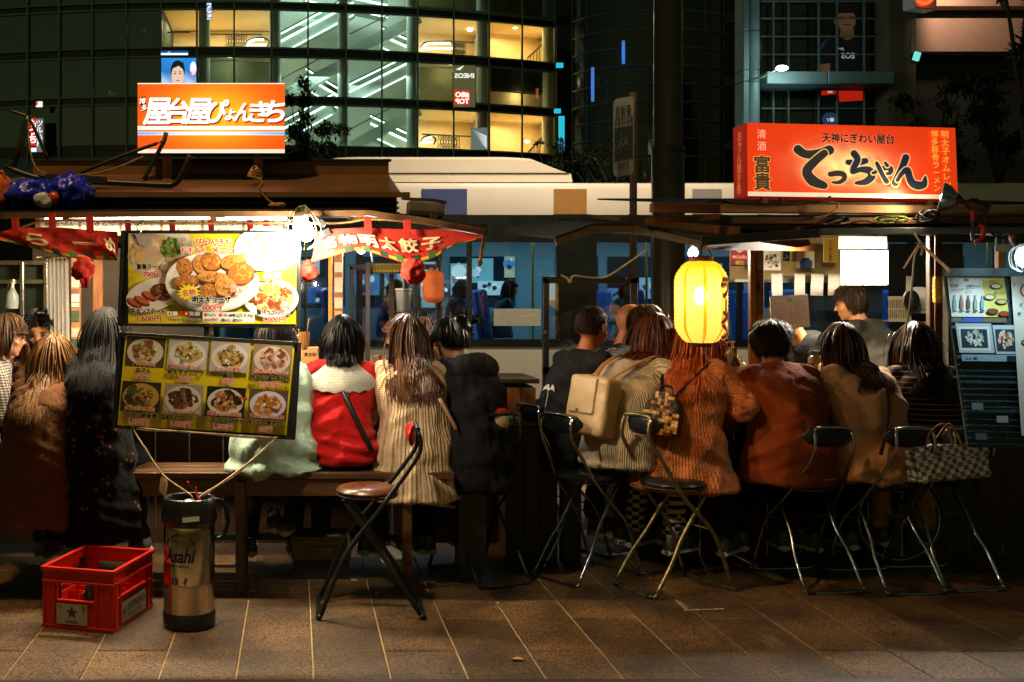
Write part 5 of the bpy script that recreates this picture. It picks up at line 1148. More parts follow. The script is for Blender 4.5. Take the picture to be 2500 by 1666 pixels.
# counter
MB().box((-.42, 6.20, 1.005), (2.75, .34, .035)).build('counter_top', mat('counter_wood', '#6b4420', .35, var=.35, vs=4, stretch=(1, 8, 8), coat=.3), ls, bevel=.004)
for k in range(14): MB().box((-1.7 + k * .196, 6.30, .53), (.188, .02, .90)).build('counter_plank', WOODD, ls)
MB().box((-.42, 7.0, .95), (2.7, .5, .04)).build('work_top', STEELM, ls); MB().box((-.42, 7.55, 1.0), (2.7, .03, 1.9)).build('back_panel', mat('back_dark', '#20180e', .7, var=.4, vs=3), ls) if False else None
MB().box((-1.25, 7.62, 1.25), (1.2, .03, 1.2)).build('back_panel', mat('back_dark', '#20180e', .7, var=.4, vs=3), ls)
# bright menu strip under the roof
bd = MB().box((P(395, 550, 5.95).x, 5.97, P(395, 552, 5.95).z), (px(620, 5.95), .015, px(46, 5.95))).build('menu_strip', WOODP, ls)
prt = Print(P(95, 570, 5.955), (1, 0, 0), (0, 0, 1)); w, h = px(600, 5.95), px(38, 5.95)
for k in range(6):
 x = k * w / 6; prt.rect(x + .008, 0, x + w / 6 - .008, h, '#e8dcc0'); prt.text(['豚骨らーめん', '焼きとり', '盛り合わせ!', 'サガリステーキ', '明太子', 'おでん'][k], x + w / 12, h * .5, h * .3, '#2a2018', w=w / 6 * .7); prt.text(['700円', '1,500円', '1,500円', '1,900円', '800円', '150円'][k], x + w / 12, h * .1, h * .26, '#b03018')
prt.build('menu_papers', PRINT_MATT, ls)
fl = thing('fluorescent_lamp', P(430, 533, 5.7), 'long fluorescent lamp glowing under the left stall roof', 'lamp')
MB().tube([P(110, 533, 5.7), P(700, 533, 5.7)], .013, 8).build('tube', TUBEW, fl); MB().box(P(405, 524, 5.7) + Vector((0, 0, .02)), (px(600, 5.7), .05, .02)).build('housing', WHITEP, fl)
light('tube_light', 'AREA', P(405, 540, 5.7), 48, (1, .84, .58), px(580, 5.7), fl, size_y=.05)
# ---- the caged flood bulb
BP = P(742, 562, 4.80)
fb = thing('flood_lamp', BP, 'dazzling caged flood bulb clamped to the left stall eave', 'lamp')
MB().ell(BP, (.040, .040, .055), 16, 12, Euler((R(10), R(-30), 0)).to_matrix()).build('bulb', mat('bulb_glow', (1, 1, 1), .3, emit=(1, .92, .76), es=160, var=0), fb, smooth=True)
q = P(752, 532, 4.9); MB().tube([BP + Vector((-.012, 0, .05)), P(738, 518, 4.9), P(732, 508, 4.9)], [.03, .034, .028], 14).build('socket', WHITEP, fb, smooth=True)
cg = MB()
for k in range(8):
 t_ = 2 * math.pi * k / 8; cg.tube(catmull([P(737, 510, 4.9) + Vector((.03 * math.cos(t_), .03 * math.sin(t_), 0)), BP + Vector((.07 * math.cos(t_), .07 * math.sin(t_), .03)), BP + Vector((.065 * math.cos(t_) + .005, .065 * math.sin(t_), -.05)), BP + Vector((.02 * math.cos(t_), .02 * math.sin(t_), -.085))], 4), .0016, 4)
for dz, r_ in ((.03, .07), (-.03, .072)): cg.tube([BP + Vector((r_ * math.cos(a_), r_ * math.sin(a_), dz)) for a_ in [k * .3927 for k in range(16)]], .0016, 4, closed=True)
cg.build('cage', mat('cage_wire', '#c8b880', .4, metal=.5), fb)
cl_ = MB(); cl_.tube([P(748, 515, 4.9), P(775, 535, 4.92), P(790, 548, 4.95)], [.016, .014, .012], 8); cl_.box(P(783, 545, 4.93), (.045, .03, .03), (0, R(30), 0)); cl_.box(P(793, 570, 4.93), (.05, .03, .03), (0, R(-25), 0)); cl_.build('clamp', BLKF, fb)
light('bulb_light', 'POINT', BP + Vector((0, -.012, -.03)), 70, (1, .86, .62), .045, fb)
s2 = thing('small_bulb', P(882, 605, 6.3), 'small bare white bulb hanging beside the wooden post', 'lamp')
MB().ell(P(882, 606, 6.3), (.028, .028, .034), 12, 8).build('bulb', mat('small_bulb_glow', (1, 1, 1), .3, emit=(.9, .97, 1), es=30, var=0), s2, smooth=True); MB().tube([P(886, 598, 6.3), P(905, 610, 6.3), P(910, 640, 6.3)], .008, 6).build('socket', BLKF, s2)
light('small_bulb_light', 'POINT', P(882, 608, 6.24), 16, (.95, .97, 1), .03, s2)
# inside glow behind the left counter (cook's lamp)
cl2 = thing('counter_lamp', P(215, 600, 6.9), 'shaded lamp glowing behind the far left counter', 'lamp')
MB().lathe([(.015, .1), (.03, .08), (.09, 0)], P(215, 600, 6.9), 16).build('shade', WHITEP, cl2, smooth=True); MB().ell(P(215, 604, 6.9), .03, 10, 8).build('bulb', mat('counter_bulb', (1, 1, 1), .3, emit=(1, .8, .5), es=25, var=0), cl2)
light('counter_lamp_light', 'POINT', P(215, 612, 6.75), 55, (1, .72, .40), .04, cl2)
# ---- orange light box sign
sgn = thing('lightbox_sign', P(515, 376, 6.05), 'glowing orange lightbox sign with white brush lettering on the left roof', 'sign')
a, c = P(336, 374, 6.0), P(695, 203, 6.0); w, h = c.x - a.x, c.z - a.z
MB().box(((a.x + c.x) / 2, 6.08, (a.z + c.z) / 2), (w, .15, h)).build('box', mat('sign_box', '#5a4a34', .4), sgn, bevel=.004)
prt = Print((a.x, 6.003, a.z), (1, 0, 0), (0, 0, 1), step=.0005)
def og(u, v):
 d = math.exp(-((u - .53) / .30) ** 2 - ((v - .50) / .42) ** 2); r_ = np.array((.86, .07, .004)); y_ = np.array((.95, .42, .02)); return tuple(r_ + (y_ - r_) * min(1, d * 1.1))  # backlight glow painted into the face colour: orange middle, red edges
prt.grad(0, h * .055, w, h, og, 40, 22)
prt.rect(0, 0, w, h * .055, '#e6d8c4'); prt.rect(0, h * .985, w, h, '#e6d8c4')
prt.rect(0, h * .33, w, h * .385, '#fff4e0'); prt.rect(0, h * .255, w, h * .305, '#f2f2ea'); prt.grad(0, h * .26, w, h * .30, lambda u, v: (.02 + .85 * math.exp(-((u - .5) / .33) ** 2), .35 + .5 * math.exp(-((u - .5) / .33) ** 2), .75 + .1 * math.exp(-((u - .5) / .33) ** 2)), 24, 1)
xs = [.125, .265, .405, .53, .625, .715, .815, .92]; hs_ = [.33, .30, .32, .28, .17, .24, .26, .28]
for (dx, dy, cc, of) in ((.006, -.006, '#7a2608', .042), (0, 0, '#fffaf0', .030)):
 for ch, x, hh in zip('屋台屋ぴょんきち', xs, hs_):
  prt.text(ch, w * x + dx, h * .46 + dy + (.26 - hh) * h * .25, h * hh, cc, w=h * hh * 1.12 if ch not in 'ょ' else None, off=of, shear=.16)
prt.poly([(w * .012, h * .79), (w * .055, h * .80), (w * .07, h * .60), (w * .03, h * .585)], '#241008'); prt.text('博', w * .033, h * .70, h * .075, '#fff6e8', rot=-.1); prt.text('多', w * .046, h * .605, h * .075, '#fff6e8', rot=-.1)
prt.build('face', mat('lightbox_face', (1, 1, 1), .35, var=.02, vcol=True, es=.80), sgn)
for u in (408, 630): q = P(u, 376, 6.08); MB().box((q.x, 6.09, q.z - .085), (.05, .05, .17)).build('leg', WOODM, sgn)
# ---- things on the roof
fr = thing('tube_frame', P(250, 445, 5.75), 'bent black metal tube frame lying on the left roof', 'frame')
def poly_tube(par, pts, Y, r, m_, name, n=7, sm=5): return MB().tube(catmull([P(u, v, Y) for u, v in pts], sm), r, n).build(name, m_, par, smooth=True)
poly_tube(fr, [(14, 408), (105, 437), (255, 445), (395, 452), (425, 449), (442, 430), (466, 380)], 5.72, .016, BLKT, 'bent_tube'); poly_tube(fr, [(405, 338), (378, 388), (351, 440)], 5.72, .012, BLKT, 'strut'); poly_tube(fr, [(396, 346), (290, 384), (179, 430)], 5.74, .010, BLKT, 'strut'); poly_tube(fr, [(33, 408), (70, 284)], 5.8, .020, BLKT, 'strut'); poly_tube(fr, [(70, 284), (118, 392)], 5.8, .009, BLKT, 'strut'); poly_tube(fr, [(16, 268), (70, 284)], 5.8, .007, BLKT, 'strut'); MB().box(P(403, 335, 5.72), (.022, .02, .05), (0, R(15), 0)).build('bracket', mat('rust', '#6a4422', .8), fr); MB().box(P(185, 437, 5.70), (px(150, 5.7), .03, .035), (0, R(3), 0)).build('bar_grip', BLKF, fr)
mono(MB().tube(catmull([P(u, v, 5.70) for u, v in ((70, 290), (72, 360), (98, 420), (180, 428), (260, 418), (352, 382))], 6), .005, 5), 'roof_cable', ROPEM, 'tan cable running over the left roof to the tube frame', 'cable', smooth=True)
def lump(c, r, m_, name, par, seed, amp=.25, sc=9, col=None, vox=.012):
 mb = MB().ell(c, r, 20, 14); V, N, F = remesh(mb, vox, 2); V = fold(V, N, amp * min(r), seed, sc, (1, 1, 1)); off = np.array(wloc(par)) if par is not None else 0; return put(name, V - off, F, m_, par)
BLUEBAG = mat('blue_bag', '#0c1fae', .3, var=.3, vs=9, bump=.6, bs=45, col2='#1c30b8'); ORB = mat('orange_bag', '#c05a1e', .6, var=.25, vs=10, bump=.3)
bb = thing('blue_bag', P(110, 512, 5.35), 'shiny blue patterned plastic bag stuffed on the left eave', 'bag')
lump(P(85, 478, 5.4), (.14, .10, .060), BLUEBAG, 'sack', bb, 3, .45, 26); lump(P(175, 472, 5.4), (.085, .09, .065), BLUEBAG, 'knot_end', bb, 6, .5, 30); lump(P(105, 493, 5.31), (.045, .03, .036), mat('white_film', '#b4b4b0', .2, var=.3, vs=20, bump=.6, bs=50), 'white_packet', bb, 2, .5, 20); lump(P(132, 487, 5.32), (.022, .025, .03), mat('amber_film', '#a33c10', .2, var=.3), 'amber_packet', bb, 4, .5, 20)
ob = thing('orange_bag', P(0, 508, 5.35), 'orange bag on the left eave cut by the picture edge', 'bag'); lump(P(-8, 470, 5.4), (.06, .08, .085), ORB, 'sack', ob, 8, .3, 8); MB().tube(catmull([P(-14, 432, 5.38), P(4, 418, 5.38), P(12, 435, 5.38)], 5), .006, 5).build('handle', ORB, ob)
rp = thing('rope_bundle', P(625, 430, 5.9), 'knotted tan rope hanging down the left roof from the sign leg', 'rope')
m = MB()
for k in range(5): m.tube([P(622 + (16 - 2 * k) * math.cos(t_ + k), 430 + 5 * math.sin(t_ + k * .9) - k * 4 + 3 * math.sin(2 * t_ + k), 5.86 - .03 * math.sin(t_ + k)) for t_ in [i * .5236 for i in range(12)]], .007, 5, closed=True)
m.build('knot', ROPEM, rp, smooth=True); poly_tube(rp, [(622, 432), (640, 445), (634, 462), (650, 485), (672, 500)], 5.58, .006, ROPEM, 'tail'); lump(P(676, 502, 5.5), (.04, .03, .012), ROPEM, 'frayed_end', rp, 5, .8, 30, vox=.006)
bxp = thing('wrapped_box', P(1035, 528, 5.15), 'box wrapped in clear film at the right end of the left roof', 'box')
a, c = P(998, 528, 5.1), P(1087, 492, 5.1); m = MB().box(((a.x + c.x) / 2, 5.16, (a.z + c.z) / 2), (c.x - a.x, .12, c.z - a.z), (0, R(4), 0)); m.build('box', mat('film_box', '#8c8278', .22, var=.25, vs=12, stretch=(6, 1, 1), bump=.3, bs=30), bxp, bevel=.004); MB().tube(catmull([P(980, 485, 5.08), P(1010, 487, 5.08), P(1055, 489, 5.08), P(1090, 496, 5.08)], 4), .008, 5).build('film_edge', BLKF, bxp)
# ---- banners
def banner(name, label, top, bot, Y, text, sp_, nseg=40, seed=0, knot=None, tail=True, loops=()):
 tc_, bc_ = [np.array(catmull([P(u, v, Y) for u, v in pts], 8)) for pts in (top, bot)]
 def cur(C, s): x = s * (len(C) - 1); i = min(int(x), len(C) - 2); f = x - i; return Vector(C[i]) * (1 - f) + Vector(C[i + 1]) * f
 def surf(s, t): p_ = cur(tc_, s).lerp(cur(bc_, s), 1 - t); d = .007 * math.sin(s * 15 + seed + 4 * t) * (1 - .6 * t) + .0022 * math.sin(s * 37 + 9 * t + seed); return p_ + Vector((0, -d - .01 * (1 - t), 0))
 t_ = thing(name, cur(bc_, .5), label, 'banner', 'red cloth banners under the left eave')
 m = MB(); nt_ = 8
 for i in range(nseg + 1):
  for j in range(nt_ + 1): m.v.append(tuple(surf(i / nseg, j / nt_)))
 for i in range(nseg):
  for j in range(nt_): k = i * (nt_ + 1) + j; m.f.append((k, k + nt_ + 1, k + nt_ + 2, k + 1)); m.c.append(None)
 m.build('cloth', REDC, t_, smooth=True)
 pr2 = Print((0, 0, 0), (1, 0, 0), (0, 0, 1)); pr2.at = lambda x, y, lift=0: surf(min(.999, max(0, x)), min(1, max(0, y))) + Vector((0, -.0025 - .0008 * pr2.k, 0))
 cols = ['#c9a21c', '#1c3a26', '#c9a21c', '#3c6a28']; nx = 22
 for k in range(nx):
  x0_, x1_ = k / nx, (k + 1) / nx; hh = .10 + .10 * (k % 2)
  for q in range(3): xa, xb2 = x0_ + (x1_ - x0_) * q / 3, x0_ + (x1_ - x0_) * (q + 1) / 3; pr2.poly([(xa, .03), (xb2, .03), (xb2, .03 + hh), (xa, .03 + hh)], cols[k % 4], up=False)
 W_len = sum((Vector(tc_[i + 1]) - Vector(tc_[i])).length for i in range(len(tc_) - 1)); H_len = (cur(tc_, .5) - cur(bc_, .5)).length
 for ch, s0, hh in text:
  vs, fs = text_geo(ch, .035, 3); mn = vs.min(0); mx = vs.max(0); sc = hh / (mx[1] - mn[1] if ch != 'ー' else .8); cx2 = (mn[0] + mx[0]) / 2; cy2 = (mn[1] + mx[1]) / 2; pr2.mb.col = srgb('#e8cf9c')
  # subdivide-free mapping: letters follow the cloth
  pr2.mb.add([pr2.at(s0 + ((v[0] - cx2) * sc + (v[1] - cy2) * sc * .12) / W_len * H_len, .52 + (v[1] - cy2) * sc, 0) + Vector((0, -.003, 0)) for v in vs], fs)
 pr2.build('lettering', mat('banner_print', (1, 1, 1), .8, var=.05, vcol=True), t_)
 for (u, v) in loops:
  a_ = P(u, v, Y - .01); m = MB(); m.slab(a_ + Vector((-.016, -.012, .05)), a_ + Vector((.016, -.012, .05)), a_ + Vector((.02, -.012, -.03)), a_ + Vector((-.014, -.012, -.03)), .004); m.build('loop', REDC, t_)
 if knot:
  u, v, s_ = knot; k_ = lump(P(u, v, Y - .03), (.034 * s_, .032 * s_, .038 * s_), REDC, 'knot', t_, seed + 3, .55, 26, vox=.007)
  m = MB()
  for q in range(3): m.tube([P(u - 8 + 8 * q, v + 4, Y - .035) + Vector((0, 0, .01)), P(u - 3 + 5 * q, v + 22 * s_, Y - .04), P(u + 4 * q, v + 44 * s_ * (1 if tail else .5), Y - .03)], [.014, .020, .006], 7, flat=.5)
  m.build('knot_tail', REDC, t_, smooth=True)
 return t_
banner('cloth_banner', 'red cloth banner with yellow letters and a hanging knot at the far left', [(-20, 575), (32, 560), (128, 555), (223, 562), (288, 566)], [(-20, 582), (64, 602), (175, 630), (280, 636), (288, 636)], 4.93, [('ら', .36, .52), ('ー', .64, .5), ('め', .85, .50)], 0, seed=1, knot=(203, 655, 1.1), loops=((38, 560), (128, 548), (220, 555)))
banner('cloth_banner', 'red cloth banner lettered for gyoza at the right end of the left eave', [(775, 566), (810, 560), (890, 557), (981, 560), (1099, 563), (1176, 576)], [(760, 640), (800, 630), (874, 612), (940, 628), (1000, 645), (1060, 630), (1100, 604), (1180, 580)], 4.93, [('名', .16, .44), ('物', .27, .44), ('明', .38, .46), ('太', .49, .42), ('餃', .60, .42), ('子', .71, .42)], 0, seed=5, knot=(1010, 662, 1.15), tail=False, loops=((897, 558), (993, 565)))
kn = thing('red_knot', P(752, 690, 5.0), 'red cloth knot beside the dazzling bulb', 'knot'); lump(P(755, 668, 5.02), (.032, .03, .034), REDC, 'knot', kn, 3, .5, 26, vox=.007); lump(P(752, 652, 5.03), (.02, .018, .028), REDC, 'cloth_end', kn, 5, .5, 26, vox=.007)
for k, u in enumerate((312, 420, 515, 610, 650)):
 a_ = P(u, 552, 5.03); mono(MB().slab(a_ + Vector((-.014, 0, .03)), a_ + Vector((.014, 0, .03)), a_ + Vector((.016, 0, -.03)), a_ + Vector((-.012, 0, -.03)), .004), 'cloth_loop', REDC, ['red cloth loop above the left corner of the menu board', 'second red cloth loop from the left above the menu board', 'middle red cloth loop above the menu board', 'fourth red cloth loop from the left above the menu board', 'rightmost red cloth loop above the menu board near the bulb'][k], 'cloth loop', 'cloth loops on the eave rope')
mono(MB().tube(catmull([P(u, v, 5.01) for u, v in ((0, 575), (60, 552), (125, 538), (300, 542), (500, 546), (680, 545), (830, 545), (900, 536), (1000, 542), (1100, 556), (1178, 572))], 6), .006, 6), 'eave_rope', ROPEM, 'twisted rope strung under the left eave holding the banners', 'rope', smooth=True)
tr = thing('rope_tail', P(1176, 645, 5.0), 'tan rope end with a frayed tassel at the right end of the left eave', 'rope'); poly_tube(tr, [(1178, 568), (1180, 590), (1176, 615), (1174, 632)], 5.0, .008, ROPEM, 'cord'); MB().tube([P(1175, 628, 5.0), P(1172, 638, 5.0), P(1170, 650, 5.0)], [.009, .014, .010], 8).build('tassel', ROPEM, tr); MB().ell(P(1178, 566, 5.0), .014, 8, 6).build('knot', ROPEM, tr)
# ---- things around the left counter
pot = thing('metal_pot', P(1030 - 42, 762, 6.5), 'grey metal cup hanging on a hook in the left stall', 'pot')
q = P(985, 762, 6.5); MB().lathe([(.0, 0), (.035, 0), (.040, .01), (.048, .125), (.053, .13), (.053, .14), (.047, .135), (.036, .015), (0, .012)], q, 20).build('cup', mat('pot_metal', (.30, .29, .24), .4, metal=.8, var=.2), pot, smooth='a'); MB().tube([q + Vector((0, 0, .13)), q + Vector((0, .02, .2)), q + Vector((0, .02, .32))], .006, 6).build('hook', STEELM, pot)
ol = thing('orange_lantern', P(1060, 742, 7.0), 'dim orange paper lantern hanging in the left stall window', 'lantern'); q = P(1058, 700, 7.0)
MB().lathe([(.03, -.105), (.055, -.09)] + [(.066 + (.003 if k % 2 else 0), -.075 + k * .015) for k in range(11)] + [(.055, .09), (.03, .105)], q, 20).build('shade', mat('orange_paper', '#c25a1c', .7, var=.2, vs=10, emit='#c0501a', es=.12), ol, smooth='a'); MB().lathe([(.032, 0), (.032, .02)], q + Vector((0, 0, .1)), 12).build('cap', BLKF, ol)
ym = thing('yellow_price_board', P(940, 665, 7.0), 'yellow price strips pinned at the left stall window', 'price board'); prt = Print(P(908, 668, 7.0), (1, 0, 0), (0, 0, 1)); MB().box(P(945, 656, 7.01), (px(80, 7), .01, px(26, 7))).build('backing', BLKF, ym)
for k in range(9): prt.rect(k * .022 + .001, .008, k * .022 + .019, .062, '#c8a018'); prt.vtext('串焼三', k * .022 + .010, .058, .013, '#2a1c08')
prt.build('strips', PRINT_MATT, ym)
bx_ = thing('donation_box', P(757, 895, 6.1), 'small wooden box with a printed title on the left counter', 'box'); q = P(757, 872, 6.1); MB().box(q + Vector((0, .04, 0)), (.10, .08, .11)).build('box', WOODP, bx_, bevel=.003); prt = Print(q + Vector((-.045, -.003, -.05)), (1, 0, 0), (0, 0, 1)); prt.rect(0, 0, .09, .09, '#c28a50'); prt.text('募金箱', .045, .055, .018, '#20140c'); prt.build('title', PRINT_MATT, bx_)
def chopsticks(u, v, Y, n, label, box=True, tall=.20, spread=.03):
 t_ = thing('chopstick_holder', P(u, v, Y), label, 'chopsticks', 'chopstick holders on the counters'); q = P(u, v, Y)
 if box: MB().lathe([(.028, 0), (.034, .09), (.030, .09), (.026, .01), (0, .01)], q, 12).build('cup', WOODM, t_)
 for k in range(n): a_ = random.uniform(-1, 1); b_ = random.uniform(-1, 1); MB().tube([q + Vector((a_ * .015, b_ * .015, .02)), q + Vector((a_ * .015 + a_ * spread, b_ * .03, tall * random.uniform(.85, 1.1)))], .0032, 5).build('chopstick', WOODP, t_)
chopsticks(207, 900, 6.15, 7, 'wooden chopsticks in a cup on the far left counter'); chopsticks(742, 850, 6.12, 5, 'chopsticks sticking out beside the menu boards', True, .16, .09); chopsticks(1030, 905, 6.15, 6, 'dark chopstick cup near the cardigan')
mc = thing('menu_cards', P(925, 905, 6.1), 'upright menu cards standing between red sweater and cardigan', 'menu cards')
for k, c in enumerate(('#d8c7a8', '#c23a20', '#e0d6c0')): MB().box(P(918 + 8 * k, 890, 6.08 + .02 * k), (.045, .004, .10), (0, R(-14 + 5 * k), R(20))).build('card', mat('card' + c, c, .6), mc)
# left side: dark glass door, plastic curtain, spray bottle
cu = thing('plastic_curtain', P(142, 860, 6.55), 'translucent grey plastic curtain at the far left of the stall', 'curtain'); m = MB(); n = 26
for k in range(n + 1):
 u = 118 + 52 * k / n; d_ = .02 * math.sin(k * 1.3); a_, c_ = P(u, 870, 6.5), P(u - 4, 632, 6.5); m.v += [(a_.x, 6.5 + d_, a_.z), (c_.x, 6.5 + d_ * .5, c_.z)]
for k in range(n): m.f.append((2 * k, 2 * k + 2, 2 * k + 3, 2 * k + 1)); m.c.append(None)
m.build('sheet', mat('curtain_film', '#b9b7ac', .45, var=.25, vs=5, stretch=(8, 1, .6), bump=.4, bs=20), cu, smooth=True); MB().tube([P(90, 630, 6.5), P(200, 628, 6.5)], .008, 6).build('rail', STEELM, cu)
dr = thing('stall_screen', P(60, 860, 6.9), 'grey metal framed glass screen at the far left edge', 'screen')
for u in (-20, 54, 112): post(u, 640, 900, 6.9, 9, STEELM, dr, .03, 'frame_bar')
for v in (642, 688, 790): MB().beam(P(-20, v, 6.9), P(112, v, 6.9), .02, .025).build('frame_bar', STEELM, dr)
MB().box((P(46, 0, 6.91).x, 6.915, P(0, 720, 6.91).z), (px(130, 6.9), .005, px(150, 6.9))).build('pane', mat('dark_pane', (.012, .018, .015), .15, var=.3), dr)
sb = thing('spray_bottle', P(30, 755, 6.2), 'clear spray bottle hanging at the far left', 'bottle'); q = P(30, 755, 6.2); MB().lathe([(.0, 0), (.034, .003), (.038, .03), (.036, .075), (.018, .11), (.012, .125)], q, 16).build('bottle', mat('clear_bottle', '#aab0a8', .2, alpha=.55), sb, smooth='a'); MB().tube([q + Vector((0, 0, .12)), q + Vector((.004, 0, .15)), q + Vector((.012, -.01, .165))], [.012, .014, .008], 8).build('nozzle', WHITEP, sb); MB().tube([q + Vector((-.02, 0, .15)), q + Vector((-.05, 0, -.05)), q + Vector((-.045, 0, -.1))], .004, 5).build('hanger', STEELM, sb)

# street lamp left of the stalls
sl = thing('street_lamp', (-2.6, 3.3, 0), 'tall dark street lamp standing in front of the left stall', 'street lamp')
MB().tube([(-2.6, 3.3, 0), (-2.6, 3.3, 3), (-2.6, 3.3, 6.6)], [.08, .07, .05], 14).build('post', POLE, sl, smooth=True); MB().tube(catmull([(-2.6, 3.3, 6.5), (-2.4, 3.45, 6.9), (-1.9, 3.8, 6.95)], 5), .035, 8).build('arm', POLE, sl, smooth=True)
MB().box((-1.75, 3.9, 6.93), (.5, .25, .09), (0, 0, R(35))).build('lamp_head', POLE, sl, bevel=.02); MB().box((-1.75, 3.9, 6.88), (.36, .16, .012), (0, 0, R(35))).build('lamp_glass', mat('street_glow', (1, 1, 1), .4, emit=(1, .72, .40), es=12, var=0), sl)
light('street_lamp_light', 'SPOT', (-1.75, 3.9, 6.82), 560, (1, .62, .28), .10, sl, target=(-.35, 4.9, 0), spot=66)

# ================================================================ hanging menu boards (left)
class ZP:
 """draws on a Print in the pixel grid of an enlarged view: (x right, y down)"""
 def __init__(s, pr, k, H): s.p = pr; s.k = k; s.H = H
 def c(s, x, y): return (x * s.k, s.H - y * s.k)
 def rect(s, x0, y0, x1, y1, col): a, b_ = s.c(x0, y1), s.c(x1, y0); s.p.rect(a[0], a[1], b_[0], b_[1], col)
 def ell(s, x, y, rx, ry, col, n=28, rot=0, jit=0): a = s.c(x, y); s.p.ell(a[0], a[1], rx * s.k, ry * s.k, col, n, -rot, jit)
 def poly(s, pts, col): s.p.poly([s.c(*q) for q in pts][::-1], col)
 def text(s, t, x, y, h, col, w=None, out=None, off=.03, oc='#f6efe0', rot=0, shear=0): a = s.c(x, y); s.p.text(t, a[0], a[1], h * s.k, col, w=w * s.k if w else None, out=out, off=off, oc=oc, rot=rot, shear=shear)
 def blobs(s, x, y, rx, ry, n, r, cols, jit=.3, asp=1.0): a = s.c(x, y); s.p.blobs(a[0], a[1], rx * s.k, ry * s.k, n, r * s.k, cols, jit, asp)
def board(name, label, TL, TR, BR, BL, Y, border):
 a, b_, c_, d_ = P(*BL, Y), P(*BR, Y), P(*TR, Y), P(*TL, Y)
 t = thing(name, (a + b_) / 2, label, 'menu board', 'menu boards hanging at the left stall')
 MB().slab(a, b_, c_, d_, -.012).build('case', BLKF, t, bevel=.004); X_ = (b_ - a).normalized(); Yv = (d_ - a); 
 m = MB()
 for p_, q_ in ((a, b_), (b_, c_), (c_, d_), (d_, a)): m.beam(p_.lerp((a + c_) / 2, .03), q_.lerp((a + c_) / 2, .03), .010, .024, up=Vector((0, -1, 0)))
 m.build('rim', BLKF, t); return t, a, b_, c_, d_, X_
YM = 4.93
t, a, b_, c_, d_, X_ = board('menu_board', 'upper hanging menu board with a big plate of gyoza on yellow', (295, 562), (735, 562), (735, 803), (286, 796), YM, .02)
k_ = px(1 / 4.902, YM); H_ = 1090 * k_
o_ = P(280 + 160 / 4.902, 540 + 1235 / 4.902, YM) + Vector((0, -.006, 0))
prt = Print(o_, (1, 0, -.004), (0, 0, 1), step=.00009); Z = ZP(prt, k_, H_)
def sx(x): return x - 160
def sy(y): return y - 145
class ZO(ZP):
 def c(s, x, y): return ((x - 160) * s.k, s.H - (y - 145) * s.k)
Z = ZO(prt, k_, H_)
Z.rect(165, 150, 2170, 1225, '#d8c21c')
Z.poly([(180, 150), (880, 150), (960, 300), (900, 420), (700, 520), (560, 640), (400, 690), (250, 600), (180, 470)], '#d9c7b4'); Z.ell(520, 420, 360, 260, '#cdb9a6', 30); Z.blobs(520, 420, 300, 210, 60, 60, ['#c8ac84', '#d8c09a', '#b89468', '#c9a878']); Z.ell(430, 420, 110, 130, '#c4a684', 20, .3, .05); Z.ell(300, 440, 50, 80, '#d9a860', 16); Z.blobs(680, 320, 110, 110, 80, 22, ['#4a6a22', '#6a8a34', '#2f4a16', '#88a04a']); Z.poly([(245, 155), (440, 155), (445, 270), (390, 310), (300, 290)], '#a89a90')
Z.ell(1830, 330, 400, 270, '#e4dccb', 30); Z.blobs(1800, 360, 280, 180, 90, 40, ['#e0d2a8', '#cdb878', '#e8dcc0', '#b8a050']); Z.blobs(1830, 280, 110, 110, 60, 22, ['#88a468', '#b8c89a', '#5f7f4a', '#e0dcc0'])
Z.ell(470, 880, 340, 190, '#ddd0c4', 30, -.3); 
for (x, y) in ((240, 985), (330, 960), (420, 900)): Z.ell(x, y, 105, 50, '#6a2c14', 14, .45, .06); Z.ell(x + 8, y - 14, 92, 34, '#c05a34', 14, .45, .06)
Z.ell(560, 850, 130, 100, '#6a3a1e', 16, .5, .08); Z.blobs(540, 850, 110, 80, 40, 20, ['#4a2410', '#8a5228', '#5f3418', '#a86a38']); Z.poly([(640, 960), (720, 990), (700, 1010), (620, 975)], '#b8b43a')
Z.ell(1870, 920, 330, 230, '#e2d8c8', 30); Z.blobs(1880, 920, 260, 170, 150, 34, ['#a8602c', '#d8a860', '#8a4420', '#e0c08a', '#c27a3a', '#f0dcae', '#7a3a1c']); Z.blobs(1850, 810, 110, 60, 60, 18, ['#a8b84a', '#c4cc70', '#7f9a34'])
Z.ell(1170, 730, 560, 355, '#cfc2b6', 44); Z.ell(1165, 715, 550, 345, '#ece2d6', 44); Z.ell(1165, 705, 480, 290, '#e0d2c2', 40)
G_ = ['#c07c3c', '#b06a2c', '#cc8c48', '#a85e26']
for (x, y, rx, ry, ro) in ((840, 545, 100, 100, .2), (1050, 510, 110, 115, .3), (1160, 480, 120, 105, 0), (1420, 480, 150, 85, -.25), (1510, 620, 160, 130, -.3), (870, 715, 140, 75, -.1), (1180, 665, 180, 65, .05), (1130, 830, 110, 85, 0), (1330, 780, 130, 110, .2)):
 Z.ell(x + 8, y + 22, rx * 1.02, ry * 1.02, '#6a3410', 18, ro, .05); Z.ell(x, y, rx, ry, random.choice(G_), 18, ro, .06); Z.blobs(x, y, rx * .8, ry * .75, 40, 13, ['#c8883e', '#b87030', '#9a5a24', '#d09850', '#c07c36'])
pts = []
for q in range(28): r_ = 1.0 if q % 2 else .66; t_ = 2 * math.pi * q / 28; pts.append((895 + 150 * r_ * math.cos(t_), 855 + 108 * r_ * math.sin(t_)))
Z.poly(pts, '#f0d818'); Z.text('名物', 900, 888, 66, '#d02818', w=160, out=.03, rot=.12)
Z.text('ぴょんきち', 1185, 290, 78, '#d8401c', w=430, out=.06, off=.035); Z.text('おすすめ', 950, 378, 55, '#d8401c', w=300, out=.06); Z.text('メニュー', 1360, 378, 68, '#d8401c', w=390, out=.06, off=.05)
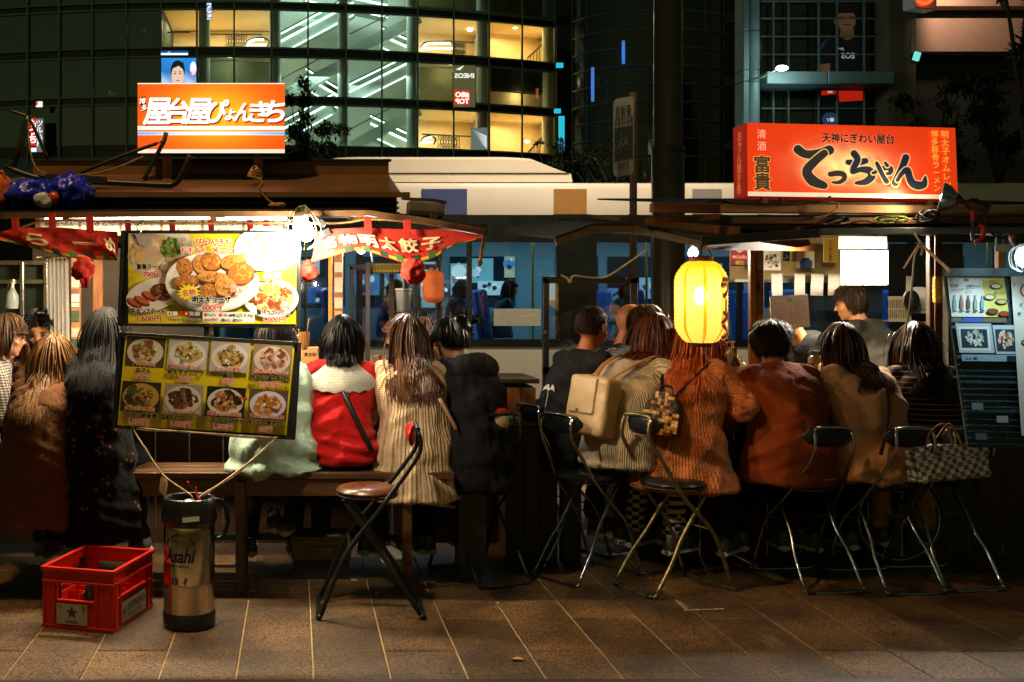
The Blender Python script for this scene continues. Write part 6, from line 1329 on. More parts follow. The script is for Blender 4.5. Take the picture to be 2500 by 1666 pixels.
Z.text('豚骨ラーメン', 455, 577, 58, '#18140e', w=360, out=.05, off=.045); Z.text('700円', 455, 665, 62, '#d0401c', w=210, out=.05, off=.035)
Z.text('焼きラーメン', 1885, 582, 55, '#283048', w=340, out=.05); Z.text('800円', 1890, 675, 62, '#d8a888', w=210, out=.04)
Z.text('明太ギョーザ', 1165, 968, 66, '#14110c', w=460, out=.06, off=.05); Z.text('600円', 1168, 1060, 66, '#d0401c', w=230, out=.05, off=.035)
Z.text('牛タンステーキ', 410, 1105, 60, '#14110c', w=410, out=.05, off=.05); Z.text('1,600円', 425, 1195, 66, '#d0401c', w=290, out=.05, off=.035)
Z.text('豚バラポックム', 1900, 1112, 58, '#14110c', w=400, out=.05, off=.045); Z.text('1,000円', 1915, 1200, 64, '#d0401c', w=265, out=.05, off=.035)
Z.text('しそギョーザも', 1478, 800, 36, '#d8503a', w=270, out=.05, rot=-.06); Z.text('大人気!!', 1470, 840, 36, '#d8503a', w=165, out=.05, rot=-.02)
for q, c in enumerate(('#f0ece4', '#ece8e4', '#c83018', '#c83018', '#9aa0b4', '#b8b0b0')):
 Z.rect(640 + 66 * q, 1080, 696 + 66 * q, 1128, c)
 if q in (0, 3): Z.ell(668 + 66 * q, 1104, 13, 13, '#c82018' if q == 0 else '#f0d8d0', 12)
Z.text('There is a menu', 838, 1192, 44, '#2c3868', w=400, out=.03, off=.02)
Z.rect(1062, 1085, 1680, 1205, '#ece6da'); Z.rect(1076, 1100, 1112, 1134, '#c03a2c'); Z.text('PayPay', 1170, 1130, 30, '#70706c', w=105); Z.rect(1254, 1102, 1292, 1136, '#c84a2c'); Z.text('d払', 1330, 1130, 26, '#80706a'); Z.text('LINE', 1412, 1134, 32, '#282824', w=75, off=.04); Z.rect(1464, 1102, 1528, 1140, '#3a9a6a'); Z.text('Pay', 1496, 1132, 28, '#f0f4ec', w=55); Z.text('R Pay', 1610, 1136, 36, '#90827a', w=115); Z.text('au', 1115, 1186, 36, '#c06a3a', w=80, shear=.25, off=.04); Z.text('PAY', 1210, 1186, 36, '#b8704a', w=80); Z.rect(1288, 1160, 1318, 1190, '#4868a8'); Z.text('支付宝', 1352, 1186, 20, '#5868a8'); Z.ell(1440, 1176, 18, 15, '#3a8a4a', 12); Z.text('微信支付', 1500, 1186, 17, '#707468')
prt.build('printed_menu', PRINT, t)
CH = mat('hook_steel', (.6, .55, .42), .25, metal=1)
for (u, v, lbl) in ((340, 558, 1), (702, 556, 1)):
 m = MB().tube(catmull([P(u + 12, 536, YM + .01), P(u - 6, 552, YM), P(u + 2, 568, YM - .01), P(u + 6, 560, YM - .01)], 5), .0028, 5); m.build('hook', CH, t)
for (u, v) in ((303, 802), (515, 802), (724, 803)):
 for q in range(3): MB().tube([P(u + 5 * math.cos(a_), v - 3 + q * 9 + 6 * math.sin(a_), YM - .008 + .004 * (q % 2) * math.cos(a_)) for a_ in [i * .6283 for i in range(10)]], .0022, 5, closed=True).build('chain_link', CH, t)
t, a, b_, c_, d_, X_ = board('menu_board', 'lower tilted menu board with eight dishes in a yellow grid', (287, 810), (736, 835), (721, 1075), (274, 1046), YM, .02)
UX = (P(736, 835, YM) - P(287, 810, YM)).normalized(); UY = (P(287, 810, YM) - P(274, 1046, YM)).normalized()
k_ = px(1 / 4.802, YM); H_ = 0
def zpt(x, y): return P(270 + x / 4.802, 800 + y / 4.802, YM)
og_ = zpt(80, 1140) + Vector((0, -.006, 0)); Wd = (zpt(2060, 1260) - zpt(80, 1140)).length; Hd = (zpt(180, 75) - zpt(80, 1140)).length
UX = (zpt(2060, 1260) - zpt(80, 1140)).normalized(); UY = (zpt(180, 75) - zpt(80, 1140)).normalized()
prt = Print(og_, UX, UY, step=.00009); prt.n = Vector((0, -1, 0))
W4, H2 = Wd / 4, Hd / 2; prt.rect(0, 0, Wd, Hd, '#d8bc14')
dishes = [('おでん', '150円~', 'バリうま!!', '#4a3a22', '#d8c8b0', ['#c8a868', '#a8743a', '#e0cfa0', '#8a5a28']), ('明太子オムレツ', '800円', '明太子が一本入った!', '#b8b0a4', '#d8d0c8', ['#b8a050', '#a88a3c', '#7a5420', '#cdb468']), ('豚足', '600円', 'たっぷり美肌!', '#b0a49a', '#d0c4bc', ['#6a5428', '#a8843c', '#3a3428', '#c0a060']), ('焼きとり盛り合わせ!', '1,500円', 'お得な8本セット!', '#8a7458', '#c8b0a4', ['#b08a78', '#6a3a1c', '#c8a890', '#8a5030']),
          ('ホルモン鉄板焼', '1,300円', 'ぴょんきち直伝!', '#2a2414', '#b89048', ['#6a4a1c', '#a87a34', '#3a2c10', '#c8a050', '#4a5a20']), ('国産牛サガリステーキ', '1,900円', 'サッパリ!いける!!', '#9a8e80', '#cfc0b0', ['#4a2a18', '#6a4024', '#3a2012', '#8a5a34']), ('ホルモン甘辛みそ炒め', '1,200円', '韓国人にも評判!!', '#1c180e', '#d4c8bc', ['#a8682a', '#3a240e', '#c8843a', '#2c2412']), ('残りだれ焼きめし', '600円', 'うまいがしみわたる!', '#5a4630', '#d8cce0', ['#b87020', '#c8842c', '#8a4a10', '#d89a3c'])]
for i, (nm, prc, tagl, bgc, plc, cols) in enumerate(dishes):
 x0_ = (i % 4) * W4 + W4 * .04; x1_ = x0_ + W4 * .92; yt = Hd - (i // 4) * H2 * .98 - H2 * .04; yb = yt - H2 * .66; cx_, cy_ = (x0_ + x1_) / 2, (yt + yb) / 2
 prt.rect(x0_, yb, x1_, yt, bgc); hw = (x1_ - x0_) / 2; hh = (yt - yb) / 2
 prt.ell(cx_, cy_, hw * .93, hh * .9, plc, 26); prt.blobs(cx_, cy_ + hh * .05, hw * .62, hh * .6, 26, hw * .20, cols); prt.blobs(cx_, cy_ + hh * .05, hw * .6, hh * .55, 40, hw * .085, cols + [plc])
 prt.text(tagl, cx_, yb + hh * .10, hh * .24, '#d04a24', w=min(W4 * .8, hh * .25 * len(tagl)), out=.05, off=.03, oc='#f4e8d8'); prt.text(nm, cx_, yb - hh * .36, hh * .30, '#14120a', w=min(W4 * .92, hh * .34 * len(nm)), out=.03, off=.045, oc='#e8d890'); prt.text(prc, cx_, yb - hh * .78, hh * .34, '#d0402c', w=hh * .22 * len(prc), out=.05, off=.03, oc='#f4e8d8')
x0_, y0_ = W4 * 2.9, H2 * .78; prt.poly([(x0_ - .018, y0_ + .004), (x0_ - .018, y0_ - .004), (x0_ + .012, y0_ - .010), (x0_ + .012, y0_ - .016), (x0_ + .024, y0_ - .006), (x0_ + .012, y0_ + .004), (x0_ + .012, y0_ - .002)], '#c8401c')
prt.build('printed_menu', PRINT, t)
for (x, y) in ((150, 1170), (1965, 1285), (2165, 175), (170, 30)): MB().lathe([(.004, 0), (.009, 0), (.009, .004), (.004, .004)], zpt(x, y) + Vector((0, -.012, 0)), 12, axis='y').build('eyelet', CH, t)
# strings tied from the board to the keg
STR = mat('plastic_twine', '#c0a882', .5, var=.3, vs=40, bump=.4, bs=80)
for pts, lb in (([(322, 1044), (362, 1108), (400, 1162), (448, 1196), (470, 1214)], 'plastic twine from the left corner of the lower board to the keg'), ([(676, 1068), (610, 1128), (540, 1180), (498, 1206), (486, 1216)], 'plastic twine from the right corner of the lower board to the keg'), ([(322, 1044), (470, 1056), (676, 1070)], 'plastic twine along the bottom edge of the lower board')):
 m = MB(); pp = catmull([P(u, v, YM - .012) for u, v in pts], 5); m.tube(pp, .0045, 5); m.tube([p_ + Vector((.003, -.002, -.004 - .004 * math.sin(i))) for i, p_ in enumerate(pp)], .0025, 4); mono(m, 'twine', STR, lb, 'string', 'twines tied to the lower menu board', smooth=True)
tk = MB(); 
for q in range(5): tk.tube(catmull([P(396, 1162, YM - .012), P(392 + 4 * q, 1178, YM - .015), P(390 + 3 * q, 1200 + 3 * q, YM - .012)], 4), .003, 4)
mono(tk, 'twine_tassel', STR, 'loose knot of twine dangling left of the keg', 'string')
# ================================================================ keg
kx, ky = P(462, 0, 4.97).x, 4.97
kg = thing('beer_keg', (kx, ky, 0), 'steel beer keg with black rubber rings and dark blue lettering', 'keg')
RUB = mat('black_rubber', (.010, .011, .012), .28, var=.3, vs=15, spec=.5); KST = mat('keg_steel', (.60, .56, .48), .14, metal=1, var=.18, vs=14, stretch=(1, 1, 3), bump=.015, bs=20, rvar=.08)
MB().lathe([(.118, .075), (.1165, .09), (.1165, .20), (.1172, .205), (.1165, .21), (.1165, .45), (.113, .47), (.10, .48)], (kx, ky, 0), 48).build('shell', KST, kg, smooth='a'); MB().lathe([(0, .004), (.112, .004), (.120, .012), (.121, .070), (.117, .080)], (kx, ky, 0), 40).build('base_ring', RUB, kg, smooth='a')
MB().lathe([(.108, .462), (.119, .470), (.127, .490), (.128, .515), (.121, .555), (.119, .585), (.113, .592), (.104, .588), (.102, .54), (.095, .52)], (kx, ky, 0), 44).build('top_ring', RUB, kg, smooth=True); MB().lathe([(0, .53), (.06, .528), (.104, .515)], (kx, ky, 0), 30).build('dome', RUB, kg, smooth=True)
MB().lathe([(0, .578), (.018, .578), (.030, .570), (.032, .53)], (kx, ky, 0), 20).build('valve', CH, kg, smooth='a')
MB().box((kx + .02, ky - .1285, .512), (.075, .006, .022), (R(-8), R(-4), R(9))).build('ring_label', mat('ring_label', '#a8a294', .3, var=.2), kg)
def cyl(x, y, lift=0): t_ = x / .1165 - math.pi / 2; r_ = .1165 + .0006 + prt.k * .0001; return Vector((kx + r_ * math.cos(t_), ky + r_ * math.sin(t_), y))
KP = mat('keg_print', (1, 1, 1), .4, vcol=True, var=.1, vs=60)
for nm_, items in (('brand_lettering', [('Asahi', -.045, .315, .066, .150, .035, .22)]), ('company_lettering', [('アサヒビール株式会社', -.042, .292, .012, .11, .01, 0)]), ('volume_lettering', [('19', -.055, .215, .032, None, .02, 0), ('ℓ', -.006, .212, .036, None, .02, 0)])):
 prt = Print((0, 0, 0), (1, 0, 0), (0, 0, 1)); prt.at = cyl
 for b_, x_, y_, h_, w_, o_, s_ in items: prt.text(b_, x_, y_, h_, '#10163a', w=w_, off=o_, shear=s_)
 prt.build(nm_, KP, kg)
prt = Print((0, 0, 0), (1, 0, 0), (0, 0, 1)); prt.at = cyl; prt.text('生ビール', -.04, .405, .014, '#3a3428')
for i, ch in enumerate('ASAHI BREWERIES LIMITED'):
 t_ = (i - 11) * .115; prt.text(ch, -.035 + .085 * math.sin(t_) * .8, .375 + .055 * math.cos(t_), .013, '#221e1a', rot=-t_ * .8, off=.01) if ch != ' ' else None
prt.build('arched_lettering', KP, kg)
rt = thing('red_tag', P(482, 1232, 4.97), 'red plastic clip standing on top of the keg', 'clip'); REDP = mat('red_plastic', '#d02010', .35, var=.1); MB().tube([P(478, 1190, 4.95), P(480, 1208, 4.95), P(486, 1222, 4.95), P(496, 1232, 4.95)], [.007, .012, .011, .004], 8, flat=.5).build('clip', REDP, rt); MB().tube([P(460, 1180, 4.95), P(477, 1204, 4.95)], .0025, 5).build('wire', STEELM, rt); MB().ell(P(459, 1178, 4.95), .006, 8, 6).build('wire_end', REDP, rt)
mono(MB().tube([P(530 + 26 * math.cos(a_), 1268 + 48 * math.sin(a_), 5.15 + .02 * math.cos(a_)) for a_ in [i * .2618 for i in range(24)]], .011, 8, closed=True), 'rubber_ring', RUB, 'black rubber ring leaning behind the keg', 'ring', smooth=True)
# ================================================================ bottle crate
CA, CB, CC = Vector((-1.153, 4.938, 0)), Vector((-.816, 4.842, 0)), Vector((-.700, 5.258, 0))
ang = math.atan2((CB - CA).y, (CB - CA).x); cw, cd, chh = .352, .434, .280; cc = (CA + CC) / 2
cr = thing('beer_crate', (cc.x, cc.y, 0), 'red plastic beer crate with white star labels on the paving', 'crate', rz=ang)
CRD = mat('crate_red', '#c01808', .38, var=.18, vs=9, bump=.05, bs=30, spec=.5)
def lb_(m, x0, x1, y0, y1, z0, z1): return m.box(((x0 + x1) / 2, (y0 + y1) / 2, (z0 + z1) / 2), (x1 - x0, y1 - y0, z1 - z0))
hx, hy, th = cw / 2, cd / 2, .010
m = MB(); lb_(m, -hx, hx, -hy, hy, .008, .018); m.build('base', CRD, cr, local=True, bevel=.003)
for s_ in (-1, 1):      # short sides (front/back) and long sides
 y_ = s_ * hy; ya, yb2 = (y_, y_ + th) if s_ < 0 else (y_ - th, y_)
 m = MB(); lb_(m, -hx, hx, ya, yb2, .01, .135); lb_(m, -hx, hx, ya, yb2, .215, .272); lb_(m, -hx, -hx + .075, ya, yb2, .135, .215); lb_(m, hx - .095, hx, ya, yb2, .135, .215); m.build('end_wall', CRD, cr, local=True)
 m = MB(); lb_(m, -hx + .075, hx - .095, ya - .006 * (s_ < 0), yb2 + .006 * (s_ > 0), .128, .138); lb_(m, -hx - .004, hx + .004, ya - .009 * (s_ < 0), yb2 + .009 * (s_ > 0), .264, .282); lb_(m, -hx - .003, hx + .003, ya - .006 * (s_ < 0), yb2 + .006 * (s_ > 0), .212, .222); lb_(m, -hx - .003, hx + .003, ya - .006 * (s_ < 0), yb2 + .006 * (s_ > 0), .006, .022)
 for xx in (-hx + .055, -hx + .004, hx - .085, hx - .02): lb_(m, xx, xx + .010, ya - .006 * (s_ < 0), yb2 + .006 * (s_ > 0), .02, .214)
 m.build('rib', CRD, cr, local=True, bevel=.002)
 x_ = s_ * hx; xa, xb2 = (x_, x_ + th) if s_ < 0 else (x_ - th, x_); i0 = -hy + th + .001; i1 = hy - th - .001
 m = MB(); lb_(m, xa, xb2, i0, i1, .01, .150); lb_(m, xa, xb2, i0, i1, .215, .272); lb_(m, xa, xb2, i0, i0 + .07, .15, .215); lb_(m, xa, xb2, i1 - .07, i1, .15, .215); m.build('side_wall', CRD, cr, local=True)
 m = MB(); lb_(m, xa - .009 * (s_ < 0), xb2 + .009 * (s_ > 0), -hy - .004, hy + .004, .2645, .2825); lb_(m, xa - .006 * (s_ < 0), xb2 + .006 * (s_ > 0), i0 + .02, i1 - .02, .1445, .1535); lb_(m, xa - .006 * (s_ < 0), xb2 + .006 * (s_ > 0), i0, i1, .2115, .2215); lb_(m, xa - .006 * (s_ < 0), xb2 + .006 * (s_ > 0), i0, i1, .0065, .0225)
 for yy in (i0 + .05, i0 + .002, i1 - .06, i1 - .012): lb_(m, xa - .006 * (s_ < 0), xb2 + .006 * (s_ > 0), yy, yy + .010, .02, .214)
 m.build('rib', CRD, cr, local=True, bevel=.002)
for k in range(1, 4): m = MB(); x_ = -hx + k * cw / 4; lb_(m, x_ - .0018, x_ + .0018, -hy + .012, hy - .012, .018, .16 + .008 * (k % 2)); m.build('divider', CRD, cr, local=True)
for k in range(1, 5): m = MB(); y_ = -hy + k * cd / 5; lb_(m, -hx + .012, hx - .012, y_ - .0018, y_ + .0018, .019, .158); m.build('divider', CRD, cr, local=True)
prt = Print((-hx + .075, -hy - .0065, .028), (1, 0, 0), (0, 0, 1)); lw, lh = .152, .094; SILV = '#a9a294'
prt.rect(0, 0, lw, lh, SILV)
def star(pr_, x, y, r_, col): pr_.poly([(x + r_ * (1 if q % 2 == 0 else .40) * math.sin(math.pi * q / 5), y + r_ * (1 if q % 2 == 0 else .40) * math.cos(math.pi * q / 5)) for q in range(10)][::-1], col)
star(prt, lw * .5, lh * .58, .032, '#5a1c14'); prt.text('中', lw * .12, lh * .74, .016, '#8a4a3c'); prt.text('20', lw * .88, lh * .74, .018, '#3a1c14', off=.02); prt.text('SAPPORO', lw * .5, lh * .07, .013, '#3a1c14', w=.062, off=.03); prt.build('star_label', PRINT, cr, local=True)
prt = Print((hx + .0065, -hy + .075, .028), (0, 1, 0), (0, 0, 1)); lw, lh = .265, .094; prt.rect(0, 0, lw, lh, SILV); star(prt, lw * .10, lh * .50, .022, '#5a1c14'); prt.text('SAPPORO', lw * .58, lh * .46, .036, '#4a1a14', w=.190, off=.02); prt.text('サッポロビール 中20', lw * .5, lh * .12, .018, '#3a3430', w=.16); prt.build('side_label', PRINT, cr, local=True)
BOTT = mat('brown_glass', (.012, .006, .003), .12, var=.2, spec=.8)
M4 = Matrix.Translation((cc.x, cc.y, 0)) @ Matrix.Rotation(ang, 4, 'Z')
for (i, j, lb) in ((0, 0, 'brown bottle in the front left corner of the crate'), (2, 0, 'brown bottle at the front right of the crate'), (0, 3, 'brown bottle at the back left of the crate')):
 q = M4 @ Vector((-hx + (i + .5) * cw / 4, -hy + (j + .5) * cd / 5, .02)); mono(MB().lathe([(0, 0), (.031, .002), (.033, .02), (.033, .13), (.024, .165), (.0145, .195), (.0135, .225), (.0165, .228), (.0165, .238), (.0, .240)], q, 18), 'beer_bottle', BOTT, lb, 'bottle', 'bottles in the crate', smooth='a')
# ================================================================ bench and things under it
bn = thing('wooden_bench', (-.07, 5.68, 0), 'long dark wooden bench at the left counter', 'bench'); BW_ = mat('bench_wood', '#5a3a1c', .45, var=.4, vs=4, stretch=(1, 9, 9), bump=.2, bs=30, coat=.15)
for k in range(3): MB().box((-.07, 5.555 + k * .118, .598), (1.74, .112, .034)).build('seat_plank', BW_, bn, bevel=.003)
for y_ in (5.53, 5.83): MB().box((-.07, y_, .535), (1.66, .03, .085)).build('apron', BW_, bn, bevel=.003)
for x_ in (-.285, .56):
 for y_ in (5.525, 5.835): MB().box((x_, y_ - (.032 if y_ < 5.7 else -.032), .285), (.048, .034, .57)).build('leg', BW_, bn, bevel=.003)
MB().box((-.28, 5.68, .20), (.03, .26, .03)).build('stretcher', BW_, bn); MB().box((.56, 5.68, .20), (.03, .26, .03)).build('stretcher', BW_, bn)
mono(MB().box(P(585, 1149, 5.5), (.075, .06, .012), (0, .05, .2)), 'wood_offcut', WOODP, 'bright wood offcut on the bench end below the menu board', 'wood piece')
sh_ = thing('seat_board', P(1140, 1172, 5.75), 'pale board lying under the black hoodie', 'board'); MB().box((P(1150, 0, 5.72).x, 5.75, .565), (.20, .22, .022)).build('plank', WOODP, sh_, bevel=.003); MB().box((P(1150, 0, 5.72).x, 5.75, .30), (.14, .16, .50)).build('support', BLKF, sh_)
bx2 = thing('green_box', P(790, 1368, 5.75), 'dull green plastic box in the shade under the bench', 'box'); a, c = P(712, 1370, 5.75), P(858, 1318, 5.75); GB = mat('olive_plastic', '#6a6428', .6, var=.3, vs=10); MB().box(((a.x + c.x) / 2, 5.87, (a.z + c.z) / 2), (c.x - a.x, .22, c.z - a.z)).build('box', GB, bx2, bevel=.006); MB().box(((a.x + c.x) / 2, 5.752, (a.z + c.z) / 2 - .008), ((c.x - a.x) * .45, .012, .055)).build('panel', GB, bx2, bevel=.004); MB().box(((a.x + c.x) / 2, 5.87, c.z + .006), (c.x - a.x + .015, .235, .014)).build('lid', GB, bx2, bevel=.003)
MB().box(((a.x + c.x) / 2, 5.87, a.z / 2), ((c.x - a.x) * .95, .2, a.z)).build('lower_box', BLKF, bx2)
SNK = mat('sneaker', '#5a4c34', .6, var=.3, vs=20)
def sneaker(u, v, Y, rz, lb, c='#5a4c34', par=None):
 q = P(u, v, Y); d = Vector((math.sin(rz), math.cos(rz), 0)); t_ = thing('sneaker', q, lb, 'shoe', 'shoes under the left bench')
 MB().loft([ering_y(q + Vector((0, 0, .045)), d, s_, w_, h_) for s_, w_, h_ in ((-.13, .026, .05), (-.10, .038, .06), (-.02, .040, .055), (.06, .045, .035), (.11, .040, .024), (.135, .02, .015))]).build('upper', mat('sneak' + c, c, .6, var=.3, vs=20), t_, smooth=True); MB().loft([ering_y(q + Vector((0, 0, .014)), d, s_, w_, .016) for s_, w_ in ((-.14, .03), (-.1, .042), (.06, .048), (.12, .04), (.14, .02))]).build('sole', SOLE, t_, smooth=True)
sneaker(670, 1290, 5.95, math.pi * .98, 'left brown and white sneaker on the footrest under the bench'); sneaker(704, 1297, 5.9, math.pi * 1.05, 'right brown and white sneaker on the footrest under the bench'); sneaker(966, 1386, 5.62, math.pi * .9, 'pale heeled sneaker behind the brown stool', '#8a8478'); sneaker(1065, 1235, 5.9, 2.2, 'tilted sneaker under the hanging cardigan', '#b0a898')
MB_ = MB().box((P(700, 0, 6.0).x + .1, 6.02, P(0, 1312, 6.0).z), (1.4, .06, .03)); mono(MB_, 'foot_rail', BLKF, 'dark foot rail under the left counter', 'rail')
# ================================================================ folding chairs
def folding_chair(label, X, Y, heading, fm, pm, seatz=.555, backz=.80, pw=.27, group='folding chairs', seatm=None, pad2=None, ph=.052, sr=.165, tube_r=.0092, name='folding_chair'):
 c = thing(name, (X, Y, 0), label, 'chair', group, R(heading)); r = tube_r; sm = seatm or pm
 for sx in (-1, 1):
  pts = [(sx * .10, -.215, backz + .02), (sx * .105, -.225, backz - .07), (sx * .115, -.165, backz - .17), (sx * .145, -.04, seatz - .06), (sx * .17, .13, .30), (sx * .175, .24, .03)]
  MB().tube(catmull(pts, 5), r, 8).build('long_tube', fm, c, smooth=True, local=True)
  pts = [(sx * .12, .14, seatz - .03), (sx * .125, .04, seatz * .72), (sx * .13, -.05, seatz * .5), (sx * .15, -.12, seatz * .32), (sx * .155, -.22, .03)]
  MB().tube(catmull(pts, 4), r, 8).build('rear_leg', fm, c, smooth=True, local=True)
 MB().tube(catmull([(-.10, -.215, backz + .02), (-.07, -.21, backz + .035), (.07, -.21, backz + .035), (.10, -.215, backz + .02)], 4), r, 8).build('top_bar', fm, c, smooth=True, local=True)
 MB().tube(catmull([(-.155, -.22, .03), (-.13, -.235, .012), (.13, -.235, .012), (.155, -.22, .03)], 4), r, 8).build('rear_floor_bar', fm, c, smooth=True, local=True); MB().tube(catmull([(-.175, .24, .03), (-.15, .255, .012), (.15, .255, .012), (.175, .24, .03)], 4), r, 8).build('front_floor_bar', fm, c, smooth=True, local=True)
 MB().tube([(-.165, .11, .33), (.165, .11, .33)], r * .7, 6).build('cross_bar', fm, c, local=True)
 MB().lathe([(0, .022), (sr * .7, .020), (sr * .93, .010), (sr, -.005), (sr * .97, -.018), (0, -.02)], (0, .02, seatz), 30).build('seat', sm, c, smooth='a', local=True); MB().lathe([(sr * .95, -.02), (sr * 1.0, -.024), (sr * .95, -.032), (sr * .9, -.03)], (0, .02, seatz), 30).build('seat_rim', fm, c, smooth='a', local=True)
 m = MB(); rings = []
 for k in range(11):
  t_ = -1 + k / 5; x = t_ * pw / 2; y = -.168 - .028 * (1 - t_ * t_); e = math.sqrt(max(.05, 1 - abs(t_) ** 4)); hh = ph * e; rings.append([Vector((x, y + .014 * e * math.cos(a_), backz - .01 + hh * math.sin(a_))) for a_ in [q * .5236 for q in range(12)]])
 b_ = m.loft(rings).build('backrest', pm, c, smooth=True, local=True)
 if pad2:
  rr = [[Vector((p_.x * 1.005, p_.y + (-.0015 if p_.y < -.2 else .0015), backz - .01 + (p_.z - backz + .01) * .55)) for p_ in r_] for r_ in rings]; MB().loft([[p_ + Vector((0, (p_.y - sum(q.y for q in r_) / len(r_)) * .9, 0)) for p_ in r_] for r_ in rr]).build('backrest_band', pad2, b_, smooth=True, local=True)
 for sx in (-1, 1):
  MB().tube([(sx * .15, -.235, .012), (sx * .11, -.235, .012)], r * 1.4, 8).build('foot_cap', RUB, c, local=True)
 return c
VINB = mat('black_vinyl', (.010, .010, .010), .3, var=.3, vs=18, spec=.5); VINR = mat('red_vinyl', '#b8240e', .35, var=.2, vs=14); VINC = mat('cream_vinyl', '#b99a70', .45, var=.2); BRNS = mat('brown_vinyl', '#5a3216', .30, var=.2, vs=8, spec=.5); OLDM = mat('worn_metal', '#7a6a46', .38, metal=.8, var=.4, vs=20, col2='#a8946a'); BLKM = mat('black_metal', (.012, .012, .011), .35, metal=.2, var=.3)
folding_chair('black folding chair with round brown seat and orange red backrest beside the bench', .36, 5.20, 88, BLKM, VINR, .585, .86, .26, seatm=BRNS, sr=.150, tube_r=.0115)
folding_chair('folding chair with red and cream backrest right of the black hoodie', .99, 5.84, 22, BLKM, VINR, .52, .86, .13, pad2=VINC, ph=.078)
folding_chair('worn bare metal folding chair standing free in front of the right stall', 1.93, 5.60, -68, OLDM, VINB, .555, .87, .25, tube_r=.0105)
folding_chair('dark folding chair under the ivory sweater', 1.55, 5.84, -56, CHROME, VINB, .55, .85)
folding_chair('dark folding chair under the black palm shirt', 1.50, 6.25, -62, CHROME, VINB, .55, .86)
folding_chair('chrome folding chair under the rust brown jacket', 2.70, 5.72, 6, CHROME, VINB, .535, .805)
folding_chair('chrome folding chair under the tan jacket', 3.10, 5.70, 6, CHROME, VINB, .535, .805)
folding_chair('chrome folding chair under the striped top', 3.44, 5.76, 4, CHROME, VINB, .535, .80)
for (x, lb) in ((2.70, 'pale cushion edge under the rust brown jacket'), ): mono(MB().ell((x - .02, 5.74, .565), (.17, .17, .022), 24, 8), 'seat_cushion', F_IVORY, lb, 'cushion', smooth=True)
# ================================================================ bags
def rbox(c, size, rot, vox=.008, amp=.004, seed=1, it=8):
 V, N, F = remesh(MB().box(c, size, rot), vox, it, .5); return fold(V, N, amp, seed, 12), N, F
LEA = mat('beige_leather', '#c4a474', .42, var=.12, vs=7, bump=.1, bs=60)
def worn(pp, x, z, out):
 I = INFO[pp.name]; hd = pp.rotation_euler.z; M_ = Matrix.Translation(pp.location) @ Matrix.Rotation(hd, 4, 'Z'); return M_ @ Vector((x, back_y(.035, z, I) - out, z)), hd, [M_ @ (v + Vector((0, .01, .058))) for v in I['SH']]
q, hd, SHW_ = worn(pw, -.03, .925, .055); bk = thing('leather_backpack', q - Vector((0, 0, .15)), 'beige leather backpack worn over the ivory sweater', 'backpack')
rot = Euler((R(-10), R(3), hd)); Rm = rot.to_matrix(); V, N, F = rbox(q, (.25, .125, .32), rot, it=90); put('pouch', V - np.array(bk.location), F, LEA, bk)
V, N, F = rbox(q + Rm @ Vector((-.02, -.067, .05)), (.155, .016, .19), rot, .005, .002, 2, 4); put('flap', V - np.array(bk.location), F, LEA, bk); MB().ell(q + Rm @ Vector((-.04, -.078, -.03)), .007, 8, 6).build('button', CHROME, bk)
def straps(par, q, Rm, SHs, m_, w_, dx, dz):
 for k, sx in enumerate((-1, 1)): a_ = q + Rm @ Vector((sx * dx, .02, dz)); MB().tube(catmull([a_, a_.lerp(SHs[k], .5) + Rm @ Vector((0, -.03, .02)), SHs[k] + Rm @ Vector((-sx * .02, -.03, .012)), SHs[k] + Rm @ Vector((-sx * .01, .05, .0))], 5), w_, 8, flat=.3).build('shoulder_strap', m_, par, smooth=True)
straps(bk, q, Rm, SHW_, mat('tan_leather', '#a8753c', .45, var=.15), .016, .04, .13)
MB().tube(catmull([q + Rm @ Vector((-.03, -.02, .13)), q + Rm @ Vector((0, -.02, .175)), q + Rm @ Vector((.03, -.02, .13))], 5), .005, 6).build('loop', mat('tan_leather'), bk)
q, hd, SHW_ = worn(po, -.04, .90, .04); mb2 = thing('checked_mini_backpack', q - Vector((0, 0, .11)), 'small shiny brown and gold checked backpack on the orange sweater', 'backpack')
rot = Euler((R(-8), R(6), hd)); Rm = rot.to_matrix(); V, N, F = rbox(q, (.185, .075, .215), rot, .007, .001, 3, 10); V = np.array(V); pv = (V - np.array(q)) @ np.array(Rm); pv[:, 0] *= np.where(pv[:, 2] > 0, 1 - .55 * (np.clip(pv[:, 2], 0, .12) / .11) ** 2, 1.0); V = pv @ np.array(Rm).T + np.array(q); put('pouch', V - np.array(mb2.location), F, mat('dark_bag', (.02, .012, .008), .4), mb2)
CK = [mat('chk' + c, c, .22, var=.2, vs=30, spec=.7) for c in ('#c9832c', '#7a4a18', '#1c0e06', '#d8b070', '#4a2810')]
for i in range(11):
 for j in range(13):
  x, z = -.085 + i * .017, -.102 + j * .017; lim = .092 * (1 - .55 * (max(0, z) / .11) ** 2)
  if abs(x) > lim - .006: continue
  MB().box(q + Rm @ Vector((x, -.0385 + .25 * x * x, z)), (.0155, .006, .0155), rot).build('check_tile', random.choice(CK), mb2)
MB().tube(catmull([q + Rm @ Vector((-.03, -.01, .10)), q + Rm @ Vector((-.025, -.01, .14)), q + Rm @ Vector((.025, -.01, .14)), q + Rm @ Vector((.03, -.01, .10))], 5), .007, 6).build('handle', VINB, mb2)
straps(mb2, q, Rm, SHW_, VINB, .008, .03, .09)
